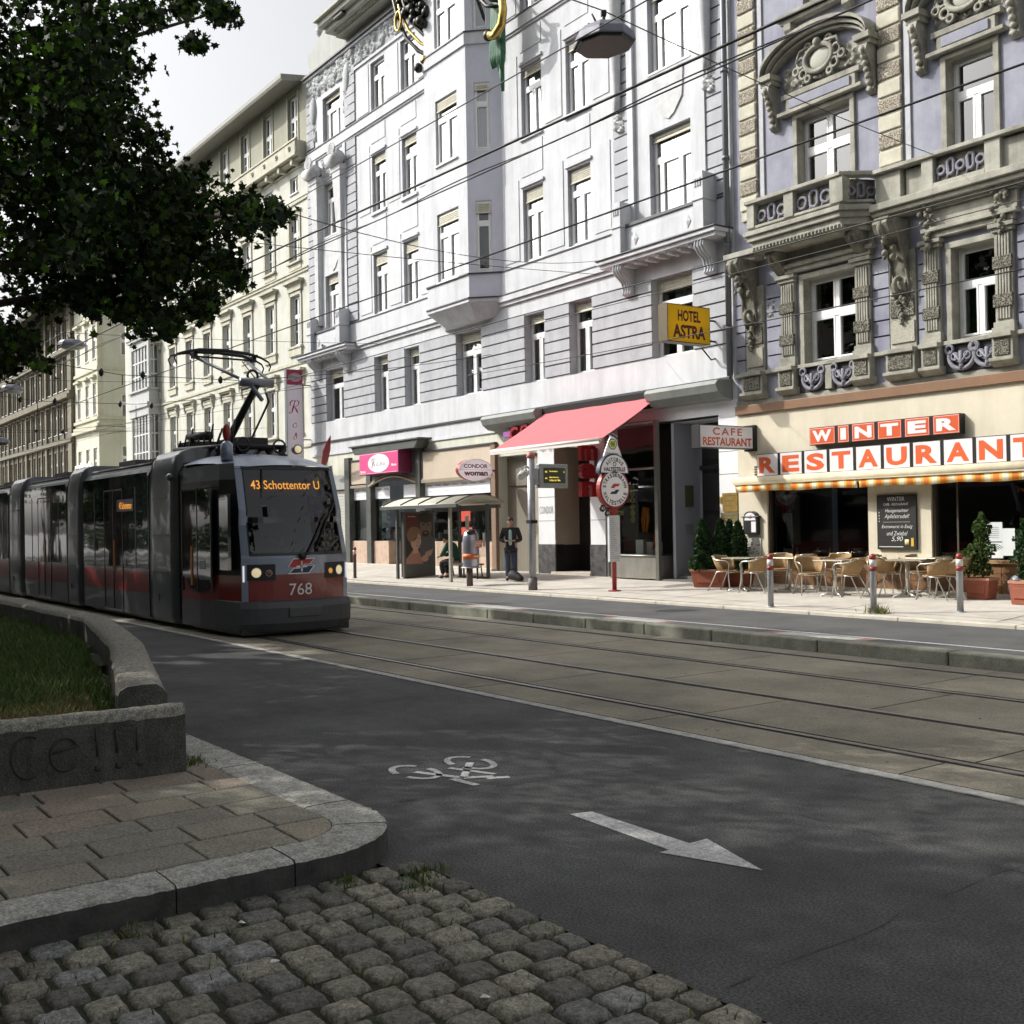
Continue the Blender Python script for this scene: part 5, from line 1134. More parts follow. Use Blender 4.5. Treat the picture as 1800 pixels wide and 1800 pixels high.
# glazed oriel at its left corner
t = MB(); tw = MB(); tg = MB(); o0, o1, od = -65.4, -61.9, -.62
for z0, z1, e in ((8.75, 9.0, .15), (9.0, 9.7, .0), (9.7, 9.8, .12), (12.2, 12.6, 0), (12.6, 12.75, .15), (5.0, 5.2, .1), (8.3, 8.75, .05)): t.box(o0-e, o1+e, od-e, 0, z0, z1)
t.prism([(o0-.15, 12.75), (o1+.15, 12.75), ((o0+o1)/2, 13.5)], 1, od-.2, 0)
for z0, z1 in ((5.2, 8.3), (9.8, 12.2)):
    for x in (o0, o1-.3): t.box(x, x+.3, od, od+.12, z0, z1); t.box(x, x+.3, -.12, 0, z0, z1)
    n = 5
    for i in range(n+1): x = o0+.3+(o1-o0-.6)*i/n; tw.box(x-.03, x+.03, od+.05, od+.12, z0, z1)
    for f in (.33, .66): tw.box(o0+.3, o1-.3, od+.06, od+.11, z0+(z1-z0)*f-.03, z0+(z1-z0)*f+.03); tw.box(o1-.12, o1-.06, od+.12, -.12, z0+(z1-z0)*f-.03, z0+(z1-z0)*f+.03)
    tw.box(o1-.12, o1-.06, od*.5-.03, od*.5+.03, z0, z1)
    tg.quad((o0+.3, od+.1, z0), (o1-.3, od+.1, z0), (o1-.3, od+.1, z1), (o0+.3, od+.1, z1)); tg.quad((o1-.1, od+.12, z0), (o1-.1, -.12, z0), (o1-.1, -.12, z1), (o1-.1, od+.12, z1))
    t.box(o0+.3, o1-.35, -.3, -.28, z0, z1, 1)
B.part('oriel', t, [mat('oriel_grey', (.44, .45, .45), .85, noise=.08, stain=.15), curt]); B.part('oriel_glazing', tw, frame_w); B.part('oriel_pane', tg, gw)
# ================================================================ pale corner building
K = Thing('corner_building', 'pale yellow corner building with a blank side wall, beside the dark building', 'building', (-78, 0, .4), 'F')
yel = mat('corner_yellow', (.54, .54, .43), .88, noise=.06, nscale=.6, stain=.15, col2=(.59, .59, .49))
k0, k1, kz = -80.7, -74.6, 20.6
kc = [-79.5, -77.4, -75.55]
hh = [(c-.45, c+.45, z0, z1) for c in kc for z0, z1 in ((5.2, 7.3), (9.5, 11.6), (13.2, 15.4))]
t = MB(); t.wall(k0, k1, .1, kz, hh, 0, .2)
t2 = MB(); sh = [(1.45, 2.7, 9.2, 10.9), (1.45, 2.7, 5.3, 7.5), (1.45, 2.7, 13.4, 15)]
t2.wall(0, 12, .1, kz, sh, 0, .2); t.v += [(k1-p[1], p[0], p[2]) for p in t2.v]; o_ = len(t.v)-len(t2.v); t.f += [tuple(i+o_ for i in f) for f in t2.f]; t.m += t2.m; t.sm += t2.sm
t.quad((k0, 0, kz), (k1, 0, kz), (k1, 12, kz), (k0, 12, kz)); K.part('wall', t, yel)
t = MB()
for z, e in ((8.45, .25), (8.7, .15), (12.4, .1), (20.2, .35), (9.15, .12)): t.box(k0, k1+e, -e, 0, z, z+.2); t.box(k1, k1+e, 0, 12, z, z+.2)
for c in kc:
    for z1 in (11.6, 15.4): t.box(c-.65, c+.65, -.25, 0, z1+.35, z1+.5)
t.box(k1-.25, k1+.02, -.05, .3, 9.4, 20.2)
K.split('string_course', t, mat('corner_trim', (.5, .49, .38), .88, noise=.1, stain=.2))
for c in kc:
    for z0, z1 in ((5.2, 7.3), (9.5, 11.6), (13.2, 15.4)): window(K, c-.45, z0, .9, z1-z0, .18, 'grid', 0, 1, gl=gw, transom=.6)
for a, b, z0, z1 in sh: window(K, k1, z0, b-a, z1-z0, .18, 'cross', 0, 0, gl=wglass2, d0=a, rotz=R(90), transom=.62)
t = MB(); t.box(k0+.1, k1-.35, .5, .55, .4, 20); t.box(k1-.65, k1-.6, .3, 11, .4, 20); K.part('interior', t, darkin)
t = MB(); t.box(-79.5, -75.2, -.35, -.3, 4.9, 6.3, 0); text(t, 'FRISEUR', (-77.3, -.36, 5.6), (1, 0, 0), (0, 0, 1), 3.9, .5, 1, bold=.02); t.box(-79.2, -76.6, -.37, -.36, 5.3, 5.38, 1)
solo('shop_sign', t, [mat('sign_pale', (.65, .65, .6), .6), dark], 'small white board lettered FRISEUR above the tram roof on the corner building', 'sign', (-77.3, -.3, 4.9), 'F')
# ================================================================ dark brown building, very long row of tall windows
Dk = Thing('dark_building', 'long dark brown tenement with many tall windows and deep eaves, far left behind the leaves', 'building', (-105, 0, .4), 'F')
dst = mat('dark_brown_render', (.085, .075, .052), .9, noise=.25, nscale=1, stain=.35, col2=(.14, .125, .09)); dst2 = mat('brown_trim', (.16, .145, .105), .9, noise=.2, nscale=1, stain=.3)
d0_, d1_ = -122, -80.75; dd = -.05
dc = [-82.6-i*1.75 for i in range(22)]
dr = [(2.0, 4.4), (5.0, 7.6), (8.9, 10.9), (12.0, 14.2), (15.1, 17.0)]
hh = [(c-.55, c+.55, z0, z1) for c in dc for z0, z1 in dr]
t = MB(); t.wall(d0_, d1_, .1, 18.4, hh, dd, .25, 0, 1); t.quad((d1_, dd, .1), (d1_, dd, 18.4), (d1_, 11, 18.4), (d1_, 11, .1)); Dk.part('wall', t, [dst, dst2]); t = MB(); t.quad((d0_, dd+.6, .4), (d1_-.1, dd+.6, .4), (d1_-.1, dd+.6, 18.3), (d0_, dd+.6, 18.3)); Dk.part('interior', t, darkin)
t = MB()
for z, e in ((11.2, .5), (11.45, .35), (14.45, .4), (14.7, .2), (8.1, .3), (4.6, .2)): t.box(d0_, d1_+.1, dd-e, dd, z, z+.25)
for i, c in enumerate(dc): t.box(c+.6, c+1.1, dd-.15, dd, 2, 18.3) if i % 4 == 0 else t.box(c+.75, c+.98, dd-.1, dd, 5, 17.6)
for c in dc: t.box(c-.7, c+.7, dd-.2, dd, 14.3, 14.42); t.box(c-.7, c+.7, dd-.2, dd, 11.0, 11.1)
t.box(d1_-1.0, d1_, dd-.2, dd, 2, 18.3)
Dk.split('cornice', t, dst2)
t = MB(); t.prism([(dd-1.6, 17.7), (dd-1.6, 18.1), (dd-1.3, 18.5), (8, 22), (8, 18.4), (dd, 18.4)], 0, d0_, d1_+.3, 0); Dk.part('roof', t, mat('dark_eaves', (.05, .045, .035), .8))
for i, c in enumerate(dc):
    for z0, z1 in dr: window(Dk, c-.55, z0, 1.1, z1-z0, .22, 'cross', 0, 1 if i % 3 else 2, gl=gw, d0=dd, transom=.66)
# far end of the street
Fb = Thing('distant_house', 'small ochre house with steep roof at the far end of the street', 'house', (-160, 22, 0))
t = MB(); t.box(-175, -148, 20.4, 34, 0, 11, 0); t.box(-190, -176, 16.5, 30, 0, 9, 2); Fb.part('wall', t, [mat('ochre', (.4, .34, .22), .9), 0 or mat('slate', (.07, .075, .08), .7), mat('far_brown', (.22, .18, .14), .9)])
t = MB(); t.prism([(20, 11), (34.4, 11), (31, 15), (24, 15)], 0, -175.5, -147.6); t.prism([(16, 9), (30.4, 9), (23, 13)], 0, -190.5, -175.6); Fb.part('roof', t, MT['slate'])
t = MB()
for x in range(-173, -149, 4):
    for z in (2, 5, 8): t.box(x, x+1.4, 20.3, 20.4, z, z+2)
for y in range(22, 33, 4):
    for z in (2, 5, 8): t.box(-148, -147.9, y, y+1.4, z, z+2)
Fb.split('window', t, mat('far_pane', (.04, .045, .05), .2))
Ch = Thing('church_tower', 'tiny onion-domed church tower with a spire on the horizon at the far left', 'tower', (-300, 40.5, 0))
t = MB(); t.box(-302.5, -297.5, 38, 43, 0, 22); Ch.part('shaft', t, mat('tower_stone', (.3, .27, .22), .9))
t = MB(); t.lathe([(3.0, 0), (3.9, 1.5), (3.8, 3.2), (2.4, 5.2), (1.0, 6.6), (.5, 8), (.12, 13), (.05, 16)], (-300, 40.5, 22), 14); Ch.part('dome', t, mat('tower_copper', (.06, .07, .07), .6))
Fr = Thing('distant_tenement', 'hazy distant tenement with mansard roof closing the view at the left edge', 'building', (-215, 20, 0))
t = MB(); t.box(-260, -195, 19, 40, 0, 13.5); Fr.part('wall', t, mat('hazy_wall', (.3, .27, .24), .9)); t = MB(); t.prism([(18.5, 13.5), (40, 13.5), (36, 18), (22, 18)], 0, -260, -194.5); Fr.part('roof', t, MT['slate'])
t = MB()
for x in range(-258, -196, 5):
    for z in (3, 6.5, 10): t.box(x, x+1.8, 18.9, 19, z, z+2.2)
for y in range(21, 38, 4):
    for z in (3, 6.5, 10): t.box(-195, -194.9, y, y+1.6, z, z+2.2)
Fr.split('window', t, MT['far_pane'])
# ================================================================ the camera's side of the street (seen only in reflections, and shading the road)
op = Thing('opposite_building', 'brown grey apartment block across the street behind the viewer', 'building', (-20, -26, 0))
t = MB(); hh = [(x, x+1.2, z, z+2.1) for x in range(-78, 18, 3) for z in (1.5, 5.2, 9, 12.8, 16.6)]
t.wall(-80, 20, 0, 20.5, hh, 0, .25); t.v = [(a, -27-b, c) for a, b, c in t.v]; op.part('wall', t, mat('opposite_render', (.30, .27, .22), .9, noise=.1, stain=.2))
t = MB(); t.box(-80, 20, -27.8, -27.7, .2, 20.4); op.split('window', t, mat('opposite_pane', (.03, .035, .04), .1))
t = MB(); t.prism([(-26.4, 20.5), (-40, 20.5), (-38, 24.5), (-29, 23.5)], 0, -80.4, 20.4); op.part('roof', t, MT['slate'])
# ================================================================ tram
YC = 8.31
T_ = Thing('tram', 'low-floor articulated tram in dark grey and red with the number 768 on its front', 'tram', (-26, YC, 0))
tgrey = mat('tram_grey', (.10, .11, .12), .3, coat=.6, noise=.12, nscale=1.5); tport = mat('tram_portal_grey', (.10, .108, .115), .34, .2, coat=.5, noise=.15, nscale=1.5)
tred = mat('tram_red', (.19, .018, .014), .28, coat=.7); tskirt = mat('tram_skirt', (.055, .06, .062), .35, coat=.4, noise=.1); tblack = mat('tram_black', (.012, .012, .013), .35)
tblue = mat('tram_silver_blue', (.24, .28, .36), .3, .3, coat=.6); troof = mat('tram_roof', (.30, .34, .42), .35, .3, noise=.12, nscale=4)
tgl = mat('tram_glass', (.008, .010, .011), .02, spec=.9, coat=1)
_n = tgl.node_tree; _b = _n.nodes['Principled BSDF']; _tco = _n.nodes.new('ShaderNodeTexCoord'); _no = _n.nodes.new('ShaderNodeTexNoise'); _no.inputs['Scale'].default_value = 1.3; _no.inputs['Detail'].default_value = 1
_bp = _n.nodes.new('ShaderNodeBump'); _bp.inputs['Strength'].default_value = .10; _bp.inputs['Distance'].default_value = .04
_n.links.new(_tco.outputs['Object'], _no.inputs['Vector']); _n.links.new(_no.outputs['Fac'], _bp.inputs['Height']); _n.links.new(_bp.outputs[0], _b.inputs['Normal']); _n.links.new(_bp.outputs[0], _b.inputs['Coat Normal'])
def shell(mb, x0, x1, hw, rows, cap=True):
    # rows: (z, halfwidth factor, material for the band above)
    for sgn in (-1, 1):
        for i in range(len(rows)-1):
            z0, k0, m_ = rows[i]; z1, k1, _ = rows[i+1]
            mb.quad((x0, YC+sgn*hw*k0, z0), (x1, YC+sgn*hw*k0, z0), (x1, YC+sgn*hw*k1, z1), (x0, YC+sgn*hw*k1, z1), m_)
    z, k, m_ = rows[-1]; mb.quad((x0, YC-hw*k, z), (x1, YC-hw*k, z), (x1, YC+hw*k, z), (x0, YC+hw*k, z), m_)
    for x in (x0, x1): mb.add([(x, YC-hw*k_, z_) for z_, k_, _ in rows]+[(x, YC+hw*k_, z_) for z_, k_, _ in rows[::-1]], [tuple(range(2*len(rows)))], 3)
cars = [(-26.62, -21.98), (-32.42, -28.08), (-38.7, -34.42), (-46, -40.8)]
rows = [(.14, .99, 0), (.60, 1, 1), (1.04, 1, 2), (2.74, 1, 2), (2.95, .985, 2), (3.08, .93, 3), (3.16, .8, 3)]
for a, b in cars:
    t = MB(); shell(t, a, b, 1.2, rows); T_.part('car_body', t, [tskirt, tred, tgrey, tblack])
    t = MB()
    for s in (-1, 1): y = YC+s*1.206; t.quad((a+.03, y, 1.08), (b-.03, y, 1.08), (b-.03, y, 3.0), (a+.03, y, 3.0)) if s < 0 else t.quad((a+.03, y, 1.08), (b-.03, y, 1.08), (b-.03, y, 2.74), (a+.03, y, 2.74))
    T_.split('side_glass', t, tgl)
    t = MB(); L_ = b-a; dx = a+L_*.5
    for x in (dx-.65, dx, dx+.65): t.box(x-.012, x+.012, YC-1.212, YC-1.2, .2, 2.72)
    t.box(dx-.66, dx+.66, YC-1.212, YC-1.204, 2.70, 2.73)
    for x in (a+L_*.2, b-L_*.17): t.box(x-.02, x+.02, YC-1.212, YC-1.204, 1.08, 2.74)
    T_.split('door_seam', t, tblack)
    t = MB(); t.box(dx+.07, dx+.10, YC-1.225, YC-1.206, 1.0, 1.65); T_.part('door_handle', t, mat('orange_bar', (.6, .2, .02), .4))
    t = MB(); t.box(dx-.6, dx+.6, YC-1.23, YC-1.2, .15, .18); T_.part('door_step', t, mat('tram_trim', (.35, .35, .36), .35, .7))
    t = MB(); t.box(a+.1, b-.1, YC-.8, YC+.8, 3.16, 3.27); t.box(a+.6, a+1.8, YC-.55, YC+.55, 3.27, 3.42); t.box(b-1.9, b-.5, YC-.6, YC+.6, 3.27, 3.36); t.tube([(a+.1, YC-1.0, 3.19), (b-.1, YC-1.0, 3.19)], .03, 6); T_.part('roof_equipment', t, mat('roof_kit', (.09, .09, .09), .6, .3))
t = MB(); t.box(-22.35, -22.0+.0, YC-1.0, YC-.9, 1.3, 1.5); 
for i, (a, b) in enumerate(((-21.86, -20.42), (-27.98, -26.86), (-34.30, -32.66), (-40.7, -38.95))):
    t = MB(); pr = [(.10, .97), (.22, 1.0), (1.2, 1.01), (2.7, 1.0), (2.95, .985), (3.2, .94), (3.32, .86), (3.38, .7)]
    n = 7; vs = []
    for j in range(n):
        f = j/(n-1); x = a+(b-a)*f; e = 1-.018*abs(2*f-1)**4
        vs += [(x, YC-1.235*k_*e, z_) for z_, k_ in pr]+[(x, YC+1.235*k_*e, z_) for z_, k_ in pr[::-1]]
    k = 2*len(pr); t.add(vs, [(j*k+q, j*k+(q+1) % k, (j+1)*k+(q+1) % k, (j+1)*k+q) for j in range(n-1) for q in range(k)]+[tuple(range(k)), tuple((n-1)*k+q for q in range(k))], 0, True)
    T_.part('portal', t, tport)
    t = MB()
    for z in (1.05, 1.75, 2.45): t.box(a+.15, b-.3, YC-1.262, YC-1.245, z, z+.012)
    t.box(a+(b-a)*.42, a+(b-a)*.42+.03, YC-1.262, YC-1.248, .5, .62)
    T_.split('panel_seam', t, tblack)
    t = MB(); shell(t, b, b+.28, 1.14, [(.2, 1, 3), (2.9, 1, 3), (3.1, .9, 3)]); shell(t, a-.16, a, 1.14, [(.2, 1, 3), (2.9, 1, 3), (3.1, .9, 3)]); T_.split('bellows', t, tblack)
t = MB(); t.sphere((-20.42, YC-1.3, 2.83), .09, 10, 0, 1.1, .7, .8); t.box(-20.45, -20.39, YC-1.27, YC-1.2, 2.8, 2.86); T_.part('side_lamp', t, tport)
# cab: side walls
zr = [(.12, 0), (.60, 1), (1.06, 2), (2.70, 3), (2.98, 3)]
def hwz(z): return 1.0 if z < 2.2 else 1-.05*(z-2.2)/.8
def side_pts(z, s):
    xe = edge_x(z); return [(-20.12, YC+s*1.2*hwz(z), z), (-19.2, YC+s*1.2*hwz(z), z), (-18.5, YC+s*1.13*hwz(z), z), (xe, YC+s*ehw(z), z)]
def front_x(z): return -17.60 if z < 1.38 else -17.60-.47*((z-1.38)/1.55)**1.12
def edge_x(z): return front_x(z)-.24+(.08 if z > 2 else 0)
def ehw(z): return .99 if z < 1.4 else .99-.06*((z-1.4)/1.55)
t = MB()
for s in (-1, 1):
    for i in range(len(zr)-1):
        n = 6
        for q in range(n):
            za = zr[i][0]+(zr[i+1][0]-zr[i][0])*q/n; zb = zr[i][0]+(zr[i+1][0]-zr[i][0])*(q+1)/n; A = side_pts(za, s); B_ = side_pts(zb, s)
            for j in range(3): t.add([A[j], A[j+1], B_[j+1], B_[j]], [(0, 1, 2, 3)], zr[i][1], True)
cabm = [tskirt, tred, tblack, tgrey]
T_.split('cab_side', t, cabm)
t = MB()
for (x0, x1, z0, z1) in ((-20.0, -19.28, .55, 2.55), (-19.24, -18.62, .55, 2.55)):
    t.box(x0, x1, YC-1.222, YC-1.196, z0 if False else 1.0, z1)
t.prism([(-20.02, 1.06), (-18.55, 1.06), (-18.75, .82), (-19.2, .74), (-19.7, .82)], 1, YC-1.215, YC-1.19)
T_.split('cab_door', t, tgl)
t = MB(); t.box(-18.45, -18.0, YC-1.15, YC-1.10, 1.15, 2.45, 0, Matrix.Identity(4)); T_.part('driver_window', t, tgl)
t = MB()
for x in (-20.03, -19.26, -18.6): t.box(x-.015, x+.015, YC-1.228, YC-1.2, .75, 2.6)
t.box(-20.03, -18.6, YC-1.228, YC-1.2, 2.58, 2.61); T_.split('door_seam', t, tblack)
t = MB(); t.box(-19.55, -19.5, YC-1.24, YC-1.21, .85, 1.55); T_.part('door_handle', t, MT['orange_bar'])
t = MB(); t.box(-19.15, -18.85, YC-1.226, YC-1.221, 1.15, 1.3); T_.part('pictogram', t, mat('pictogram_grey', (.3, .32, .32), .5))
t = MB(); text(t, '768', (-19.1, YC-1.21, 2.76), (1, 0, 0), (0, 0, 1), .3, .14); T_.part('side_number', t, mat('dull_number', (.2, .21, .22), .5))
# front mask
def F(f, z, off=0): x = front_x(z)+(edge_x(z)-front_x(z))*abs(f)**2.4; return (x+off, YC+f*ehw(z), z)
def band(mb, z0, z1, f0, f1, m_, off=0, nz=6, nf=16, z1f=None):
    for i in range(nz):
        for j in range(nf):
            za, zb = z0+(z1-z0)*i/nz, z0+(z1-z0)*(i+1)/nz; fa, fb = f0+(f1-f0)*j/nf, f0+(f1-f0)*(j+1)/nf
            mb.add([F(fa, za, off), F(fb, za, off), F(fb, zb, off), F(fa, zb, off)], [(0, 1, 2, 3)], m_, True)
t = MB(); band(t, .60, 1.06, -1, 1, 1); band(t, 1.06, 1.40, -1, 1, 0); band(t, 1.40, 2.93, -1, -.86, 0); band(t, 1.40, 2.93, .86, 1, 0)
for s in (-1, 1): band(t, .60, 1.06, s*.9, s, 0, .004)
T_.part('front_mask', t, [tblue, tred])
t = MB(); band(t, 1.40, 2.90, -.87, .87, 0, .002, 14, 20)
wsg = glass('windscreen_glass', (.34, .38, .40), .045, .005, wav=.0, wscale=.9); T_.part('windscreen', t, wsg)
t = MB(); band(t, 1.38, 1.43, -.88, .88, 0, .012, 1); band(t, 2.87, 2.93, -.9, .9, 0, .010, 1); band(t, 1.4, 2.9, -.885, -.86, 0, .010, 10, 2); band(t, 1.4, 2.9, .86, .885, 0, .010, 10, 2); T_.part('windscreen_seal', t, tblack)
t = MB(); t.box(-18.1, -17.85, YC-.9, YC+.9, 1.2, 1.38); t.box(-19.2, -18.2, YC-.95, YC+.95, .2, .3); t.box(-19.4, -19.35, YC-1.1, YC+1.1, .3, 2.9); t.box(-18.45, -18.2, YC-.75, YC+.75, 2.42, 2.86); t.box(-18.55, -18.42, YC-.3, YC+.3, 1.3, 1.95); t.sphere((-18.5, YC-.3, 1.55), .1, 8, 0); t.box(-18.9, -18.3, YC-.9, YC+.9, 2.88, 2.92)
T_.part('cab_interior', t, mat('cab_dark', (.02, .022, .022), .7))
t = MB(); pts = []
n_ = Vector((1, 0, .28)).normalized(); upv = Vector((-.28, 0, 1)).normalized()
text(t, '43 Schottentor U', (-18.13, YC-.02, 2.53), (0, 1, 0), upv, 1.3, .16, 0, off=.002, bold=.008)
dm = mat('led_text', (.9, .35, .02), .5, emit=(1, .36, .03, 2)); T_.part('destination_display', t, dm)
for k in range(1): pass
t = MB(); t.box(-26.0+2.0, -22.9, YC-1.214, YC-1.209, 2.25, 2.5); text(t, '43 Schottentor', (-23.4, YC-1.215, 2.3), (1, 0, 0), (0, 0, 1), .85, .14, 1); T_.part('side_display', t, [tblack, mat('led_dim', (.5, .2, .02), .5, emit=(1, .35, .03, .7))])
# bumper
t = MB()
def BF(f, z, e): x = -17.46-e-(.32)*abs(f)**2.6; return (x, YC+f*1.03, z)
zz = [(.10, .12), (.24, .02), (.50, 0), (.60, .05), (.63, .15)]
for i in range(len(zz)-1):
    for j in range(16):
        fa, fb = -1+j/8, -1+(j+1)/8; t.add([BF(fa, *zz[i]), BF(fb, *zz[i]), BF(fb, *zz[i+1]), BF(fa, *zz[i+1])], [(0, 1, 2, 3)], 0, True)
for s in (-1, 1): t.add([BF(s, *q) for q in zz]+[(-18.6, YC+s*1.16, z) for z, e in zz[::-1]], [tuple(range(2*len(zz)))], 0)
t.add([BF(-1+j/8, .63, .15) for j in range(17)]+[(-18.4, YC+1.03, .63), (-18.4, YC-1.03, .63)], [tuple(range(19))]); t.add([BF(-1+j/8, .10, .12) for j in range(17)]+[(-18.4, YC+1.03, .1), (-18.4, YC-1.03, .1)], [tuple(range(19))])
T_.part('bumper', t, mat('bumper_grey', (.06, .065, .07), .5, noise=.1))
t = MB(); t.box(-17.47, -17.445, YC-.3, YC+.3, .34, .5); T_.part('coupler_flap', t, tskirt, bev=.01)
hl = mat('headlight_glass', (.75, .68, .5), .15, emit=(1, .8, .45, .35)); am = mat('indicator_amber', (.7, .25, .03), .2, emit=(1, .4, .05, .35))
for s in (-1, 1):
    t = MB(); band(t, .97, 1.24, s*.92, s*.47, 0, .014, 2, 8); h = T_.part('headlight_housing', t, tblack)
    def disc(f, z, r, m_, mat_, nm):
        q = MB(); c = Vector(F(f, z, .018)); tx = (Vector(F(f+.02, z))-Vector(F(f-.02, z))).normalized(); nn = tx.cross(Vector((0, 0, 1))).normalized()
        if nn.x < 0: nn = -nn
        q.add([tuple(c+tx*r*math.cos(a)+Vector((0, 0, 1))*r*math.sin(a)) for a in np.linspace(0, 6.2832, 18, endpoint=False)]+[tuple(c+nn*.03)], [(i, (i+1) % 18, 18) for i in range(18)], 0, True); T_.part(nm, q, mat_, h)
        q = MB(); q.tube([tuple(c+tx*r*math.cos(a)+Vector((0, 0, 1))*r*math.sin(a)) for a in np.linspace(0, 6.2832, 18, endpoint=False)], .008, 5, closed=True); T_.part('rim', q, MT['tram_trim'], h)
    disc(s*.78, 1.10, .085, 0, hl, 'headlight'); disc(s*.58, 1.09, .05, 0, am if s > 0 else mat('indicator_off', (.2, .06, .03), .2), 'indicator')
    t = MB(); t.box(edge_x(1.1)+.02, edge_x(1.1)+.05, YC+s*.965-.01, YC+s*.965+.01, .95, 1.22); T_.part('marker_strip', t, mat('strip_white', (.8, .8, .8), .3, emit=(1, 1, 1, .4)), h)
t = MB(); text(t, '768', (-17.605, YC-.02, .70), (0, 1, 0), (0, 0, 1), .42, .2, 0, off=.012, bold=.0); T_.part('fleet_number', t, mat('number_white', (.75, .75, .75), .5))
t = MB(); X_ = -17.588
def lg(P, m_, o=0): t.add([(X_+o, YC+.0+a, 1.20+b) for a, b in P], [tuple(range(len(P)))], m_)
lg([(-.26, -.02), (-.16, .13), (.26, .13), (.16, .02), (.06, .02), (.02, -.02)], 0); lg([(-.24, -.02), (-.15, .11), (.23, .11), (.15, .03), (.05, .03), (.0, -.02)], 1, .003)
lg([(.26, .0), (.14, -.14), (-.26, -.14), (-.15, -.03), (-.05, -.03), (-.02, 0)], 0, .001); lg([(.22, -.01), (.13, -.12), (-.22, -.12), (-.14, -.05), (-.04, -.05), (0, -.01)], 2, .004)
lg([(-.1, -.03), (.1, -.03), (.1, 0.0), (-.1, 0.0)], 0, .006); lg([(-.015, -.1), (.015, -.1), (.015, .08), (-.015, .08)], 0, .006)
T_.part('emblem', t, [MT['number_white'], mat('emblem_red', (.45, .03, .03), .4), mat('emblem_navy', (.02, .03, .10), .4)])
t = MB(); t.tube([F(.0, 1.36, .05), F(.12, 1.42, .06), F(.62, 2.12, .05)], [.03, .02, .012], 6); t.tube([F(.28, 1.5, .045), F(.86, 2.3, .04)], .014, 5); t.tube([F(.0, 1.36, .02), F(.0, 1.36, .08)], .06, 10); T_.part('wiper', t, tblack)
# roof of the cab
t = MB(); xs = [(-18.04, 2.92, .93, .06), (-18.3, 3.02, .98, .10), (-18.8, 3.13, 1.08, .16), (-19.5, 3.2, 1.13, .2), (-20.15, 3.22, 1.14, .22)]; nf = 14; vs = []
for x, z, hw, dr_ in xs:
    for j in range(nf+1): f = -1+2*j/nf; vs.append((x-(.16*abs(f)**2.4 if x > -18.5 else 0), YC+f*hw, z+.03-dr_*abs(f)**2.6))
k = nf+1; t.add(vs, [(i*k+j, i*k+j+1, (i+1)*k+j+1, (i+1)*k+j) for i in range(len(xs)-1) for j in range(nf)], 0, True); T_.part('cab_roof', t, troof)
t = MB(); t.lathe([(.11, 0), (.11, .28), (.04, .34), (.0, .36)], (-18.75, YC-.85, 3.06), 12, 0); t.sphere((-18.75, YC-.85, 3.55), .10, 8, 1, .7, .7, 1.6); T_.part('roof_beacon', t, [tblue, mat('beacon_red', (.25, .02, .015), .3)])
t = MB(); t.lathe([(.09, 0), (.09, .1), (.0, .1)], (0, 0, 0), 14, 0, True, Matrix.Translation((-18.5, YC+.35, 3.26)) @ Matrix.Rotation(R(90), 4, 'Y')); t.lathe([(.07, .1), (.05, .12), (0, .13)], (0, 0, 0), 14, 1, True, Matrix.Translation((-18.5, YC+.35, 3.26)) @ Matrix.Rotation(R(90), 4, 'Y')); T_.part('roof_lamp', t, [tgrey, hl])
# pantograph
dkm = mat('panto_dark', (.03, .03, .032), .5, .5, noise=.2, nscale=20); gm_ = mat('panto_grey', (.22, .24, .27), .4, .6)
t = MB(); zb = 3.36
for y in (-.5, .5): t.tube([(-22.4, YC+y, zb+.12), (-19.3, YC+y, zb+.0)], .05, 6)
for x in (-22.3, -21.6, -20.8, -20.0, -19.4): t.tube([(x, YC-.5, zb+.10-(x+22.3)*.03), (x, YC+.5, zb+.10-(x+22.3)*.03)], .04, 6); [t.lathe([(.05, -.22), (.09, -.16), (.05, -.12), (.09, -.07), (.05, 0)], (x, YC+y, zb+.10-(x+22.3)*.03), 8) for y in (-.5, .5)]
t.box(-22.5, -21.7, YC-.4, YC+.35, 3.4, 3.62); t.box(-20.6, -19.6, YC-.3, YC+.3, 3.42, 3.55); t.tube([(-21.9, YC-.35, 3.72), (-20.9, YC-.35, 3.66)], .09, 10)
for k in range(9): x = -22.4+k*.36; t.tube([(x, YC-.45, 3.45), (x+.06, YC-.4, 3.66+.1*(k % 3))], .02, 5)
t.torus((-19.35, YC-.3, 3.4), .12, .02, 0, 14, 5); t.torus((-19.2, YC+.35, 3.36), .12, .02, 0, 14, 5)
t.tube([(-22.0, YC+.1, 3.55), (-22.15, YC+.1, 3.85)], .02, 5); t.tube([(-21.6, YC+.1, 3.6), (-21.35, YC+.1, 3.86)], .02, 5)
pb = T_.part('pantograph_base', t, dkm)
t = MB(); kn = (-19.35, YC, 4.52); t.tube([(-20.75, YC, 3.6), kn], [.085, .06], 8); t.tube([(-19.95, YC+.12, 3.55), (-19.12, YC+.12, 4.18), (-19.25, YC+.12, 4.35)], .022, 6, 0); T_.part('lower_arm', t, dkm)
t = MB(); t.tube([(-19.4, YC-.32, 4.55), (-19.4, YC+.32, 4.55)], .085, 10, 0); hx, hz = -20.95, 5.22
t.tube([(-19.35, YC-.22, 4.55), (hx-.1, YC-.55, hz-.02)], .03, 6, 0); t.tube([(-19.35, YC+.25, 4.58), (hx-.1, YC+.5, hz-.02)], .03, 6, 0); t.tube([(-19.15, YC, 4.2), (-19.4, YC-.1, 4.5), (-19.55, YC-.2, 4.6)], .04, 6, 0); t.torus((-19.45, YC-.05, 4.68), .1, .025, 0, 14, 5, 1)
t.tube([(-19.6, YC+.1, 4.62), (hx+.3, YC+.25, hz-.1)], .012, 5, 1)
T_.part('upper_arm', t, [gm_, dkm])
t = MB()
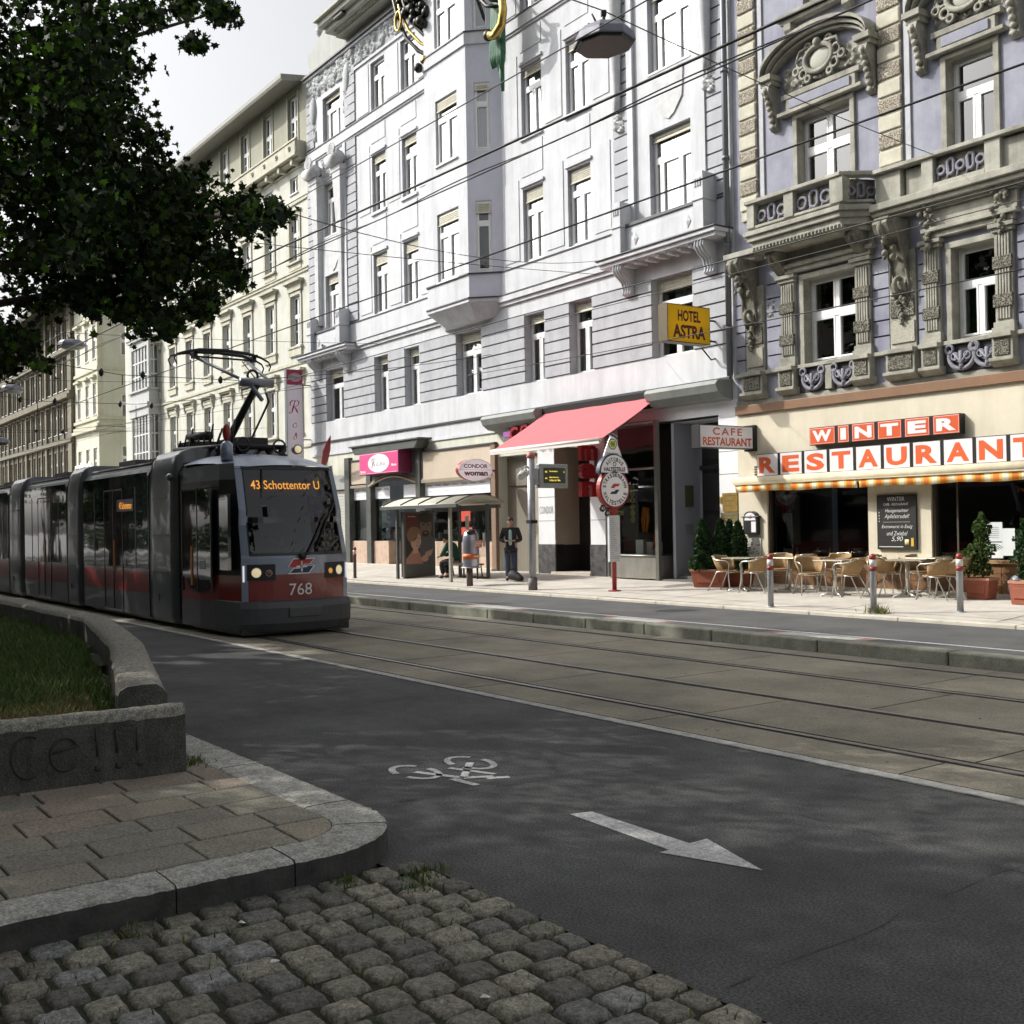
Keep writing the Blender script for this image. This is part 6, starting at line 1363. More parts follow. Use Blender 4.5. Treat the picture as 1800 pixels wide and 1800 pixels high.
for o in (-.17, .17):
    P = [(hx+o, YC+y, hz+z) for y, z in ((-1.0, -.22), (-1.05, -.1), (-1.0, -.02), (-.8, .04), (-.55, .09), (-.05, .11), (.45, .08), (.7, .02), (.86, -.06), (.9, -.14), (.86, -.24))]
    t.tube(P, [.015, .015, .018, .024, .032, .034, .032, .024, .018, .015, .015], 6)
for y in (-.6, .6): t.tube([(hx-.2, YC+y, hz+.05), (hx+.2, YC+y, hz+.05)], .03, 6); t.box(hx-.08, hx+.08, YC+y-.04, YC+y+.04, hz-.06, hz+.05)
t.tube([(hx, YC-.6, hz-.02), (hx, YC+.6, hz-.02)], .02, 6); T_.part('collector_head', t, dkm)
t = MB()
for a, b in cars+[(-20.1, -17.8)]: t.box(a, b, YC-1.0, YC+1.0, .05, .16)
for a in (-19.3, -21.2, -27.4, -33.5): [t.lathe([(.0, -.06), (.3, -.06), (.3, .06), (0, .06)], (0, 0, 0), 18, 0, False, Matrix.Translation((a, YC+y, .3)) @ Matrix.Rotation(R(90), 4, 'X')) for y in (-.72, .72)]
T_.split('running_gear', t, tblack)
# ================================================================ wires and hanging lamps
def pyw(x, y, Y): d = ray(x, y); return Vector((0, 0, H)) + d*(Y/d.y)
wirem = mat('black_wire', (.02, .02, .02), .5, .3)
def wire(pts, r, label, cat='wire', group=None, name='overhead_wire'):
    t = MB(); t.tube(pts, r, 6); c = pts[len(pts)//2]; return solo(name, t, wirem, label, cat, tuple(c), 'W', group)
def line(P0, P1, sag=0, n=12): P0, P1 = Vector(P0), Vector(P1); return [tuple(P0.lerp(P1, i/n)-Vector((0, 0, sag*4*(i/n)*(1-i/n)))) for i in range(n+1)]
wire([(x, 8.31, 5.36) for x in range(-130, 14, 8)], .010, 'tram contact wire touched by the pantograph, above the near track')
wire([(x, 11.3, 5.38-.03*math.cos(x*.2)) for x in range(-130, 14, 8)], .010, 'tram contact wire above the far track, lower of the lines crossing the hotel sign')
wire([(x, 11.75, 5.32) for x in range(-130, 14, 8)], .006, 'thin second wire running just beside the far contact wire')
wire([(-130, 8.31, 7.0), (-45, 8.31, 7.0), (-28, 8.31, 6.92), (-18.1, 8.31, 6.81), (-7.1, 8.31, 6.6), (6, 8.31, 6.3)], .016, 'thick black cable crossing the white facade, middle of the three upper lines')
P = [(-130, 8.31, 6.75), (-45, 8.31, 6.7), (-28, 8.31, 6.6), (-17.5, 8.31, 6.52), (-7.11, 8.31, 6.41), (6, 8.31, 6.2)]
t = MB(); t.tube(P, .009, 6); Q = []
for i in range(120): x = -50+56*i/119; z = np.interp(x, [p[0] for p in P], [p[2] for p in P]); Q.append((x, 8.31+.03*math.sin(i*.7), float(z)+.022+.02*math.cos(i*.7)))
t.tube(Q, .009, 5); solo('overhead_wire', t, wirem, 'twisted pair of black cables just below the thick cable', 'wire', (-17, 8.31, 6.5))
wire([(x, 8.31, 7.5) for x in range(-130, 14, 12)], .008, 'thin straight wire highest across the white facade')
wire(line(pyw(820, 660, 15.5), pyw(1900, 452, 10.5), .05), .008, 'thin wire crossing the lower part of the yellow hotel sign')
h1 = F2W(-22.5, -.62, 8.85); e1 = pyw(470, 362, 6.5)
wire(line(h1, e1, .35)+line(e1, (-26, -3, 9.0), .1)[1:], .007, 'sagging span wire from the balcony corner hook to the leaves', 'span wire')
lamp_mt = mat('lamp_housing', (.19, .19, .23), .55, .3, noise=.15, nscale=6); lampg = mat('lamp_glass', (.022, .024, .022), .3, noise=.3, nscale=10)
def hang_lamp(px, py_, Y, label, sz=1.0, sx=1.0, sy=.62, gl=None):
    c = pyw(px, py_, Y); g = gl or lampg
    L = Thing('hanging_street_lamp', label, 'street lamp', tuple(c), 'L', R(60), 'street lamps hung over the tramway')
    MM = Matrix.Scale(sz, 4) @ Matrix.Rotation(R(22.5), 4, 'Z'); t = MB(); t.lathe([(.16, .20), (.27, .17), (.345, .09), (.36, .0), (.35, -.015), (.33, -.0)], (0, 0, 0), 8, 0, False, MM, sx, sy); L.part('housing', t, lamp_mt, bev=.02)
    t = MB(); t.lathe([(.335, .0), (.32, -.03), (.3, -.035), (.0, -.036)] if sx < 1.1 else [(.33, .0), (.31, -.06), (.2, -.11), (.0, -.12)], (0, 0, 0), 8, 0, sx > 1.1, MM, sx, sy); L.part('glass', t, g)
    t = MB(); t.tube([(0, 0, .22*sz), (0, 0, .38*sz)], .02, 6); t.box(-.1, .1, -.03, .03, .22*sz, .26*sz); t.tube([(-.08, 0, .24*sz), (-.14, 0, .36*sz)], .012, 5); t.box(-.03, .03, -.03, .03, .34*sz, .40*sz); L.part('hanger', t, wirem)
    return c
c1 = hang_lamp(1062, 78, 8.7, 'large grey angular lamp hanging high over the street, nearest of the lamps', 1.0, 1.0, 1.15)
a1 = F2W(-12.75, -.1, 9.0); top = c1+Vector((0, 0, .40))
wire(line(a1, top, .06), .007, 'span wire from the lavender building sill to the large lamp', 'span wire'); wire(line(top, pyw(985, -8, 6.6), 0), .007, 'short span wire rising left from the large lamp to the picture top', 'span wire')
white_g = mat('pale_lamp_glass', (.45, .46, .42), .4)
for (px, py_, Y, lb, gl, zf) in ((380, 452, 9.0, 'grey lamp hanging in front of the leaves at the end of the branch', None, 8.6), (126, 608, 9.3, 'pale domed lamp hanging before the dark brown building', white_g, 8.8), (22, 686, 9.3, 'small lamp hanging against the open sky at the far left', white_g, 9), (-2, 778, 9.3, 'tiny lamp at the left picture edge above the tram', None, 9)):
    c = hang_lamp(px, py_, Y, lb, 1.0, 1.15, .8, gl); tp = c+Vector((0, 0, .40))
    wire(line((c.x-.3, 20.3 if c.x > -42 else 20.6, c.z+1.0), tp, .05)+line(tp, (c.x+.4, -4, c.z+.9), .05)[1:], .008, {'380': 'span wire of the lamp before the leaves', '126': 'span wire of the lamp before the brown building', '22': 'span wire of the lamp against the sky', '-2': 'span wire of the tiny left-edge lamp'}[str(px)], 'span wire')
# tramway span wires with insulators further down the street
for i, (x, z, yl) in enumerate(((-27.5, 6.0, 3.0), (-36, 6.2, 3), (-47, 6.2, 2), (-62, 6.4, 2), (-80, 6.6, 2))):
    P = line((x-1.2, 20.2, z+1.2), (x, 11.3, z-.3), .1)+line((x, 11.3, z-.3), (x, 8.31, z-.35), .0, 4)[1:]+line((x, 8.31, z-.35), (x+.6, yl-4, z+.9), .1)[1:]
    t = MB(); t.tube(P, .009, 5)
    for y in (8.31, 11.3): t.tube([(x, y, z-.35), (x, y, 5.4)], .012, 5); t.lathe([(.02, -.1), (.06, -.04), (.06, .04), (.02, .1)], (x, y+.5, z-.32), 8); t.lathe([(.02, -.1), (.06, -.04), (.06, .04), (.02, .1)], (x, y-.5, z-.32), 8)
    solo('span_wire', t, wirem, 'span wire with insulators across both tracks, %s' % ('right behind the pantograph', 'second behind the pantograph', 'before the glazed oriel', 'before the pale corner building', 'before the dark brown building')[i], 'span wire', (x, 9, z))
# ================================================================ signs on the facades
def lucent(name, col, tr=.55):
    m = mat(name, col, .4); t = m.node_tree; tl = t.nodes.new('ShaderNodeBsdfTranslucent'); tl.inputs[0].default_value = (*[min(1, c*1.25) for c in col], 1); mx = t.nodes.new('ShaderNodeMixShader'); mx.inputs[0].default_value = tr
    t.links.new(t.nodes['Principled BSDF'].outputs[0], mx.inputs[1]); t.links.new(tl.outputs[0], mx.inputs[2]); t.links.new(mx.outputs[0], t.nodes['Material Output'].inputs[0]); return m
def box_sign(name, label, cat, s, d0, d1, z0, z1, face, edge, th=.16, brackets=(), txt=None, slabel=None):
    g = Thing(name, label, cat, (s, d1, z0), 'F'); t = MB(); f_ = .02
    t.box(s-th/2, s+th/2, d0, d0+f_, z0, z1); t.box(s-th/2, s+th/2, d1-f_, d1, z0, z1); t.box(s-th/2, s+th/2, d0+f_, d1-f_, z0, z0+f_); t.box(s-th/2, s+th/2, d0+f_, d1-f_, z1-f_, z1); g.part('box', t, edge)
    t = MB(); t.box(s+th/2, s+th/2+.006, d0+.02, d1-.02, z0+.02, z1-.02); t.box(s-th/2-.006, s-th/2, d0+.02, d1-.02, z0+.02, z1-.02); g.part('face', t, face)
    t = MB()
    for z in brackets: t.tube([(s, d1, z), (s, 0, z)], .025, 6); t.box(s-.06, s+.06, -.02, 0, z-.08, z+.08)
    if brackets: g.split('bracket', t, tblack)
    return g
darkred = (.22, .02, .03)
hg = box_sign('hotel_sign', 'yellow box sign reading HOTEL ASTRA above the street', 'sign', -18.95, -1.77, -.37, 6.07, 6.965, lucent('hotel_yellow', (.84, .66, .03)), mat('hotel_edge', (.09, .06, .02), .5), .30, (6.2, 6.7))
t = MB(); sx_ = -18.95+.16
text(t, 'HOTEL', (sx_, -1.07, 6.57), (0, 1, 0), (0, 0, 1), .74, .27, 0, off=.0, bold=.035); text(t, 'ASTRA', (sx_, -1.07, 6.17), (0, 1, 0), (0, 0, 1), 1.06, .32, 0, off=.0, bold=.04)
for o in (0,): pass
hg.part('lettering', t, mat('hotel_brown', (.09, .02, .01), .5))
t = MB(); t.tube([(-18.95, -.5, 6.0), (-18.95, -.2, 5.75), (-18.95, 0, 5.8)], .02, 5); t.box(-19.0, -18.9, -.7, -.62, 6.35, 6.5); hg.part('cable', t, tblack)
cg = box_sign('cafe_sign', 'white box sign reading CAFE RESTAURANT in orange', 'sign', -17.83, -1.88, -.15, 3.49, 4.02, lucent('sign_white', (.78, .78, .8)), mat('sign_black', (.02, .02, .02), .4), .26, (3.55, 3.96))
org = mat('sign_orange', (.58, .095, .02), .45)
t = MB(); text(t, 'CAFE', (-17.69, -1.0, 3.79), (0, 1, 0), (0, 0, 1), .95, .17, 0, off=.002, bold=.02, sp=1.3); text(t, 'RESTAURANT', (-17.69, -1.0, 3.55), (0, 1, 0), (0, 0, 1), 1.58, .19, 0, off=.002, bold=.03); cg.part('lettering', t, org)
t = MB(); t.box(-17.98, -17.68, -.15, -.03, 3.45, 4.06); cg.part('end_frame', t, MT['sign_black'])
# Rosa vertical banner sign
def rosa_strokes(mb, org_, ux, uz, W_, H_, m=0, only=None):
    ux, uz = Vector(ux), Vector(uz); n = ux.cross(uz).normalized(); o = Vector(org_)
    S = {'R': [[(.25, .05), (.32, .35), (.42, .75), (.46, .95)], [(.05, .55), (.02, .8), (.25, .97), (.6, .98), (.85, .88), (.8, .62), (.5, .5), (.38, .5)], [(.45, .5), (.65, .3), (.8, .06), (.98, .05)], [(.0, .1), (.1, .0), (.25, .05)]],
         'o': [[(.5, .75), (.2, .6), (.15, .25), (.4, .05), (.75, .2), (.8, .6), (.5, .78), (.55, .62)]],
         's': [[(.1, .1), (.45, .4), (.6, .85), (.72, .45), (.7, .1), (.4, .0), (.25, .12)]],
         'a': [[(.75, .7), (.35, .75), (.12, .35), (.25, .05), (.55, .2), (.8, .72), (.75, .2), (.85, .03), (1, .15)]]}
    for P in S[only]:
        Q = []
        for i in range(len(P)-1):
            for k in range(5): f = k/5; Q.append((P[i][0]+(P[i+1][0]-P[i][0])*f, P[i][1]+(P[i+1][1]-P[i][1])*f))
        Q.append(P[-1]); nq = len(Q); sm_ = [Q[0]]+[((Q[i-1][0]+Q[i][0]*2+Q[i+1][0])/4, (Q[i-1][1]+Q[i][1]*2+Q[i+1][1])/4) for i in range(1, nq-1)]+[Q[-1]]
        vs = []
        for i, (a, b) in enumerate(sm_):
            w = (.05+.085*abs(math.sin(math.pi*i/nq*1.5)))*H_
            sh = .12*b; p = o+ux*((a+sh)*W_)+uz*(b*H_)+n*.004; vs += [p-ux*w/2, p+ux*w/2]
        mb.add(vs, [(2*i, 2*i+1, 2*i+3, 2*i+2) for i in range(nq-1)], m)
rg_ = box_sign('banner_sign', 'tall white hanging sign with dark red script reading Rosa, at the hotel corner', 'sign', -42.1, -1.15, -.43, 4.3, 8.31, lucent('banner_pale', (.72, .70, .73)), mat('banner_edge', (.10, .11, .12), .5), .2, (5.45, 7.7))
xs_ = -42.1+.106; wine = mat('wine_red', (.30, .02, .07), .5)
t = MB(); t.box(xs_, xs_+.005, -1.13, -.45, 7.68, 8.29, 0); 
t.add([(xs_+.009, -.79+.29*math.cos(a), 7.99+.18*math.sin(a)) for a in np.linspace(0, 6.283, 24, endpoint=False)], [tuple(range(24))], 1); t.add([(xs_+.012, -.79+.26*math.cos(a), 7.99+.155*math.sin(a)) for a in np.linspace(0, 6.283, 24, endpoint=False)], [tuple(range(24))], 0)
t.add([(xs_+.014, -.79+.245*math.cos(a), 7.99+.145*math.sin(a)) for a in np.linspace(0, 6.283, 24, endpoint=False)], [tuple(range(24))], 1)
text(t, 'Schuhe', (xs_+.016, -.79, 7.92), (0, 1, 0), (0, 0, 1), .4, .14, 2, off=.002, shear=.3)
for ch, z, w, h in (('R', 6.5, .46, .57), ('o', 5.9, .26, .3), ('s', 5.43, .26, .36), ('a', 5.0, .32, .3)): rosa_strokes(t, (xs_+.004, -.80-w*.55, z), (0, 1, 0), (0, 0, 1), w, h, 0, ch)
rg_.part('lettering', t, [wine, MT['banner_pale'], mat('ink', (.04, .03, .04), .5)])
# Rosa shop sign
pk = Thing('shop_sign_box', 'pink light box with an oval reading Rosa over the shoe shop door', 'sign', (-35.1, -.5, 3.75), 'F')
t = MB(); t.box(-36.7, -33.75, -.62, -.1, 3.72, 4.5); pk.part('box', t, mat('magenta_edge', (.16, .015, .06), .4), bev=.01)
t = MB(); t.box(-36.68, -33.77, -.63, -.62, 3.74, 4.48, 0); t.add([(-35.2+.8*math.cos(a), -.634, 4.11+.33*math.sin(a)) for a in np.linspace(0, 6.283, 36, endpoint=False)], [tuple(range(36))], 1)
xx = -35.75
for ch, w, h, zz_ in (('R', .34, .34, 3.97), ('o', .2, .19, 3.99), ('s', .2, .2, 3.99), ('a', .24, .19, 3.99)): rosa_strokes(t, (xx, -.637, zz_), (1, 0, 0), (0, 0, 1), w, h, 2, ch); xx += w+.04
text(t, 'Schuhe', (-36.4, -.636, 3.79), (1, 0, 0), (0, 0, 1), .42, .1, 1, bold=.03); text(t, 'Mode', (-34.05, -.636, 3.95), (1, 0, 0), (0, 0, 1), .36, .1, 1, bold=.03)
for z in (3.75, 4.46): t.box(-36.68, -33.77, -.634, -.63, z, z+.012, 1)
pk.part('face', t, [mat('magenta', (.62, .055, .22), .4), mat('sign_paper', (.75, .73, .75), .5), mat('grey_script', (.16, .15, .17), .5)])
# oval Condor woman sign
ov = Thing('oval_sign', 'white oval sign with dark red lettering CONDOR woman on the side of the shop', 'sign', (-28.7, -.8, 3.5), 'F'); sx_ = -28.45
def ell(mb, x, r1, r2_, m_, n=30): mb.add([(x, -.87+r1*math.cos(a), 3.53+r2_*math.sin(a)) for a in np.linspace(0, 6.283, n, endpoint=False)], [tuple(range(n))], m_)
t = MB(); A_ = [(-.87+.63*math.cos(a), 3.53+.34*math.sin(a)) for a in np.linspace(0, 6.2832, 30, endpoint=False)]; t.add([(sx_-.18, *q) for q in A_]+[(sx_, *q) for q in A_], [(i, (i+1) % 30, 30+(i+1) % 30, 30+i) for i in range(30)], 0, True); ov.part('box', t, mat('oval_edge', (.30, .03, .03), .4))
t = MB(); ell(t, sx_+.001, .62, .33, 0); ell(t, sx_-.18, .62, .33, 0); t.box(sx_+.003, sx_+.006, -1.48, -.26, 3.525, 3.533, 1)
text(t, 'CONDOR', (sx_+.004, -.87, 3.58), (0, 1, 0), (0, 0, 1), .88, .13, 1, bold=.035); text(t, 'woman', (sx_+.004, -.87, 3.345), (0, 1, 0), (0, 0, 1), .88, .13, 1, bold=.045); ov.part('face', t, [lucent('oval_white', (.75, .73, .77)), mat('maroon', (.14, .01, .015), .5)])
t = MB(); t.tube([(sx_-.08, -.26, 3.53), (sx_-.08, 0, 3.5)], .03, 6); ov.split('bracket', t, tblack)
# red man letters
ml = Thing('letter_sign', 'vertical red three-dimensional letters reading man beside the clothes shop entrance', 'sign', (-23.3, -.3, 3.0), 'F'); t = MB()
def dtext(mb, ch, org_, ux, w, h, dp, m=0):
    vs, fs, _ = text_geo(ch, .5, .03); ux = Vector(ux); o = Vector(org_); n = ux.cross(Vector((0, 0, 1)))
    mb.add([o+ux*(p[0]-.5)*w+Vector((0, 0, 1))*p[1]*h+n*p[2]*dp for p in vs], fs, m)
for ch, z, h in (('m', 3.55, .42), ('a', 3.05, .42), ('n', 2.55, .42)): dtext(t, ch, (-23.52, -.42, z), (0, 1, 0), .55, h, .16)
ml.split('letters', t, mat('letter_red', (.28, .014, .018), .35)); t = MB(); t.box(-23.62, -23.58, -.12, 0, 2.6, 3.9); ml.part('backing', t, fr3)
ml2 = Thing('condor_letters', 'red letters half hidden behind the pink awning above the entrance', 'sign', (-26.6, -.1, 4.4), 'F'); t = MB(); dtext(t, 'C', (-27.1, -.3, 4.35), (1, 0, 0), .45, .42, .14); dtext(t, 'O', (-26.55, -.3, 4.4), (1, 0, 0), .42, .42, .14); dtext(t, 'N', (-26.0, -.3, 4.4), (1, 0, 0), .42, .42, .14); ml2.split('letters', t, MT['letter_red']); t = MB(); t.box(-27.75, -27.35, -.3, -.1, 4.5, 4.66); t.box(-27.6, -25.8, -.12, -.04, 4.42, 4.5); ml2.split('rail', t, mat('violet', (.3, .08, .35), .5))
# small lettering on the white cladding
t = MB(); text(t, 'CONDOR', (-26.0, -.004, 2.12), (1, 0, 0), (0, 0, 1), .68, .22, 0, off=.002); solo('wall_lettering', t, mat('grey_letters', (.25, .25, .25), .5), 'thin grey lettering CONDOR on the white pillar under the awning', 'lettering', (-26, 0, 2.1), 'F')
# restaurant letter boxes
wb = Thing('winter_sign', 'row of orange light boxes with white letters WINTER', 'sign', (-14.1, -.2, 3.45), 'F')
wch = 'WINTER'; xw = [-15.99, -15.22, -14.85, -14.2, -13.55, -12.9, -12.24]
oface = mat('winter_orange', (.55, .085, .02), .4); wface = mat('letter_white', (.66, .64, .66), .45); side_b = mat('box_black', (.015, .014, .013), .4)
for i, ch in enumerate(wch):
    a, b = xw[i]+.0, xw[i+1]-.07
    t = MB(); t.box(a, b+(.07 if i < 5 else .0), -.20, -.03, 3.46, 3.85); L_ = wb.part('letter_box', t, side_b)
    t = MB(); t.box(a+.008, b-.008, -.207, -.20, 3.472, 3.838, 0); t.box(a+.02, b-.02, -.209, -.207, 3.484, 3.826, 1); t.box(a+.028, b-.028, -.211, -.209, 3.492, 3.818, 0)
    text(t, ch, ((a+b)/2, -.212, 3.53), (1, 0, 0), (0, 0, 1), (b-a)*(.74 if ch != 'I' else .5), .25, 1, off=.002, bold=.05); wb.part('letter_face', t, [oface, wface], L_)
rb = Thing('restaurant_sign', 'row of white light boxes with orange letters RESTAURANT', 'sign', (-14.0, -.2, 2.86), 'F')
rch = 'RESTAURANT'; x0 = -17.54; 
for i, ch in enumerate(rch):
    a = x0+i*.695; b = a+.62
    t = MB(); t.box(a-.0, b+.075, -.20, -.03, 2.84, 3.36); L_ = rb.part('letter_box', t, side_b)
    t = MB(); t.box(a+.01, b, -.207, -.20, 2.86, 3.345, 0); 
    text(t, ch, ((a+b)/2, -.208, 2.91), (1, 0, 0), (0, 0, 1), .49, .375, 1, off=.002, bold=.042)
    rb.part('letter_face', t, [wface, org], L_)
# striped awning valance of the restaurant
ra = Thing('striped_awning', 'rolled orange and white striped awning under the restaurant letters', 'awning', (-14, -.4, 2.5), 'F')
t = MB(); t.tube([(-18.02, -.42, 2.74), (-7.6, -.42, 2.74)], .10, 12); t.box(-18.0, -7.6, -.40, -.03, 2.74, 2.82); t.box(-18.02, -7.6, -.50, -.44, 2.66, 2.70); ra.part('roll', t, mat('awning_roll', (.58, .51, .36), .7, noise=.12, nscale=3, stain=.15))
stripe = bpy.data.materials.new('stripe_cloth'); stripe.use_nodes = True; MT['stripe'] = stripe; n_ = stripe.node_tree; b_ = n_.nodes['Principled BSDF']; b_.inputs['Roughness'].default_value = .9
tc_ = n_.nodes.new('ShaderNodeTexCoord'); sp_ = n_.nodes.new('ShaderNodeSeparateXYZ'); n_.links.new(tc_.outputs['Object'], sp_.inputs[0])
def mth(op, a, b=None):
    q = n_.nodes.new('ShaderNodeMath'); q.operation = op
    n_.links.new(a, q.inputs[0]) if not isinstance(a, float) else None
    if b is not None: q.inputs[1].default_value = b
    return q.outputs[0]
w_ = mth('FRACT', mth('MULTIPLY', sp_.outputs['X'], 1/.37)); rp_ = n_.nodes.new('ShaderNodeValToRGB'); rp_.color_ramp.interpolation = 'LINEAR'
E_ = rp_.color_ramp.elements; E_[0].position = 0; E_[0].color = (.66, .17, .03, 1); E_[1].position = .14; E_[1].color = (.66, .2, .03, 1)
for p_, c_ in ((.18, (.74, .42, .08)), (.30, (.76, .48, .12)), (.34, (.76, .68, .5)), (.62, (.76, .7, .55)), (.66, (.76, .5, .14)), (.80, (.74, .42, .08)), (.84, (.66, .2, .03))): e = E_.new(p_); e.color = (*c_, 1)
n_.links.new(w_, rp_.inputs[0]); n_.links.new(rp_.outputs[0], b_.inputs['Base Color'])
t = MB(); n = 220
for (a, b) in ((-17.98, -14.55), (-14.5, -7.6)):
    vs = []; k = int((b-a)/.05)
    for i in range(k+1): x = a+(b-a)*i/k; vs += [(x, -.47, 2.67), (x, -.46+.018*math.sin(x*9), 2.49+.012*math.sin(x*4))]
    t.add(vs, [(2*i, 2*i+1, 2*i+3, 2*i+2) for i in range(k)], 0, True)
t.add([(-17.98, -.47, 2.67), (-17.98, -.05, 2.72), (-17.98, -.46, 2.49)], [(0, 1, 2)]); o = ra.part('valance', t, stripe); sol = o.modifiers.new('s', 'SOLIDIFY'); sol.thickness = .006
# pink awning
pa = Thing('pink_awning', 'extended pink awning over the clothes shop entrance', 'awning', (-23.3, -1, 3.8), 'F')
t = MB(); nx, ny = 24, 10; vs = []
for i in range(nx+1):
    for j in range(ny+1):
        f = j/ny; x = -25.76+4.84*i/nx; vs.append((x+.06*(1-f), -.04-2.03*f, 5.18-1.26*f-.04*math.sin(math.pi*f)+.006*math.sin(x*5+f*7)))
k = ny+1; t.add(vs, [(i*k+j, i*k+j+1, (i+1)*k+j+1, (i+1)*k+j) for i in range(nx) for j in range(ny)], 0, True)
pc = bpy.data.materials.new('pink_cloth'); pc.use_nodes = True; MT['pink_cloth'] = pc; q_ = pc.node_tree; bb_ = q_.nodes['Principled BSDF']; bb_.inputs['Base Color'].default_value = (.58, .145, .165, 1); bb_.inputs['Roughness'].default_value = .9
tl_ = q_.nodes.new('ShaderNodeBsdfTranslucent'); tl_.inputs[0].default_value = (.6, .12, .14, 1); mx_ = q_.nodes.new('ShaderNodeMixShader'); mx_.inputs[0].default_value = .10; ou_ = q_.nodes['Material Output']
q_.links.new(bb_.outputs[0], mx_.inputs[1]); q_.links.new(tl_.outputs[0], mx_.inputs[2]); q_.links.new(mx_.outputs[0], ou_.inputs[0])
pa.part('cloth', t, pc)
t = MB(); t.tube([(-25.78, -2.08, 3.90), (-20.96, -2.08, 3.90)], .055, 8); t.box(-25.78, -20.96, -2.12, -2.07, 3.80, 3.90); pa.part('front_bar', t, mat('awning_bar', (.66, .62, .58), .5))
t = MB()
for x in (-25.4, -21.3): t.tube([(x, -.15, 4.95), (x+.1, -1.2, 4.25), (x, -2.02, 3.92)], .03, 6)
t.tube([(-25.8, -.14, 5.05), (-20.95, -.14, 5.05)], .07, 8); pa.split('arm', t, fr3)
# chalkboard
cb = Thing('chalkboard', 'black menu chalkboard with handwriting between the two restaurant windows', 'chalkboard', (-13.88, -.05, 1.18), 'F')
t = MB(); t.box(-14.35, -13.41, -.09, -.03, 1.18, 2.31); cb.part('board', t, mat('chalkboard_black', (.012, .013, .012), .5), bev=.006)
t = MB(); chalk = mat('chalk', (.6, .6, .58), .8)
for s_, z, w, h in (('WINTER', 2.18, .42, .085), ('CAFE · RESTAURANT', 2.09, .60, .05)): text(t, s_, (-13.88, -.091, z), (1, 0, 0), (0, 0, 1), w, h)
for s_, z, w, h in (('Hausgemachter', 1.93, .56, .09), ('Apfelstrudel!', 1.80, .60, .11), ('Extrawurst in Essig', 1.60, .74, .09), ('und Zwiebel', 1.47, .5, .09), ('5,90', 1.34, .28, .11)): text(t, s_, (-13.86, -.091, z), (1, 0, 0), (0, 0, 1), w, h, shear=.3)
t.box(-14.2, -13.55, -.093, -.091, 1.745, 1.75); t.box(-14.3, -13.72, -.093, -.091, 1.23, 1.245)
for i in range(4): t.box(-14.3, -14.285, -.093, -.091, 1.75+.06*i, 1.78+.06*i)
cb.part('writing', t, chalk); t = MB(); t.lathe([(.05, 0), (.05, .12), (0, .12)], (-13.63, -.095, 1.27), 10, 0, True, None, 1, .1); t.box(-13.53, -13.47, -.096, -.091, 1.25, 1.42, 1); cb.part('picture', t, [mat('beer_cream', (.6, .5, .25), .6), mat('beer_yellow', (.6, .35, .03), .6)])
# menu case
mc = Thing('menu_case', 'small black menu case with arched top on the cream wall beside the plaques', 'menu case', (-17.86, -.1, 1.5), 'F')
P = [(-18.08, 1.5), (-17.64, 1.5), (-17.64, 1.92)]+[(-17.86+.2*math.cos(a), 1.93+.12*math.sin(a)) for a in np.linspace(.1, 3.04, 9)]+[(-18.08, 1.92)]
t = MB(); t.prism(P, 1, -.13, -.03); t.box(-18.12, -17.6, -.15, -.03, 1.90, 1.93); mc.part('case', t, MT['sign_black'], bev=.01)
t = MB(); t.prism([(-18.03, 1.83), (-17.69, 1.83)]+[(-17.86+.16*math.cos(a), 1.9+.11*math.sin(a)) for a in np.linspace(.1, 3.04, 9)], 1, -.136, -.13, 0); t.box(-17.82, -17.68, -.136, -.13, 1.55, 1.8, 0); t.tube([(-17.92, -.138, 1.9), (-17.82, -.138, 1.95), (-17.88, -.138, 1.87), (-17.8, -.138, 1.9)], .008, 4, 1); mc.part('card', t, [MT['sign_paper'], MT['emblem_red']])
# flag on the hotel corner
fl = Thing('flag', 'small furled dark red flag leaning out from the hotel wall behind the tram', 'flag', (-39.9, -.2, 4.2), 'F'); t = MB(); t.tube([(-40.9, 0, 3.9), (-38.5, -1.05, 5.02)], .02, 6); fl.part('pole', t, tblack)
t = MB(); t.tube([(-40.1, -.5, 4.2), (-39.6, -.65, 4.4), (-38.88, -.9, 4.8), (-38.4, -1.05, 5.05), (-38.0, -1.15, 5.3)], [.04, .13, .15, .09, .01], 8, 0, True, flat=.5); fl.part('cloth', t, mat('flag_red', (.20, .02, .03), .8))
# bird on the balcony
t = MB(); t.sphere((-39.9, -.45, 8.96), .09, 8, 0, 1.7, .8, .9); t.sphere((-40.05, -.45, 9.06), .045, 6); t.tube([(-39.8, -.45, 8.96), (-39.62, -.45, 8.92)], [.05, .02], 6); t.tube([(-39.9, -.43, 8.9), (-39.9, -.43, 8.87)], .01, 4); t.tube([(-40.09, -.45, 9.06), (-40.14, -.45, 9.05)], [.012, .003], 4)
solo('pigeon', t, mat('pigeon_grey', (.05, .05, .06), .8), 'dark pigeon perched on the left balcony ledge', 'bird', (-39.9, -.45, 8.87), 'F')
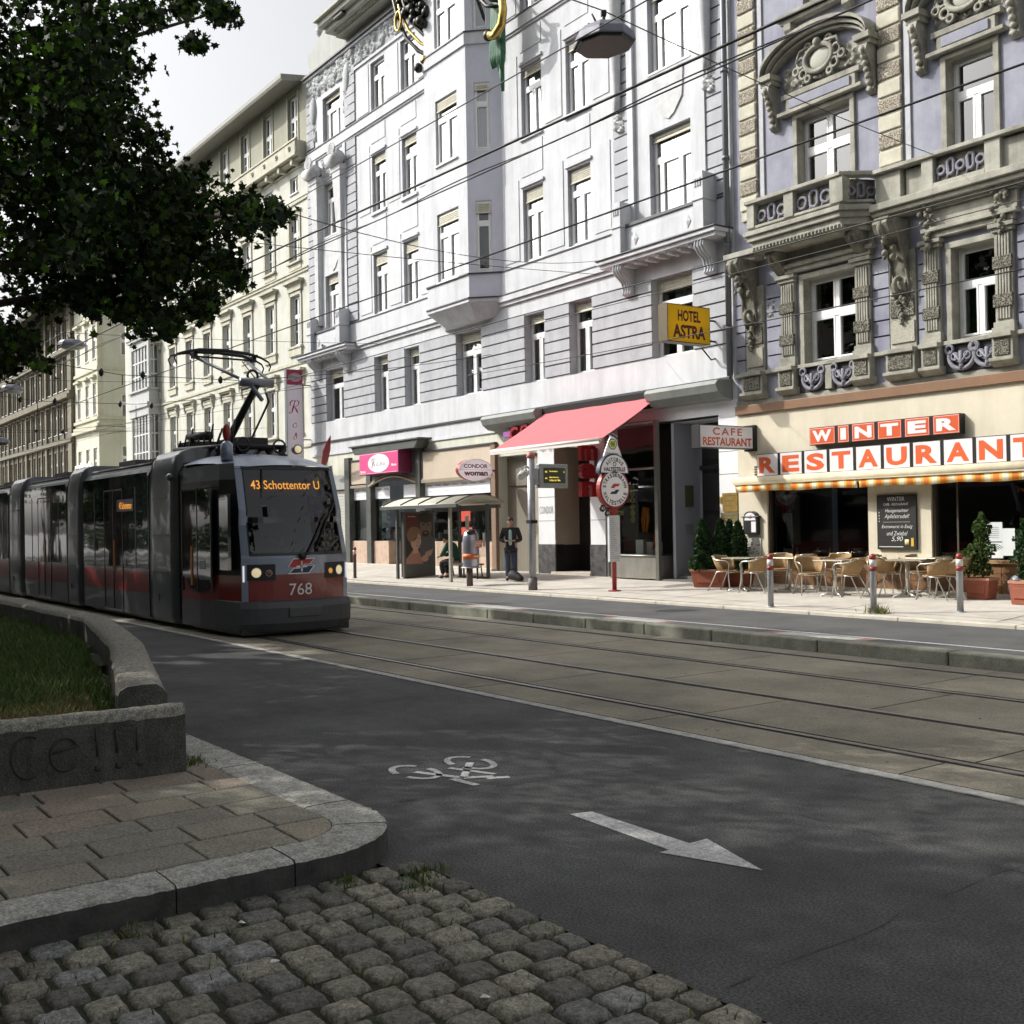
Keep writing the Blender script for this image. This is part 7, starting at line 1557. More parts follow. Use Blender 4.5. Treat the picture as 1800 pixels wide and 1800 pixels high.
# ================================================================ street furniture
galv = mat('galvanised', (.33, .34, .36), .45, .5, noise=.15, nscale=6); redp = mat('red_paint', (.28, .028, .025), .45, noise=.1, nscale=8); whitep = mat('white_paint', (.62, .61, .6), .5)
def bollard(X, Y, label, h=1.0, dark_=False, group='bollards along the pavement kerb'):
    b = Thing('bollard', label, 'bollard', (X, Y, sw(X, Y)), 'L', 0, group)
    r = .055 if not dark_ else .05
    t = MB(); t.lathe([(r, 0), (r, h-.27), (r, h-.265), (0, h-.264)], (0, 0, 0), 16); b.part('post', t, galv if not dark_ else mat('dark_post', (.09, .06, .055), .6))
    t = MB(); t.lathe([(r+.004, h-.30), (r+.004, h-.22), (r-.01, h-.22)], (0, 0, 0), 16, 0); t.lathe([(r+.003, h-.22), (r+.003, h-.10)], (0, 0, 0), 16, 1); t.lathe([(r+.004, h-.10), (r+.004, h-.05), (r*.8, h-.015), (r*.4, h), (0, h)], (0, 0, 0), 16, 0 if not dark_ else 0); b.part('head', t, [redp, whitep])
    t = MB(); t.lathe([(r+.03, -.01), (r+.03, .012), (r, .015)], (0, 0, 0), 16); b.part('base', t, galv if not dark_ else MT['dark_post'])
bollard(-14.14, 16.3, 'grey steel bollard with red and white head in front of the chairs, leftmost of three'); bollard(-11.9, 16.36, 'grey steel bollard with weeds at its foot, middle of three', 1.03); bollard(-10.81, 17.24, 'grey steel bollard with red ring standing nearest the potted plants', 1.0)
bollard(-31.26, 16.59, 'thin dark red bollard between the tram and the bus shelter', .98, True)
# tram stop pole
st = Thing('tram_stop_sign', 'red tram stop pole with round and semicircular signs', 'stop sign', (-19.64, 17.22, sw(-19.64, 17.22))); zg = sw(-19.64, 17.22); X = -19.64; yc = 17.22
t = MB(); t.tube([(X, yc, zg), (X, yc, 3.0)], .055, 12); t.lathe([(.16, 0), (.16, .02), (.06, .03)], (X, yc, zg), 10); st.part('pole', t, redp)
def dsk(mb, r, z, x0, x1, m_, a0=0, a1=360, n=32): mb.prism([(yc+r*math.cos(R(a)), z+r*math.sin(R(a))) for a in np.linspace(a0, a1, n, endpoint=a1-a0 < 360)], 0, x0, x1, m_)
navy = mat('navy', (.015, .02, .05), .5); lens = mat('sign_lens', (.86, .86, .89), .4)
t = MB(); dsk(t, .46, 2.62, X-.07, X+.07, 0); t.prism([(yc-.12, 2.3), (yc+.12, 2.3), (yc+.06, 1.9), (yc-.06, 1.9)], 0, X-.05, X+.05, 0); S1_ = st.part('round_sign', t, redp, bev=.01)
t = MB(); dsk(t, .41, 2.62, X+.07, X+.076, 0); o3 = X+.078
arc_text(t, 'STRASSENBAHN', (o3, yc, 2.62), (0, 1, 0), (0, 0, 1), .33, .10, 90, 160, 1, bold=.03); arc_text(t, 'HALTESTELLE', (o3, yc, 2.62), (0, 1, 0), (0, 0, 1), .33, .10, 270, 140, 1, bold=.03, flip=True)
for s_ in (1, -1): t.add([(o3+.002, yc+s_*a, 2.62+s_*b) for a, b in ((-.14, .02), (-.04, .12), (.16, .12), (.1, .06), (.02, .06), (-.02, .02))], [(0, 1, 2, 3, 4, 5)], 2 if s_ > 0 else 1)
st.part('face', t, [lens, navy, MT['emblem_red']], S1_)
t = MB(); dsk(t, .46, 2.98, X-.07, X+.07, 0, 0, 180, 24); S2_ = st.part('half_round_sign', t, navy, bev=.01)
t = MB(); dsk(t, .41, 3.0, X+.07, X+.076, 0, 0, 180, 24); arc_text(t, 'AUTOBUS', (o3, yc, 3.0), (0, 1, 0), (0, 0, 1), .31, .10, 90, 95, 1, bold=.03); text(t, 'HALTESTELLE', (o3, yc, 3.03), (0, 1, 0), (0, 0, 1), .66, .10, 1, bold=.03); t.torus((o3, yc, 3.2), .05, .01, 0, 6, 4, 1); st.part('face', t, [lens, navy], S2_)
t = MB(); t.prism([(yc-.28, 3.38), (yc+.28, 3.38), (yc+.25, 3.46), (yc+.1, 3.78), (yc+.05, 3.84), (yc-.05, 3.84), (yc-.1, 3.78), (yc-.25, 3.46)], 0, X-.01, X+.02, 0); S3_ = st.part('triangular_sign', t, lens)
t = MB(); t.add([(X+.024, yc+.13*math.cos(a), 3.67+.13*math.sin(a)) for a in np.linspace(0, 6.283, 24, endpoint=False)], [tuple(range(24))], 0); t.add([(X+.026, yc+.105*math.cos(a), 3.67+.105*math.sin(a)) for a in np.linspace(0, 6.283, 24, endpoint=False)], [tuple(range(24))], 1); t.add([(X+.028, yc+.09*math.cos(a), 3.67+.09*math.sin(a)) for a in np.linspace(0, 6.283, 24, endpoint=False)], [tuple(range(24))], 2); text(t, 'H', (X+.03, yc, 3.61), (0, 1, 0), (0, 0, 1), .1, .12, 0, bold=.04); text(t, 'Schottentor', (X+.022, yc, 3.43), (0, 1, 0), (0, 0, 1), .38, .05, 3)
st.part('face', t, [mat('h_green', (.03, .12, .03), .5), lens, mat('h_yellow', (.6, .6, .02), .5), navy], S3_)
for i, (nb, dy, z) in enumerate((('43', -.33, 2.17), ('44', -.18, 2.06))):
    t = MB(); t.prism([(yc+dy+.085*math.cos(a), z+.085*math.sin(a)) for a in np.linspace(0, 6.283, 20, endpoint=False)], 0, X-.01, X+.015, 0); text(t, nb, (X+.017, yc+dy, z-.04), (0, 1, 0), (0, 0, 1), .1, .08, 1, bold=.02); t.box(X-.01, X+.0, yc+dy, yc, z-.015, z+.015, 0); st.part('line_number', t, [MT['sign_black'], whitep])
t = MB(); t.box(X+.03, X+.09, yc-.21, yc+.12, .92, 2.0, 0); 
rr = random.Random(2)
for z in np.linspace(1.0, 1.92, 22): t.box(X+.091, X+.093, yc-.18, yc-.18+rr.uniform(.1, .26), z, z+.008, 1)
st.part('timetable', t, [mat('timetable_grey', (.55, .57, .59), .5, noise=.1, nscale=6), mat('tt_ink', (.15, .16, .18), .6)])
# information pole with departure display
px0, py0 = -21.88, 16.52; zg = sw(px0, py0); ip = Thing('display_pole', 'tall grey pole with a departure display and loudspeakers', 'pole', (px0, py0, zg))
t = MB(); t.tube([(px0, py0, zg), (px0, py0, zg+.3)], .115, 14, 1); t.tube([(px0, py0, zg+.28), (px0, py0, 3.45)], .095, 14, 0); ip.part('pole', t, [galv, mat('pole_foot', (.12, .10, .1), .6)])
t = MB(); t.sphere((px0, py0, 3.5), .11, 10); ip.part('cap', t, mat('cap_red', (.4, .12, .1), .5))
t = MB(); t.box(px0-.08, px0+.08, py0+.20, py0+1.12, 2.72, 3.32, 0); D_ = ip.part('display_case', t, mat('case_grey', (.27, .30, .30), .45, .3), bev=.02)
t = MB(); t.box(px0+.08, px0+.086, py0+.33, py0+1.02, 2.84, 3.22, 0)
for s_, z, y, w in (('43', 3.10, .40, .07), ('Neuwaldegg', 3.11, .64, .26), ('2', 3.1, .97, .03), ('44', 2.94, .4, .07), ('Maroltingerg.', 2.96, .66, .3), ('U-Bahn bis 7 Min.', 2.89, .68, .36)): text(t, s_, (px0+.088, py0+y, z), (0, 1, 0), (0, 0, 1), w, .045, 1, bold=.02)
ip.part('screen', t, [mat('screen_green', (.02, .03, .01), .3), mat('led_yellow', (.5, .4, .05), .5, emit=(.9, .7, .1, .8))], D_)
t = MB(); t.box(px0-.05, px0+.05, py0+.08, py0+.22, 2.8, 3.2); ip.split('bracket', t, galv)
for dy, dz in ((-.33, -.36), (-.2, -.3)):
    t = MB(); t.lathe([(.10, 0), (.09, .02), (.05, .12), (.03, .2)], (0, 0, 0), 12, 0, True, Matrix.Translation((px0+.05, py0+dy-.03, 3.3+dz+.05)) @ Matrix.Rotation(R(-35), 4, 'Y') @ Matrix.Rotation(R(-30), 4, 'X')); t.tube([(px0, py0+dy, 3.3+dz+.25), (px0, py0, 3.25)], .02, 5); ip.part('loudspeaker', t, mat('speaker_white', (.5, .52, .5), .5))
t = MB(); t.box(px0-.10, px0+.1, py0-.1, py0+.1, 1.85, 1.93); t.box(px0+.09, px0+.1, py0-.05, py0+.05, 1.5, 1.62, 1); ip.split('sticker_band', t, [dark, galv])
# litter bin on a post
bx, by = -24.64, 16.5; zg = sw(bx, by); lb = Thing('litter_bin', 'silver dome-topped litter bin with orange bands on a brown post', 'litter bin', (bx, by, zg))
t = MB(); t.tube([(bx, by, zg), (bx, by, zg+.55)], .085, 12); lb.part('post', t, MT['dark_post'])
zb = zg+.5
t = MB(); t.lathe([(.21, 0), (.22, .03), (.22, .70), (.21, .82), (.175, .92), (.1, .99), (.0, 1.02)], (bx+.02, by+.04, zb), 24); lb.part('bin', t, mat('bin_silver', (.42, .42, .47), .3, .8, noise=.1, nscale=4))
t = MB(); t.lathe([(.224, .22), (.224, .36)], (bx+.02, by+.04, zb), 24, 0); t.v = list(t.v); t.prism([(by-.02, zb+.52), (by+.25, zb+.52), (by+.25, zb+.72), (by-.02, zb+.72)], 0, bx+.15, bx+.235, 0); lb.part('orange_band', t, mat('bin_orange', (.62, .13, .02), .5)); t = MB()
for k, w in enumerate((.2, .2, .16)): t.box(bx+.237, bx+.239, by+.02, by+.02+w, zb+.66-.05*k, zb+.68-.05*k)
t.box(bx+.237, bx+.245, by+.0, by+.18, zb+.27, zb+.31); lb.part('bin_text', t, whitep)
t = MB(); t.sphere((bx+.13, by-.03, zb+.93), .12, 10, 0, 1, 1.1, .7); lb.part('opening', t, tblack)
t = MB(); t.lathe([(.28, 0), (.28, .02), (.1, .03)], (bx+.02, by+.04, zb-.02), 20); lb.part('tray', t, galv)
# bus shelter
sx0, sx1, sy0, sy1 = -29.25, -26.3, 16.98, 18.15; zs = .27
sh = Thing('bus_shelter', 'bus shelter with arched pale roof and a poster end panel', 'bus shelter', (-27.7, 17.5, .25)); steel2 = mat('shelter_frame', (.13, .13, .125), .5, .5)
for x, y in ((sx0, sy0), (sx0+.15, sy1), (sx1, sy0), (sx1+.15, sy1), (sx1-1.3, sy1)): t = MB(); t.box(x-.04, x+.04, y-.04, y+.04, sw(x, y), 2.42); sh.part('post', t, steel2 if x < -27 or y > 18 else mat('shelter_post_pale', (.36, .35, .31), .5, .4))
t = MB(); ra0, ra1 = -29.75, -25.55; n = 12; vs = []
for i in range(n+1): f = i/n; y = 16.72+1.65*f; z = 2.40+.27*math.sin(math.pi*(f*.92+.04))-.03; vs += [(ra0, y, z), (ra1, y, z), (ra0, y, z+.03), (ra1, y, z+.03)]
fs = []
for i in range(n): a = i*4; fs += [(a, a+4, a+5, a+1), (a+2, a+3, a+7, a+6), (a, a+2, a+6, a+4), (a+1, a+5, a+7, a+3)]
fs += [(0, 1, 3, 2), (n*4, n*4+2, n*4+3, n*4+1)]; t.add(vs, fs, 0, True)
sh.part('roof', t, mat('shelter_roof', (.50, .485, .40), .45, noise=.08, nscale=3, stain=.15))
t = MB()
for x in (ra0+.1, -28.6, -27.6, -26.6, ra1-.08): t.tube([(x, 16.72+1.65*f, 2.42+.27*math.sin(math.pi*(f*.92+.04))) for f in np.linspace(0, 1, 12)], .022, 5)
t.box(ra0-.02, ra1+.02, 16.68, 16.76, 2.33, 2.42); t.box(ra0, ra1, 18.1, 18.2, 2.3, 2.4); sh.split('roof_rib', t, steel2)
t = MB(); t.box(sx0+.1, sx0+.28, sy0+.06, sy1+.0, sw(sx0, sy0)+.05, 2.26); t.box(sx0+.14, sx0+.24, sy0+.1, sy1-.04, .25, .62); pf = sh.part('poster_case', t, steel2, bev=.01)
# poster: two people, generic
t = MB(); xo = sx0+.283; y0, y1, z0, z1 = sy0+.13, sy1-.07, .68, 2.2; wq, hq = y1-y0, z1-z0
def pq(P, m_, o): t.add([(xo+o, y0+a*wq, z0+b*hq) for a, b in P], [tuple(range(len(P)))], m_)
def pe(cx, cy, rx, ry, m_, o, n=20, rot=0): pq([(cx+rx*math.cos(a)*math.cos(rot)-ry*math.sin(a)*math.sin(rot), cy+(rx*math.cos(a)*math.sin(rot)+ry*math.sin(a)*math.cos(rot))*wq/hq*1.0) for a in np.linspace(0, 6.283, n, endpoint=False)], m_, o)
pq([(0, 0), (1, 0), (1, 1), (0, 1)], 0, 0); pq([(0, .55), (.45, .55), (.45, 1), (0, 1)], 1, .001)
pq([(.45, 0), (1, 0), (1, .5), (.9, .58), (.6, .55), (.5, .4)], 5, .0012); pe(.73, .73, .22, .30, 2, .002); pe(.72, .92, .24, .17, 3, .003); pe(.72, .60, .13, .1, 3, .0032); pe(.72, .615, .07, .03, 2, .0036)
for a in (.64, .82): pe(a, .78, .045, .022, 3, .004)
pe(.3, .57, .27, .27, 6, .004, rot=.4); pe(.36, .45, .19, .27, 7, .005, rot=-.1); pe(.25, .56, .2, .17, 6, .0055, rot=.7); pq([(.08, .0), (.62, .0), (.5, .2), (.42, .28), (.22, .26), (.1, .17), (0, .1), (0, 0)], 4, .0045); pq([(.25, .2), (.45, .22), (.4, .38), (.25, .4)], 7, .0046)
for a in (.33, .47): pe(a, .50, .035, .014, 3, .006)
pe(.44, .37, .075, .03, 3, .006, rot=.25); pe(.44, .375, .06, .014, 8, .0065, rot=.25); pe(.42, .43, .02, .035, 4, .006)
for k in range(5): pe(.7+.055*k, .17+.012*k, .025, .13, 7, .0062, rot=-.35)
pe(.68, .1, .13, .1, 7, .006); text(t, 'Parfum', (xo+.001, y0+.22*wq, z0+.93*hq), (0, 1, 0), (0, 0, 1), .26, .045, 8, off=.002)
sh.part('poster', t, [mat('p_dark', (.05, .035, .03), .35), mat('p_red', (.12, .025, .02), .35), mat('p_face_dim', (.17, .11, .08), .4), mat('p_hair_dark', (.03, .02, .015), .4), mat('p_skin', (.42, .2, .15), .4), mat('p_shirt', (.10, .09, .09), .4), mat('p_hair', (.22, .13, .07), .4), mat('p_skin_lit', (.55, .33, .24), .4), mat('p_white', (.7, .65, .6), .4)], pf)
t = MB(); t.quad((sx0+.35, sy1, .6), (sx1-1.3, sy1, .6), (sx1-1.3, sy1, 2.25), (sx0+.35, sy1, 2.25)); t.quad((sx1-1.25, sy1, .9), (sx1+.1, sy1, .9), (sx1+.1, sy1, 2.25), (sx1-1.25, sy1, 2.25)); sh.split('rear_glass', t, glass('shelter_glass', (.85, .88, .87), .03))
t = MB(); t.box(sx1-1.3, sx1+.15, sy1-.02, sy1+.02, 1.33, 1.37); t.box(sx1-1.3, sx1+.15, sy1-.03, sy1+.03, .30, .34); t.box(sx0+.3, sx1+.1, sy1-.02, sy1+.02, 2.24, 2.3); sh.split('rail', t, steel2)
t = MB(); t.box(-27.9, -26.2, 17.7, 18.05, .68, .72); t.box(-27.9, -26.2, 17.66, 17.70, .66, .74)
for x in (-27.8, -27.0, -26.3): t.tube([(x, 17.88, .28), (x, 17.88, .68)], .03, 6); t.tube([(x, 18.05, .35), (x+.3, 17.8, .68)], .02, 5)
sh.part('bench', t, mat('bench_dark', (.04, .04, .04), .6)); t = MB(); t.box(sx1-.9, sx1-.75, sy1-.06, sy1-.03, 1.7, 2.1, 0); t.box(sx1-.02, sx1+.08, sy1-.06, sy1-.03, 1.2, 1.6, 0); sh.split('notice', t, whitep)
# ================================================================ cafe furniture
alu = mat('aluminium', (.55, .54, .50), .3, .85, noise=.1, nscale=10); wick = mat('wicker', (.33, .20, .085), .8, noise=.3, nscale=60, bump=.6, bscale=120, col2=(.44, .29, .14)); wick2 = mat('wicker_rim', (.42, .29, .13), .7)
def rotz(a): return Matrix.Rotation(a, 4, 'Z')
def chair_proto(loc, rot, label):
    c = Thing('cafe_chair', label, 'chair', loc, 'L', rot, 'wicker chairs on the restaurant terrace')
    t = MB()
    for s in (-1, 1):   # front is -Y: one bent tube makes front leg, arm and back
        t.tube([(s*.27, -.26, 0), (s*.24, -.2, .42), (s*.255, -.24, .62), (s*.28, -.16, .68), (s*.30, .02, .69), (s*.27, .16, .72), (s*.2, .25, .77)], .0125, 7)
        t.tube([(s*.25, .34, 0), (s*.21, .12, .43), (s*.20, -.15, .44)], .0125, 7)
    t.tube([(-.2, .25, .77), (-.1, .285, .79), (.1, .285, .79), (.2, .25, .77)], .0125, 7); t.tube([(-.24, -.2, .42), (.24, -.2, .42)], .0125, 6); t.tube([(-.21, .12, .43), (.21, .12, .43)], .0125, 6)
    c.part('frame', t, alu)
    t = MB(); n = 16; vs = [(0, -.02, .455)]
    ring = []
    for i in range(n*2): a = math.pi*i/n; ring.append((.215*math.cos(a)*(1.08 if math.sin(a) < 0 else 1), -.02+.215*math.sin(a), .455))
    t.prism([(a, b) for a, b, _ in ring], 2, .435, .462); c.part('seat', t, wick, bev=.006)
    t = MB(); A = []; n = 20
    for z, rr_, d in ((.47, .225, .0), (.60, .26, .03), (.72, .29, .05), (.765, .285, .045)):
        for i in range(n+1):
            a = math.pi*(-.06+1.12*i/n); k = 1 if z < .7 else 1; zz_ = z if 3 < i < n-3 else min(z, .47+(.68-.47)*(z-.47)/.295)
            A.append((rr_*math.cos(a), -.02+d+rr_*.98*math.sin(a), zz_))
    k = n+1; t.add(A, [(j*k+i, j*k+i+1, (j+1)*k+i+1, (j+1)*k+i) for j in range(3) for i in range(n)], 0, True); o = c.part('backrest', t, wick); s_ = o.modifiers.new('s', 'SOLIDIFY'); s_.thickness = .018
    t = MB(); t.tube(A[-k:], .020, 6); o = c.split('rim', t, wick2)
    return c
facing = lambda dx, dy: math.atan2(dx, -dy)*1.0   # local -Y turned towards (dx, dy)
CH = [(-17.21, 18.4, (.95, .15), 'wicker armchair beside the conifer planter, facing the first table'), (-16.38, 18.4, (-1, -.3), 'wicker armchair behind the leftmost bollard, turned to the left'), (-16.44, 19.26, (.5, -1), 'wicker armchair in the back row behind the leftmost bollard'), (-15.85, 19.3, (-1, .3), 'wicker armchair left of the middle table, its back to the right'),
      (-15.03, 18.55, (.8, -.5), 'aluminium armchair left of the second table, showing its empty frame'), (-15.24, 19.7, (.1, -1), 'tan armchair behind the second table, against the window ledge'), (-14.05, 18.55, (-1, -.25), 'wicker armchair right of the second table, its back to the viewer'), (-13.75, 19.25, (.25, 1), 'wicker armchair seen from behind beside the middle bollard'),
      (-14.1, 20.1-.35, (.3, -1), 'wicker armchair in the back row below the chalkboard'), (-13.25, 19.75, (.7, -.7), 'aluminium armchair behind the third table'), (-12.37, 18.92, (-1, -.15), 'wicker armchair right of the third table, facing left'), (-12.15, 19.2, (-1, -.1), 'wicker armchair tucked behind the rightmost armchair')]
protoc = None
for X, Y, (dx, dy), lab in CH:
    rot = math.atan2(dy, dx)+math.pi/2
    loc = (X, Y, sw(X, Y)+.004)
    if protoc is None: protoc = chair_proto(loc, rot, lab)
    else: copy_thing(protoc, loc, rot, lab)
def table_proto(loc, rot, label):
    c = Thing('cafe_table', label, 'table', loc, 'L', rot, 'tables on the restaurant terrace'); t = MB()
    t.prism([(a, b) for a, b in [(-.33, -.33), (.33, -.33), (.33, .33), (-.33, .33)]], 2, .715, .74); c.part('table_top', t, mat('table_top', (.5, .47, .38), .3, .5), bev=.01)
    t = MB(); t.tube([(0, 0, .05), (0, 0, .72)], .03, 10); c.part('column', t, alu); t = MB()
    for a in (45, 135, 225, 315): t.tube([(0, 0, .09), (.3*math.cos(R(a)), .3*math.sin(R(a)), .02)], [.03, .015], 6); t.lathe([(.02, 0), (.02, .02), (0, .02)], (.3*math.cos(R(a)), .3*math.sin(R(a)), 0), 8)
    c.part('base', t, alu); return c
pt = None
for X, Y, r0, lab in ((-16.92, 18.56, .3, 'square bistro table beside the conifer planter'), (-15.9, 18.95, .1, 'square bistro table behind the leftmost bollard'), (-14.44, 18.61, .2, 'square bistro table between the left and middle bollards'), (-13.09, 19.07, .4, 'square bistro table right of the middle bollard'), (-13.07, 19.75, .1, 'square bistro table at the back by the tiled wall')):
    loc = (X, Y, sw(X, Y)+.004)
    if pt is None: pt = table_proto(loc, r0, lab)
    else: copy_thing(pt, loc, r0, lab)
# ================================================================ plants
def leaf_mesh(name, C, size, seed=1, kind='maple', mats=None, jit=.35, flat=0.0):
    rs = np.random.RandomState(seed); n = len(C); C = np.array(C)
    if kind == 'maple': tpl = np.array([(0, -.5), (.18, -.28), (.5, -.22), (.34, .02), (.46, .3), (.16, .24), (0, .56), (-.16, .24), (-.46, .3), (-.34, .02), (-.5, -.22), (-.18, -.28)])
    elif kind == 'needle': tpl = np.array([(-.12, -.5), (.12, -.5), (.3, 0), (.05, .6), (-.05, .6), (-.3, 0)])
    else: tpl = np.array([(0, -.5), (.28, -.1), (.22, .25), (0, .5), (-.22, .25), (-.28, -.1)])
    k = len(tpl); q = rs.normal(size=(n, 3)); q[:, 2] = np.abs(q[:, 2])*(1+flat*3); q /= np.linalg.norm(q, axis=1)[:, None]
    a = np.cross(q, rs.normal(size=(n, 3))); a /= np.linalg.norm(a, axis=1)[:, None]; b = np.cross(q, a); s = size*(1+jit*rs.uniform(-1, 1, n))
    V = C[:, None, :]+(a[:, None, :]*tpl[None, :, 0, None]+b[:, None, :]*tpl[None, :, 1, None])*s[:, None, None]
    V += q[:, None, :]*(np.abs(tpl[None, :, 0, None])*.3*s[:, None, None])
    me = bpy.data.meshes.new(name); V = V.reshape(-1, 3)
    me.vertices.add(n*k); me.vertices.foreach_set('co', V.ravel()); me.loops.add(n*k); me.loops.foreach_set('vertex_index', np.arange(n*k)); me.polygons.add(n); me.polygons.foreach_set('loop_start', np.arange(n)*k); me.polygons.foreach_set('loop_total', np.full(n, k))
    for m_ in mats: me.materials.append(m_)
    me.polygons.foreach_set('material_index', rs.choice(len(mats), n)); me.update(calc_edges=True); me.validate(); return me
def leafmat(name, col, tr=.35):
    m = bpy.data.materials.new(name); m.use_nodes = True; t = m.node_tree; b = t.nodes['Principled BSDF']; b.inputs['Base Color'].default_value = (*col, 1); b.inputs['Roughness'].default_value = .6; b.inputs['Specular IOR Level'].default_value = .15
    tl = t.nodes.new('ShaderNodeBsdfTranslucent'); tl.inputs[0].default_value = (col[0]*1.6, col[1]*1.7, col[2]*.8, 1); mx = t.nodes.new('ShaderNodeMixShader'); mx.inputs[0].default_value = tr
    t.links.new(b.outputs[0], mx.inputs[1]); t.links.new(tl.outputs[0], mx.inputs[2]); t.links.new(mx.outputs[0], t.nodes['Material Output'].inputs[0]); MT[name] = m; return m
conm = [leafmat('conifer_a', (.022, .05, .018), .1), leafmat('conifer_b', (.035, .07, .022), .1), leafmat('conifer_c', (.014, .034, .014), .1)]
bark = mat('bark', (.07, .055, .04), .95, noise=.4, nscale=8, bump=1, bscale=20); terra = mat('terracotta', (.29, .085, .045), .75, noise=.15, nscale=5, stain=.15)
def conifer(X, Y, h, r, label, pot=None, n=5200):
    z = sw(X, Y); c = Thing('conifer', label, 'shrub', (X, Y, z), 'L', 0); rs = random.Random(int(h*1000+X*10)); C = []
    for _ in range(n):
        f = rs.random()**1.1; rad = r*(1-f)**.62*(.85+.15*math.sin(f*11+X))+.02; a = rs.uniform(0, 6.283); k = rs.uniform(.55, 1.03)*(1+.12*math.sin(a*5+f*14)); C.append((rad*k*math.cos(a), rad*k*math.sin(a), .42+(h-.42)*f+rs.uniform(-.03, .03)))
    o = bpy.data.objects.new('crown', leaf_mesh('crown', C, .075, 3, 'needle', conm)); link(o, c.o); t = MB(); t.tube([(0, 0, .3), (0, 0, h*.8)], [.03, .01], 6); c.part('trunk', t, bark)
conifer(-18.42, 18.9, 1.55, .30, 'dark conifer in the terracotta box, leftmost of the clipped conifers'); conifer(-18.12, 19.2, 1.55, .27, 'dark conifer second from the left beside the doorway'); conifer(-18.22, 19.6, 1.5, .26, 'dark conifer standing behind the second one, by the plaques'); conifer(-17.77, 19.4, 1.48, .30, 'rightmost dark conifer, in front of the brass plaques')
def trough(X, Y, w, d, h, label, rot=0):
    z = sw(X, Y); c = Thing('planter_box', label, 'planter', (X, Y, z), 'L', rot); t = MB(); a, b = w/2, d/2
    t.add([(-a*.8, -b*.8, 0), (a*.8, -b*.8, 0), (a*.8, b*.8, 0), (-a*.8, b*.8, 0), (-a*.95, -b*.95, h*.9), (a*.95, -b*.95, h*.9), (a*.95, b*.95, h*.9), (-a*.95, b*.95, h*.9)], [(0, 3, 2, 1), (0, 1, 5, 4), (1, 2, 6, 5), (2, 3, 7, 6), (3, 0, 4, 7), (4, 5, 6, 7)]); t.box(-a*.6, a*.6, -b*.9-.01, -b*.85, h*.25, h*.7); c.part('box', t, terra, bev=.01)
    t = MB(); [t.box(*q) for q in ((-a, a, -b, -b+.035, h*.88, h), (-a, a, b-.035, b, h*.88, h), (-a, -a+.035, -b+.035, b-.035, h*.88, h), (a-.035, a, -b+.035, b-.035, h*.88, h))]; c.split('rim', t, mat('terracotta_pale', (.40, .20, .13), .75, noise=.2)); t = MB(); t.quad((-a*.93, -b*.93, h*.9+.005), (a*.93, -b*.93, h*.9+.005), (a*.93, b*.93, h*.9+.005), (-a*.93, b*.93, h*.9+.005)); c.part('soil', t, MT['soil'])
trough(-18.25, 18.98, .9, .42, .42, 'terracotta trough holding the two left conifers', R(25)); trough(-17.95, 19.5, .85, .42, .40, 'terracotta trough holding the two right conifers, behind the chair', R(20))
trough(-11.75, 19.45, .52, .36, .40, 'terracotta pot with a climbing plant at the restaurant door'); trough(-10.6, 18.9, .42, .36, .42, 'terracotta pot cut by the right picture edge')
def bush(X, Y, h, r, label, n, sz, z0=.45, mats=None):
    z = sw(X, Y); c = Thing('potted_plant', label, 'plant', (X, Y, z), 'L', 0); rs = random.Random(int(X*31)); C = []
    for _ in range(n):
        f = rs.random(); rad = r*(.35+.75*math.sin(math.pi*min(1, f*.85+.15)))*(1+.35*math.sin(f*17+X)); a = rs.uniform(0, 6.283); k = rs.random()**.5; C.append((rad*k*math.cos(a), rad*k*math.sin(a), z0+(h-z0)*f))
    o = bpy.data.objects.new('foliage', leaf_mesh('foliage', C, sz, 5, 'leaf', mats or [leafmat('shrub_a', (.03, .06, .018), .2), leafmat('shrub_b', (.06, .09, .025), .25)])); link(o, c.o); t = MB()
    for q in range(4): t.tube([(0, 0, .4), (.1*math.cos(q*1.6), .1*math.sin(q*1.6), h*.7)], [.015, .006], 5)
    c.part('stem', t, bark)
bush(-11.72, 19.45, 1.62, .18, 'tall narrow climbing plant in the pot by the stickers', 1100, .075); bush(-11.95, 19.35, .95, .22, 'low pale green plant in front of the climbing plant', 350, .07, .45); bush(-10.56, 18.9, 1.5, .19, 'dense dark shrub at the right picture edge', 1000, .08, .45, conm)
t = MB(); t.sphere((0, 0, .2), .2, 10, 0, .9, .7, 1.15); o = None
o = solo('refuse_sack', MB().sphere((-11.2, 19.7, sw(-11.2, 19.7)+.22), .2, 12, 0, .8, .6, 1.15), mat('blue_sack', (.03, .07, .17), .4, noise=.5, nscale=12, col2=(.35, .38, .42)), 'blue and white plastic sack on the pavement by the plant pots', 'sack', (-11.2, 19.7, .29))
# ---------------- trees
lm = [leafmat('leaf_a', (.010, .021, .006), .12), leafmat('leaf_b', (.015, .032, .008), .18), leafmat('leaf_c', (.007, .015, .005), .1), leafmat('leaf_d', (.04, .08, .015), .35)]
BL = [(60, 60, 190, .75), (165, 120, 110, .9), (230, 255, 90, .9), (310, 355, 95, 1), (420, 385, 62, 1), (478, 378, 38, 1), (330, 465, 95, 1), (195, 455, 125, 1.1), (95, 350, 155, .75), (350, 535, 48, .9), (400, 480, 55, .8), (250, 545, 58, .9), (300, 570, 40, .8), (25, 600, 62, 1), (60, 480, 100, .8), (330, 12, 45, .8), (390, 25, 38, .9), (250, 25, 45, .8), (20, 240, 140, .7), (345, 75, 26, .7), (150, 530, 45, .9), (10, 650, 35, .9), (120, 250, 120, .8), (160, 385, 120, .9), (280, 400, 100, 1.1), (240, 585, 22, .6), (70, 640, 22, .5)]
rs = np.random.RandomState(9); P_ = []
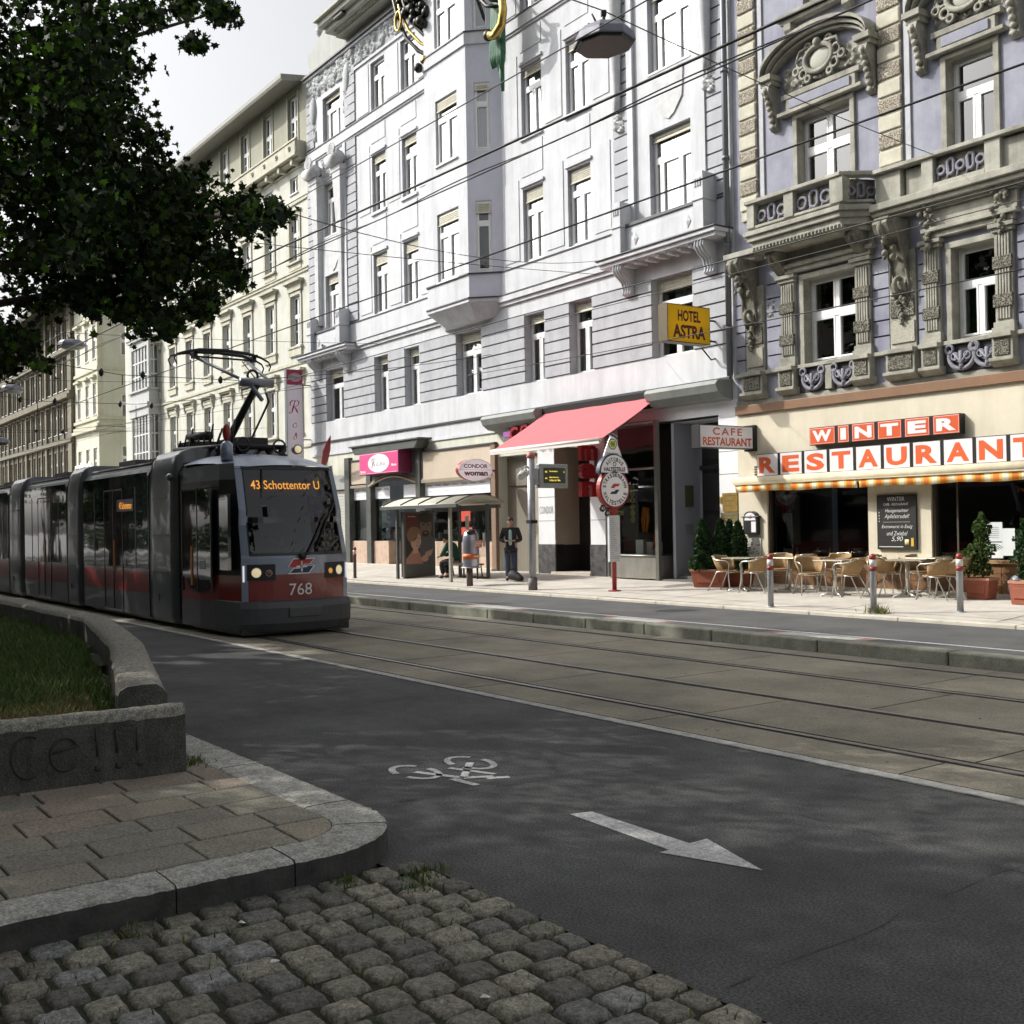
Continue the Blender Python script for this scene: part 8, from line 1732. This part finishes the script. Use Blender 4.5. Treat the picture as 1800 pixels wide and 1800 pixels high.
for bx_, by_, br, dens in BL:
    tt = 13.2+rs.uniform(-1.0, 1.0); k = int(br*br*.15*dens*(1.0 if br > 60 else 1.5)); nc = max(5, int(br*br/150))
    # clusters of leaves inside the blob, deep in depth
    for _ in range(nc):
        a = rs.uniform(0, 6.283); q = math.sqrt(rs.uniform(0, 1))*max(br*.45, br-26); cx, cy = bx_+q*math.cos(a), by_+q*math.sin(a); dt = tt+rs.normal()*1.0
        m_ = max(5, int(k/nc)); c0 = np.array(at_t(cx, cy, dt)); P_.append(c0+rs.normal(size=(m_, 3))*np.array([.105, .105, .075])*(1 if br > 60 else .7))
IN_ = np.concatenate(P_)
def outside_frame(C, mg=25):
    C = np.array(C); q = C-np.array([0, 0, H]); V3 = np.array(v); A3 = np.array(r2); B3 = np.array(u2); tz = q@V3; x = 900+1954.29*(q@A3)/np.maximum(tz, .1); y = 900-1954.29*(q@B3)/np.maximum(tz, .1)
    return (tz < .3) | (x < -mg) | (x > 1800+mg) | (y < -mg) | (y > 1800+mg)
def crown_pts(c, r, n, seed, clump=.5):
    rs = np.random.RandomState(seed); out = []
    nc = n//60
    for _ in range(nc):
        d = rs.normal(size=3); d /= np.linalg.norm(d); k = rs.uniform(.25, 1)**.4; out.append(np.array(c)+d*np.array(r)*k+rs.normal(size=(60, 3))*clump*np.array([.55, .55, .4]))
    P = np.concatenate(out); return P[outside_frame(P, 60)]
tr = Thing('plane_tree', 'large leafy plane tree whose dark branches hang into the upper left', 'tree', (-15.5, -.8, .4))
big = crown_pts((-15.5, -.8, 9.5), (6.2, 5.8, 6.0), 80000, 21, .4)
allp = np.concatenate([IN_, big])-np.array([-15.5, -.8, .4])
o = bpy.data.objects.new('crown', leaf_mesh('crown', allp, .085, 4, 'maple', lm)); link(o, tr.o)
t = MB(); t.tube([(-15.5, -.8, .3), (-15.45, -.75, 2), (-15.3, -.7, 4), (-15.2, -.6, 7), (-15.3, -.8, 12)], [.38, .3, .26, .2, .06], 12)
for bx_, by_, dd_ in ((300, 360, 13.2), (180, 450, 13), (120, 200, 13.4), (50, 520, 13.2), (420, 385, 13.3), (230, 100, 13.2), (370, 25, 13), (330, 480, 13)):
    e = at_t(bx_, by_, dd_); b0 = Vector((-15.3, -.7, 4+random.uniform(0, 2))); m1 = b0.lerp(e, .5)+Vector((0, 0, .5)); t.tube([b0, m1, e], [.11, .06, .012], 7)
e0 = at_t(-60, 545, 13); t.tube([(-15.3, -.7, 4.0), e0, at_t(60, 522, 13.1), at_t(130, 512, 13.2), at_t(220, 505, 13.4)], [.12, .06, .035, .02, .008], 6)
tr.part('trunk', t, bark)
sp = [(-8.5, -5.5, 7.6, 8.5), (-24.5, -1.5, 10.0, 6), (-33, -.8, 9.5, 6), (-41.5, -.5, 9.5, 6), (-50, -.5, 9.5, 6), (-59, 0, 9.5, 6), (-1.5, -8, 9.5, 6), (-70, 0, 9.5, 6), (-64, -8, 8, 6), (-76, -9, 8, 6), (-88, -11, 7.5, 6)]
for i, (x, y, zc, rz) in enumerate(sp):
    tt = Thing('park_tree', 'tall plane tree in the row behind the planter, outside the picture', 'tree', (x, y, .4), group='trees of the park row')
    P = crown_pts((x, y, zc), (5.2, 5.0, 6.2), 15000 if x > -30 else 8000, 30+i, .6)-np.array([x, y, .4]); o = bpy.data.objects.new('crown', leaf_mesh('crown', P, .36, 7+i, 'maple', lm)); link(o, tt.o)
    t = MB(); t.tube([(x, y, .3), (x+.1, y, 4), (x, y, zc)], [.35, .28, .15], 10)
    for a in range(5): t.tube([(x, y, 4.5+a*.5), (x+3*math.cos(a*1.3), y+3*math.sin(a*1.3), zc)], [.14, .03], 6)
    tt.part('trunk', t, bark)
pts = [(rx, ry, .3+rz) for rx, ry, rz in zip(rs.uniform(-100, -24, 9000), rs.uniform(-14, -11.5, 9000), rs.uniform(0, 1.7, 9000))]  # low leaf bank out of view, added to darken reflections in the tram side
o = bpy.data.objects.new('hedge', leaf_mesh('hedge', np.array(pts), .3, 40, 'leaf', conm)); COL.objects.link(o); o['kind'] = 'stuff'
# ================================================================ people
def skin(nodes, edges, sub=2):
    me = bpy.data.meshes.new('k'); names = list(nodes); me.from_pydata([nodes[k][:3] for k in names], [(names.index(a), names.index(b)) for a, b in edges], []); o = bpy.data.objects.new('k', me); COL.objects.link(o)
    s = o.modifiers.new('s', 'SKIN'); s.use_smooth_shade = True
    for i, k in enumerate(names): me.skin_vertices[0].data[i].radius = (nodes[k][3], nodes[k][4] if len(nodes[k]) > 4 else nodes[k][3]); me.skin_vertices[0].data[i].use_root = (i == 0)
    m = o.modifiers.new('u', 'SUBSURF'); m.levels = sub; m.render_levels = sub; dg = bpy.context.evaluated_depsgraph_get(); dg.update(); r = bpy.data.meshes.new_from_object(o.evaluated_get(dg))
    out = ([tuple(q.co) for q in r.vertices], [tuple(p.vertices) for p in r.polygons]); bpy.data.objects.remove(o); bpy.data.meshes.remove(me); bpy.data.meshes.remove(r); return out
skinm = mat('skin', (.42, .25, .18), .6); hairm = mat('hair', (.025, .018, .014), .7, bump=.5, bscale=60)
def head_geo(mb, c, tilt, m=0, hair=None):
    M_ = Matrix.Translation(c) @ Matrix.Rotation(tilt, 4, 'X'); mb.sphere((0, 0, 0), .1, 16, m, .78, .95, 1.18, M_); mb.sphere((0, -.045, -.065), .062, 10, m, .85, .9, .8, M_); mb.tube([(0, -.085, .02), (0, -.115, -.025), (0, -.09, -.03)], [.01, .016, .01], 6, m, mx=M_)
    for s in (-1, 1): mb.sphere((s*.08, .0, -.01), .025, 6, m, .4, .8, 1.2, M_)
    return M_
def hand(mb, w, d, m=0):
    d = Vector(d).normalized(); sd = d.cross(Vector((0, 0, 1))).normalized(); w = Vector(w); mb.tube([w, w+d*.05, w+d*.09], [.024, .034, .03], 8, m, flat=.6)
    for i, l in enumerate((.06, .07, .065, .05)): b = w+d*.085+sd*(i-1.5)*.017; mb.tube([b, b+d*l*.6-Vector((0, 0, .01)), b+d*l*.9-Vector((0, 0, .03))], [.009, .008, .006], 5, m)
    b = w+d*.03-sd*.03; mb.tube([b, b+d*.03-sd*.02, b+d*.055-sd*.01], [.011, .010, .007], 5, m)
def person(name_label, loc, rot, J, parts, head_c, tilt, hair_parts, hands):
    p = Thing('person', name_label, 'person', loc, 'L', rot); nodes, edges = J; vs, fs = skin(nodes, edges); t = MB(); t.add(vs, fs, 0, True); M_ = head_geo(t, head_c, tilt)
    for w, d in hands: hand(t, w, d)
    p.part('body', t, skinm)
    for nm, (nn, ee), m_ in parts: vs, fs = skin(nn, ee); t = MB(); t.add(vs, fs, 0, True); p.part(nm, t, m_)
    t = MB()
    for c, r, sx_, sy_, sz_ in hair_parts: t.sphere(c, r, 12, 0, sx_, sy_, sz_, M_)
    p.part('hair', t, hairm); t = MB()
    for s in (-1, 1): t.sphere((s*.032, -.088, .012), .010, 6, 0, 1, .5, .7, M_)
    t.box(-.025, .025, -.094, -.086, -.058, -.052, 1, M_); p.part('face_detail', t, [tblack, mat('lips', (.3, .1, .08), .6)]); return p
def bodyJ(sh=.18, lean=0, leg=None, arms=None, pelvis=(0, 0, .95)):
    px_, py__, pz = pelvis; N = {'pel': (px_, py__, pz, .13, .1), 'sp': (0, py__-lean*.4, pz+.2, .13, .1), 'ch': (0, py__-lean, pz+.4, .15, .11), 'nb': (0, py__-lean*1.15, pz+.53, .07), 'nk': (0, py__-lean*1.3-.02, pz+.6, .055)}
    E = [('pel', 'sp'), ('sp', 'ch'), ('ch', 'nb'), ('nb', 'nk')]
    for s, n in ((-1, 'l'), (1, 'r')):
        for k, (q, r) in enumerate(arms): N['a%d%s' % (k, n)] = (s*q[0], q[1], q[2], r)
        E.append(('ch', 'a0'+n)); E += [('a%d%s' % (k, n), 'a%d%s' % (k+1, n)) for k in range(len(arms)-1)]
        for k, (q, r) in enumerate(leg): N['g%d%s' % (k, n)] = (s*q[0], q[1], q[2], r)
        E.append(('pel', 'g0'+n)); E += [('g%d%s' % (k, n), 'g%d%s' % (k+1, n)) for k in range(len(leg)-1)]
    return N, E
arms = [((.17, 0, 1.39), .06), ((.25, .03, 1.13), .045), ((.10, -.22, 1.10), .028)]; legs = [((.09, 0, .88), .09), ((.10, -.01, .50), .06), ((.10, .03, .10), .04), ((.12, -.1, .045), .04)]
J = bodyJ(leg=legs, arms=arms)
jk = ({'a': (0, 0, .92, .17, .13), 'b': (0, 0, 1.15, .165, .125), 'c': (0, 0, 1.36, .175, .13), 'd': (0, 0, 1.46, .10), 'l0': (-.19, 0, 1.40, .085), 'l1': (-.275, .035, 1.12, .07), 'l2': (-.13, -.19, 1.09, .05), 'r0': (.19, 0, 1.40, .085), 'r1': (.275, .035, 1.12, .07), 'r2': (.13, -.19, 1.09, .05), 'z': (0, 0, .78, .16, .12)}, [('a', 'b'), ('b', 'c'), ('c', 'd'), ('c', 'l0'), ('l0', 'l1'), ('l1', 'l2'), ('c', 'r0'), ('r0', 'r1'), ('r1', 'r2'), ('a', 'z')])
tz_ = ({'p': (0, 0, .93, .15, .12), 'l0': (-.09, 0, .84, .105), 'l1': (-.10, -.01, .50, .08), 'l2': (-.10, .03, .10, .065), 'r0': (.09, 0, .84, .105), 'r1': (.10, -.01, .50, .08), 'r2': (.10, .03, .10, .065)}, [('p', 'l0'), ('l0', 'l1'), ('l1', 'l2'), ('p', 'r0'), ('r0', 'r1'), ('r1', 'r2')])
shz = ({'a': (-.10, .05, .05, .05), 'b': (-.12, -.12, .045, .045)}, [('a', 'b')]); shz2 = ({'a': (.10, .05, .05, .05), 'b': (.12, -.12, .045, .045)}, [('a', 'b')])
man = person('man in a dark jacket and jeans standing with bowed head, looking at his phone', (-24.75, 17.95, sw(-24.75, 17.95)), R(48), J, [('jacket', jk, mat('jacket_black', (.016, .017, .02), .8)), ('trousers', tz_, mat('jeans', (.045, .06, .10), .85, noise=.15, nscale=6)), ('shoe', shz, tblack), ('shoe', shz2, tblack)], Vector((0, -.07, 1.63)), R(32), [((0, .025, .03), .106, .84, .92, 1.02), ((0, -.03, .09), .065, 1.15, .9, .5), ((0, .07, -.03), .07, .95, .6, 1.2)], [((-.10, -.22, 1.10), (.6, -1, .1)), ((.10, -.22, 1.10), (-.6, -1, .1))])
t = MB(); t.add(*skin({'a': (0, -.075, .95, .06, .07), 'b': (0, -.085, 1.2, .06, .07), 'c': (0, -.07, 1.42, .055, .06)}, [('a', 'b'), ('b', 'c')]), 0, True); man.part('shirt', t, mat('mint_shirt', (.36, .50, .46), .85))
t = MB(); t.box(-.035, .035, -.36, -.30, 1.12, 1.135); solo_ph = man.part('phone', t, tblack)
o = MB(); o.add(*skin({'a': (-.15, 0, .12, .16, .12), 'b': (0, 0, .2, .15, .17), 'c': (.12, .02, .14, .14, .13), 'd': (.36, .05, .06, .08, .07)}, [('a', 'b'), ('b', 'c'), ('c', 'd')]), 0, True); o.tube([(-.1, 0, .3), (0, 0, .40), (.1, 0, .3)], .015, 5)
o.v = [(a-24.48, b+17.82, max(c, 0)+sw(-24.48, 17.82)) for a, b, c in o.v]; solo('bag', o, mat('bag_black', (.012, .012, .014), .7, bump=.4, bscale=30), 'black bag lying on the pavement at the feet of the standing man', 'bag', (-24.48, 17.82, .27))
armsS = [((.17, -.2, .98), .06), ((.2, -.32, .74), .045), ((.08, -.5, .66), .028)]; legsS = [((.1, -.05, .5), .09), ((.13, -.45, .48), .07), ((.13, -.38, .12), .045), ((.14, -.52, .05), .04)]
Js = bodyJ(leg=legsS, arms=armsS, lean=.24, pelvis=(0, 0, .52))
jks = ({'z': (0, .02, .5, .17, .14), 'a': (0, -.04, .68, .17, .13), 'b': (0, -.18, .90, .18, .13), 'c': (0, -.26, 1.02, .11), 'l0': (-.19, -.2, .98, .09), 'l1': (-.22, -.32, .74, .075), 'l2': (-.1, -.47, .66, .05), 'r0': (.19, -.2, .98, .09), 'r1': (.22, -.32, .74, .075), 'r2': (.1, -.47, .66, .05)}, [('z', 'a'), ('a', 'b'), ('b', 'c'), ('b', 'l0'), ('l0', 'l1'), ('l1', 'l2'), ('b', 'r0'), ('r0', 'r1'), ('r1', 'r2')])
tzs = ({'p': (0, 0, .52, .15, .12), 'l0': (-.1, -.1, .5, .11), 'l1': (-.13, -.45, .48, .085), 'l2': (-.13, -.38, .12, .07), 'r0': (.1, -.1, .5, .11), 'r1': (.13, -.45, .48, .085), 'r2': (.13, -.38, .12, .07)}, [('p', 'l0'), ('l0', 'l1'), ('l1', 'l2'), ('p', 'r0'), ('r0', 'r1'), ('r1', 'r2')])
sh1 = ({'a': (-.13, -.36, .05, .05), 'b': (-.15, -.52, .045, .045)}, [('a', 'b')]); sh2 = ({'a': (.13, -.36, .05, .05), 'b': (.15, -.52, .045, .045)}, [('a', 'b')])
person('person in a dark green jacket sitting bent forward on the shelter bench', (-27.35, 17.86, .27), R(-62), Js, [('jacket', jks, mat('green_jacket', (.012, .06, .035), .8)), ('trousers', tzs, mat('black_trousers', (.012, .012, .014), .8)), ('shoe', sh1, tblack), ('shoe', sh2, tblack)], Vector((0, -.36, 1.17)), R(20), [((0, .02, .035), .108, .86, .98, 1.05)], [((-.08, -.5, .66), (.5, -1, -.2)), ((.08, -.5, .66), (-.5, -1, -.2))])

person('driver in a dark shirt sitting behind the tram windscreen', (-18.75, YC-.15, .95), R(90), Js, [('shirt', jks, mat('driver_shirt', (.03, .04, .07), .8)), ('trousers', tzs, MT['black_trousers'])], Vector((0, -.3, 1.17)), R(0), [((0, .02, .035), .108, .86, .98, 1.05)], [((-.08, -.5, .66), (.5, -1, -.2)), ((.08, -.5, .66), (-.5, -1, -.2))])
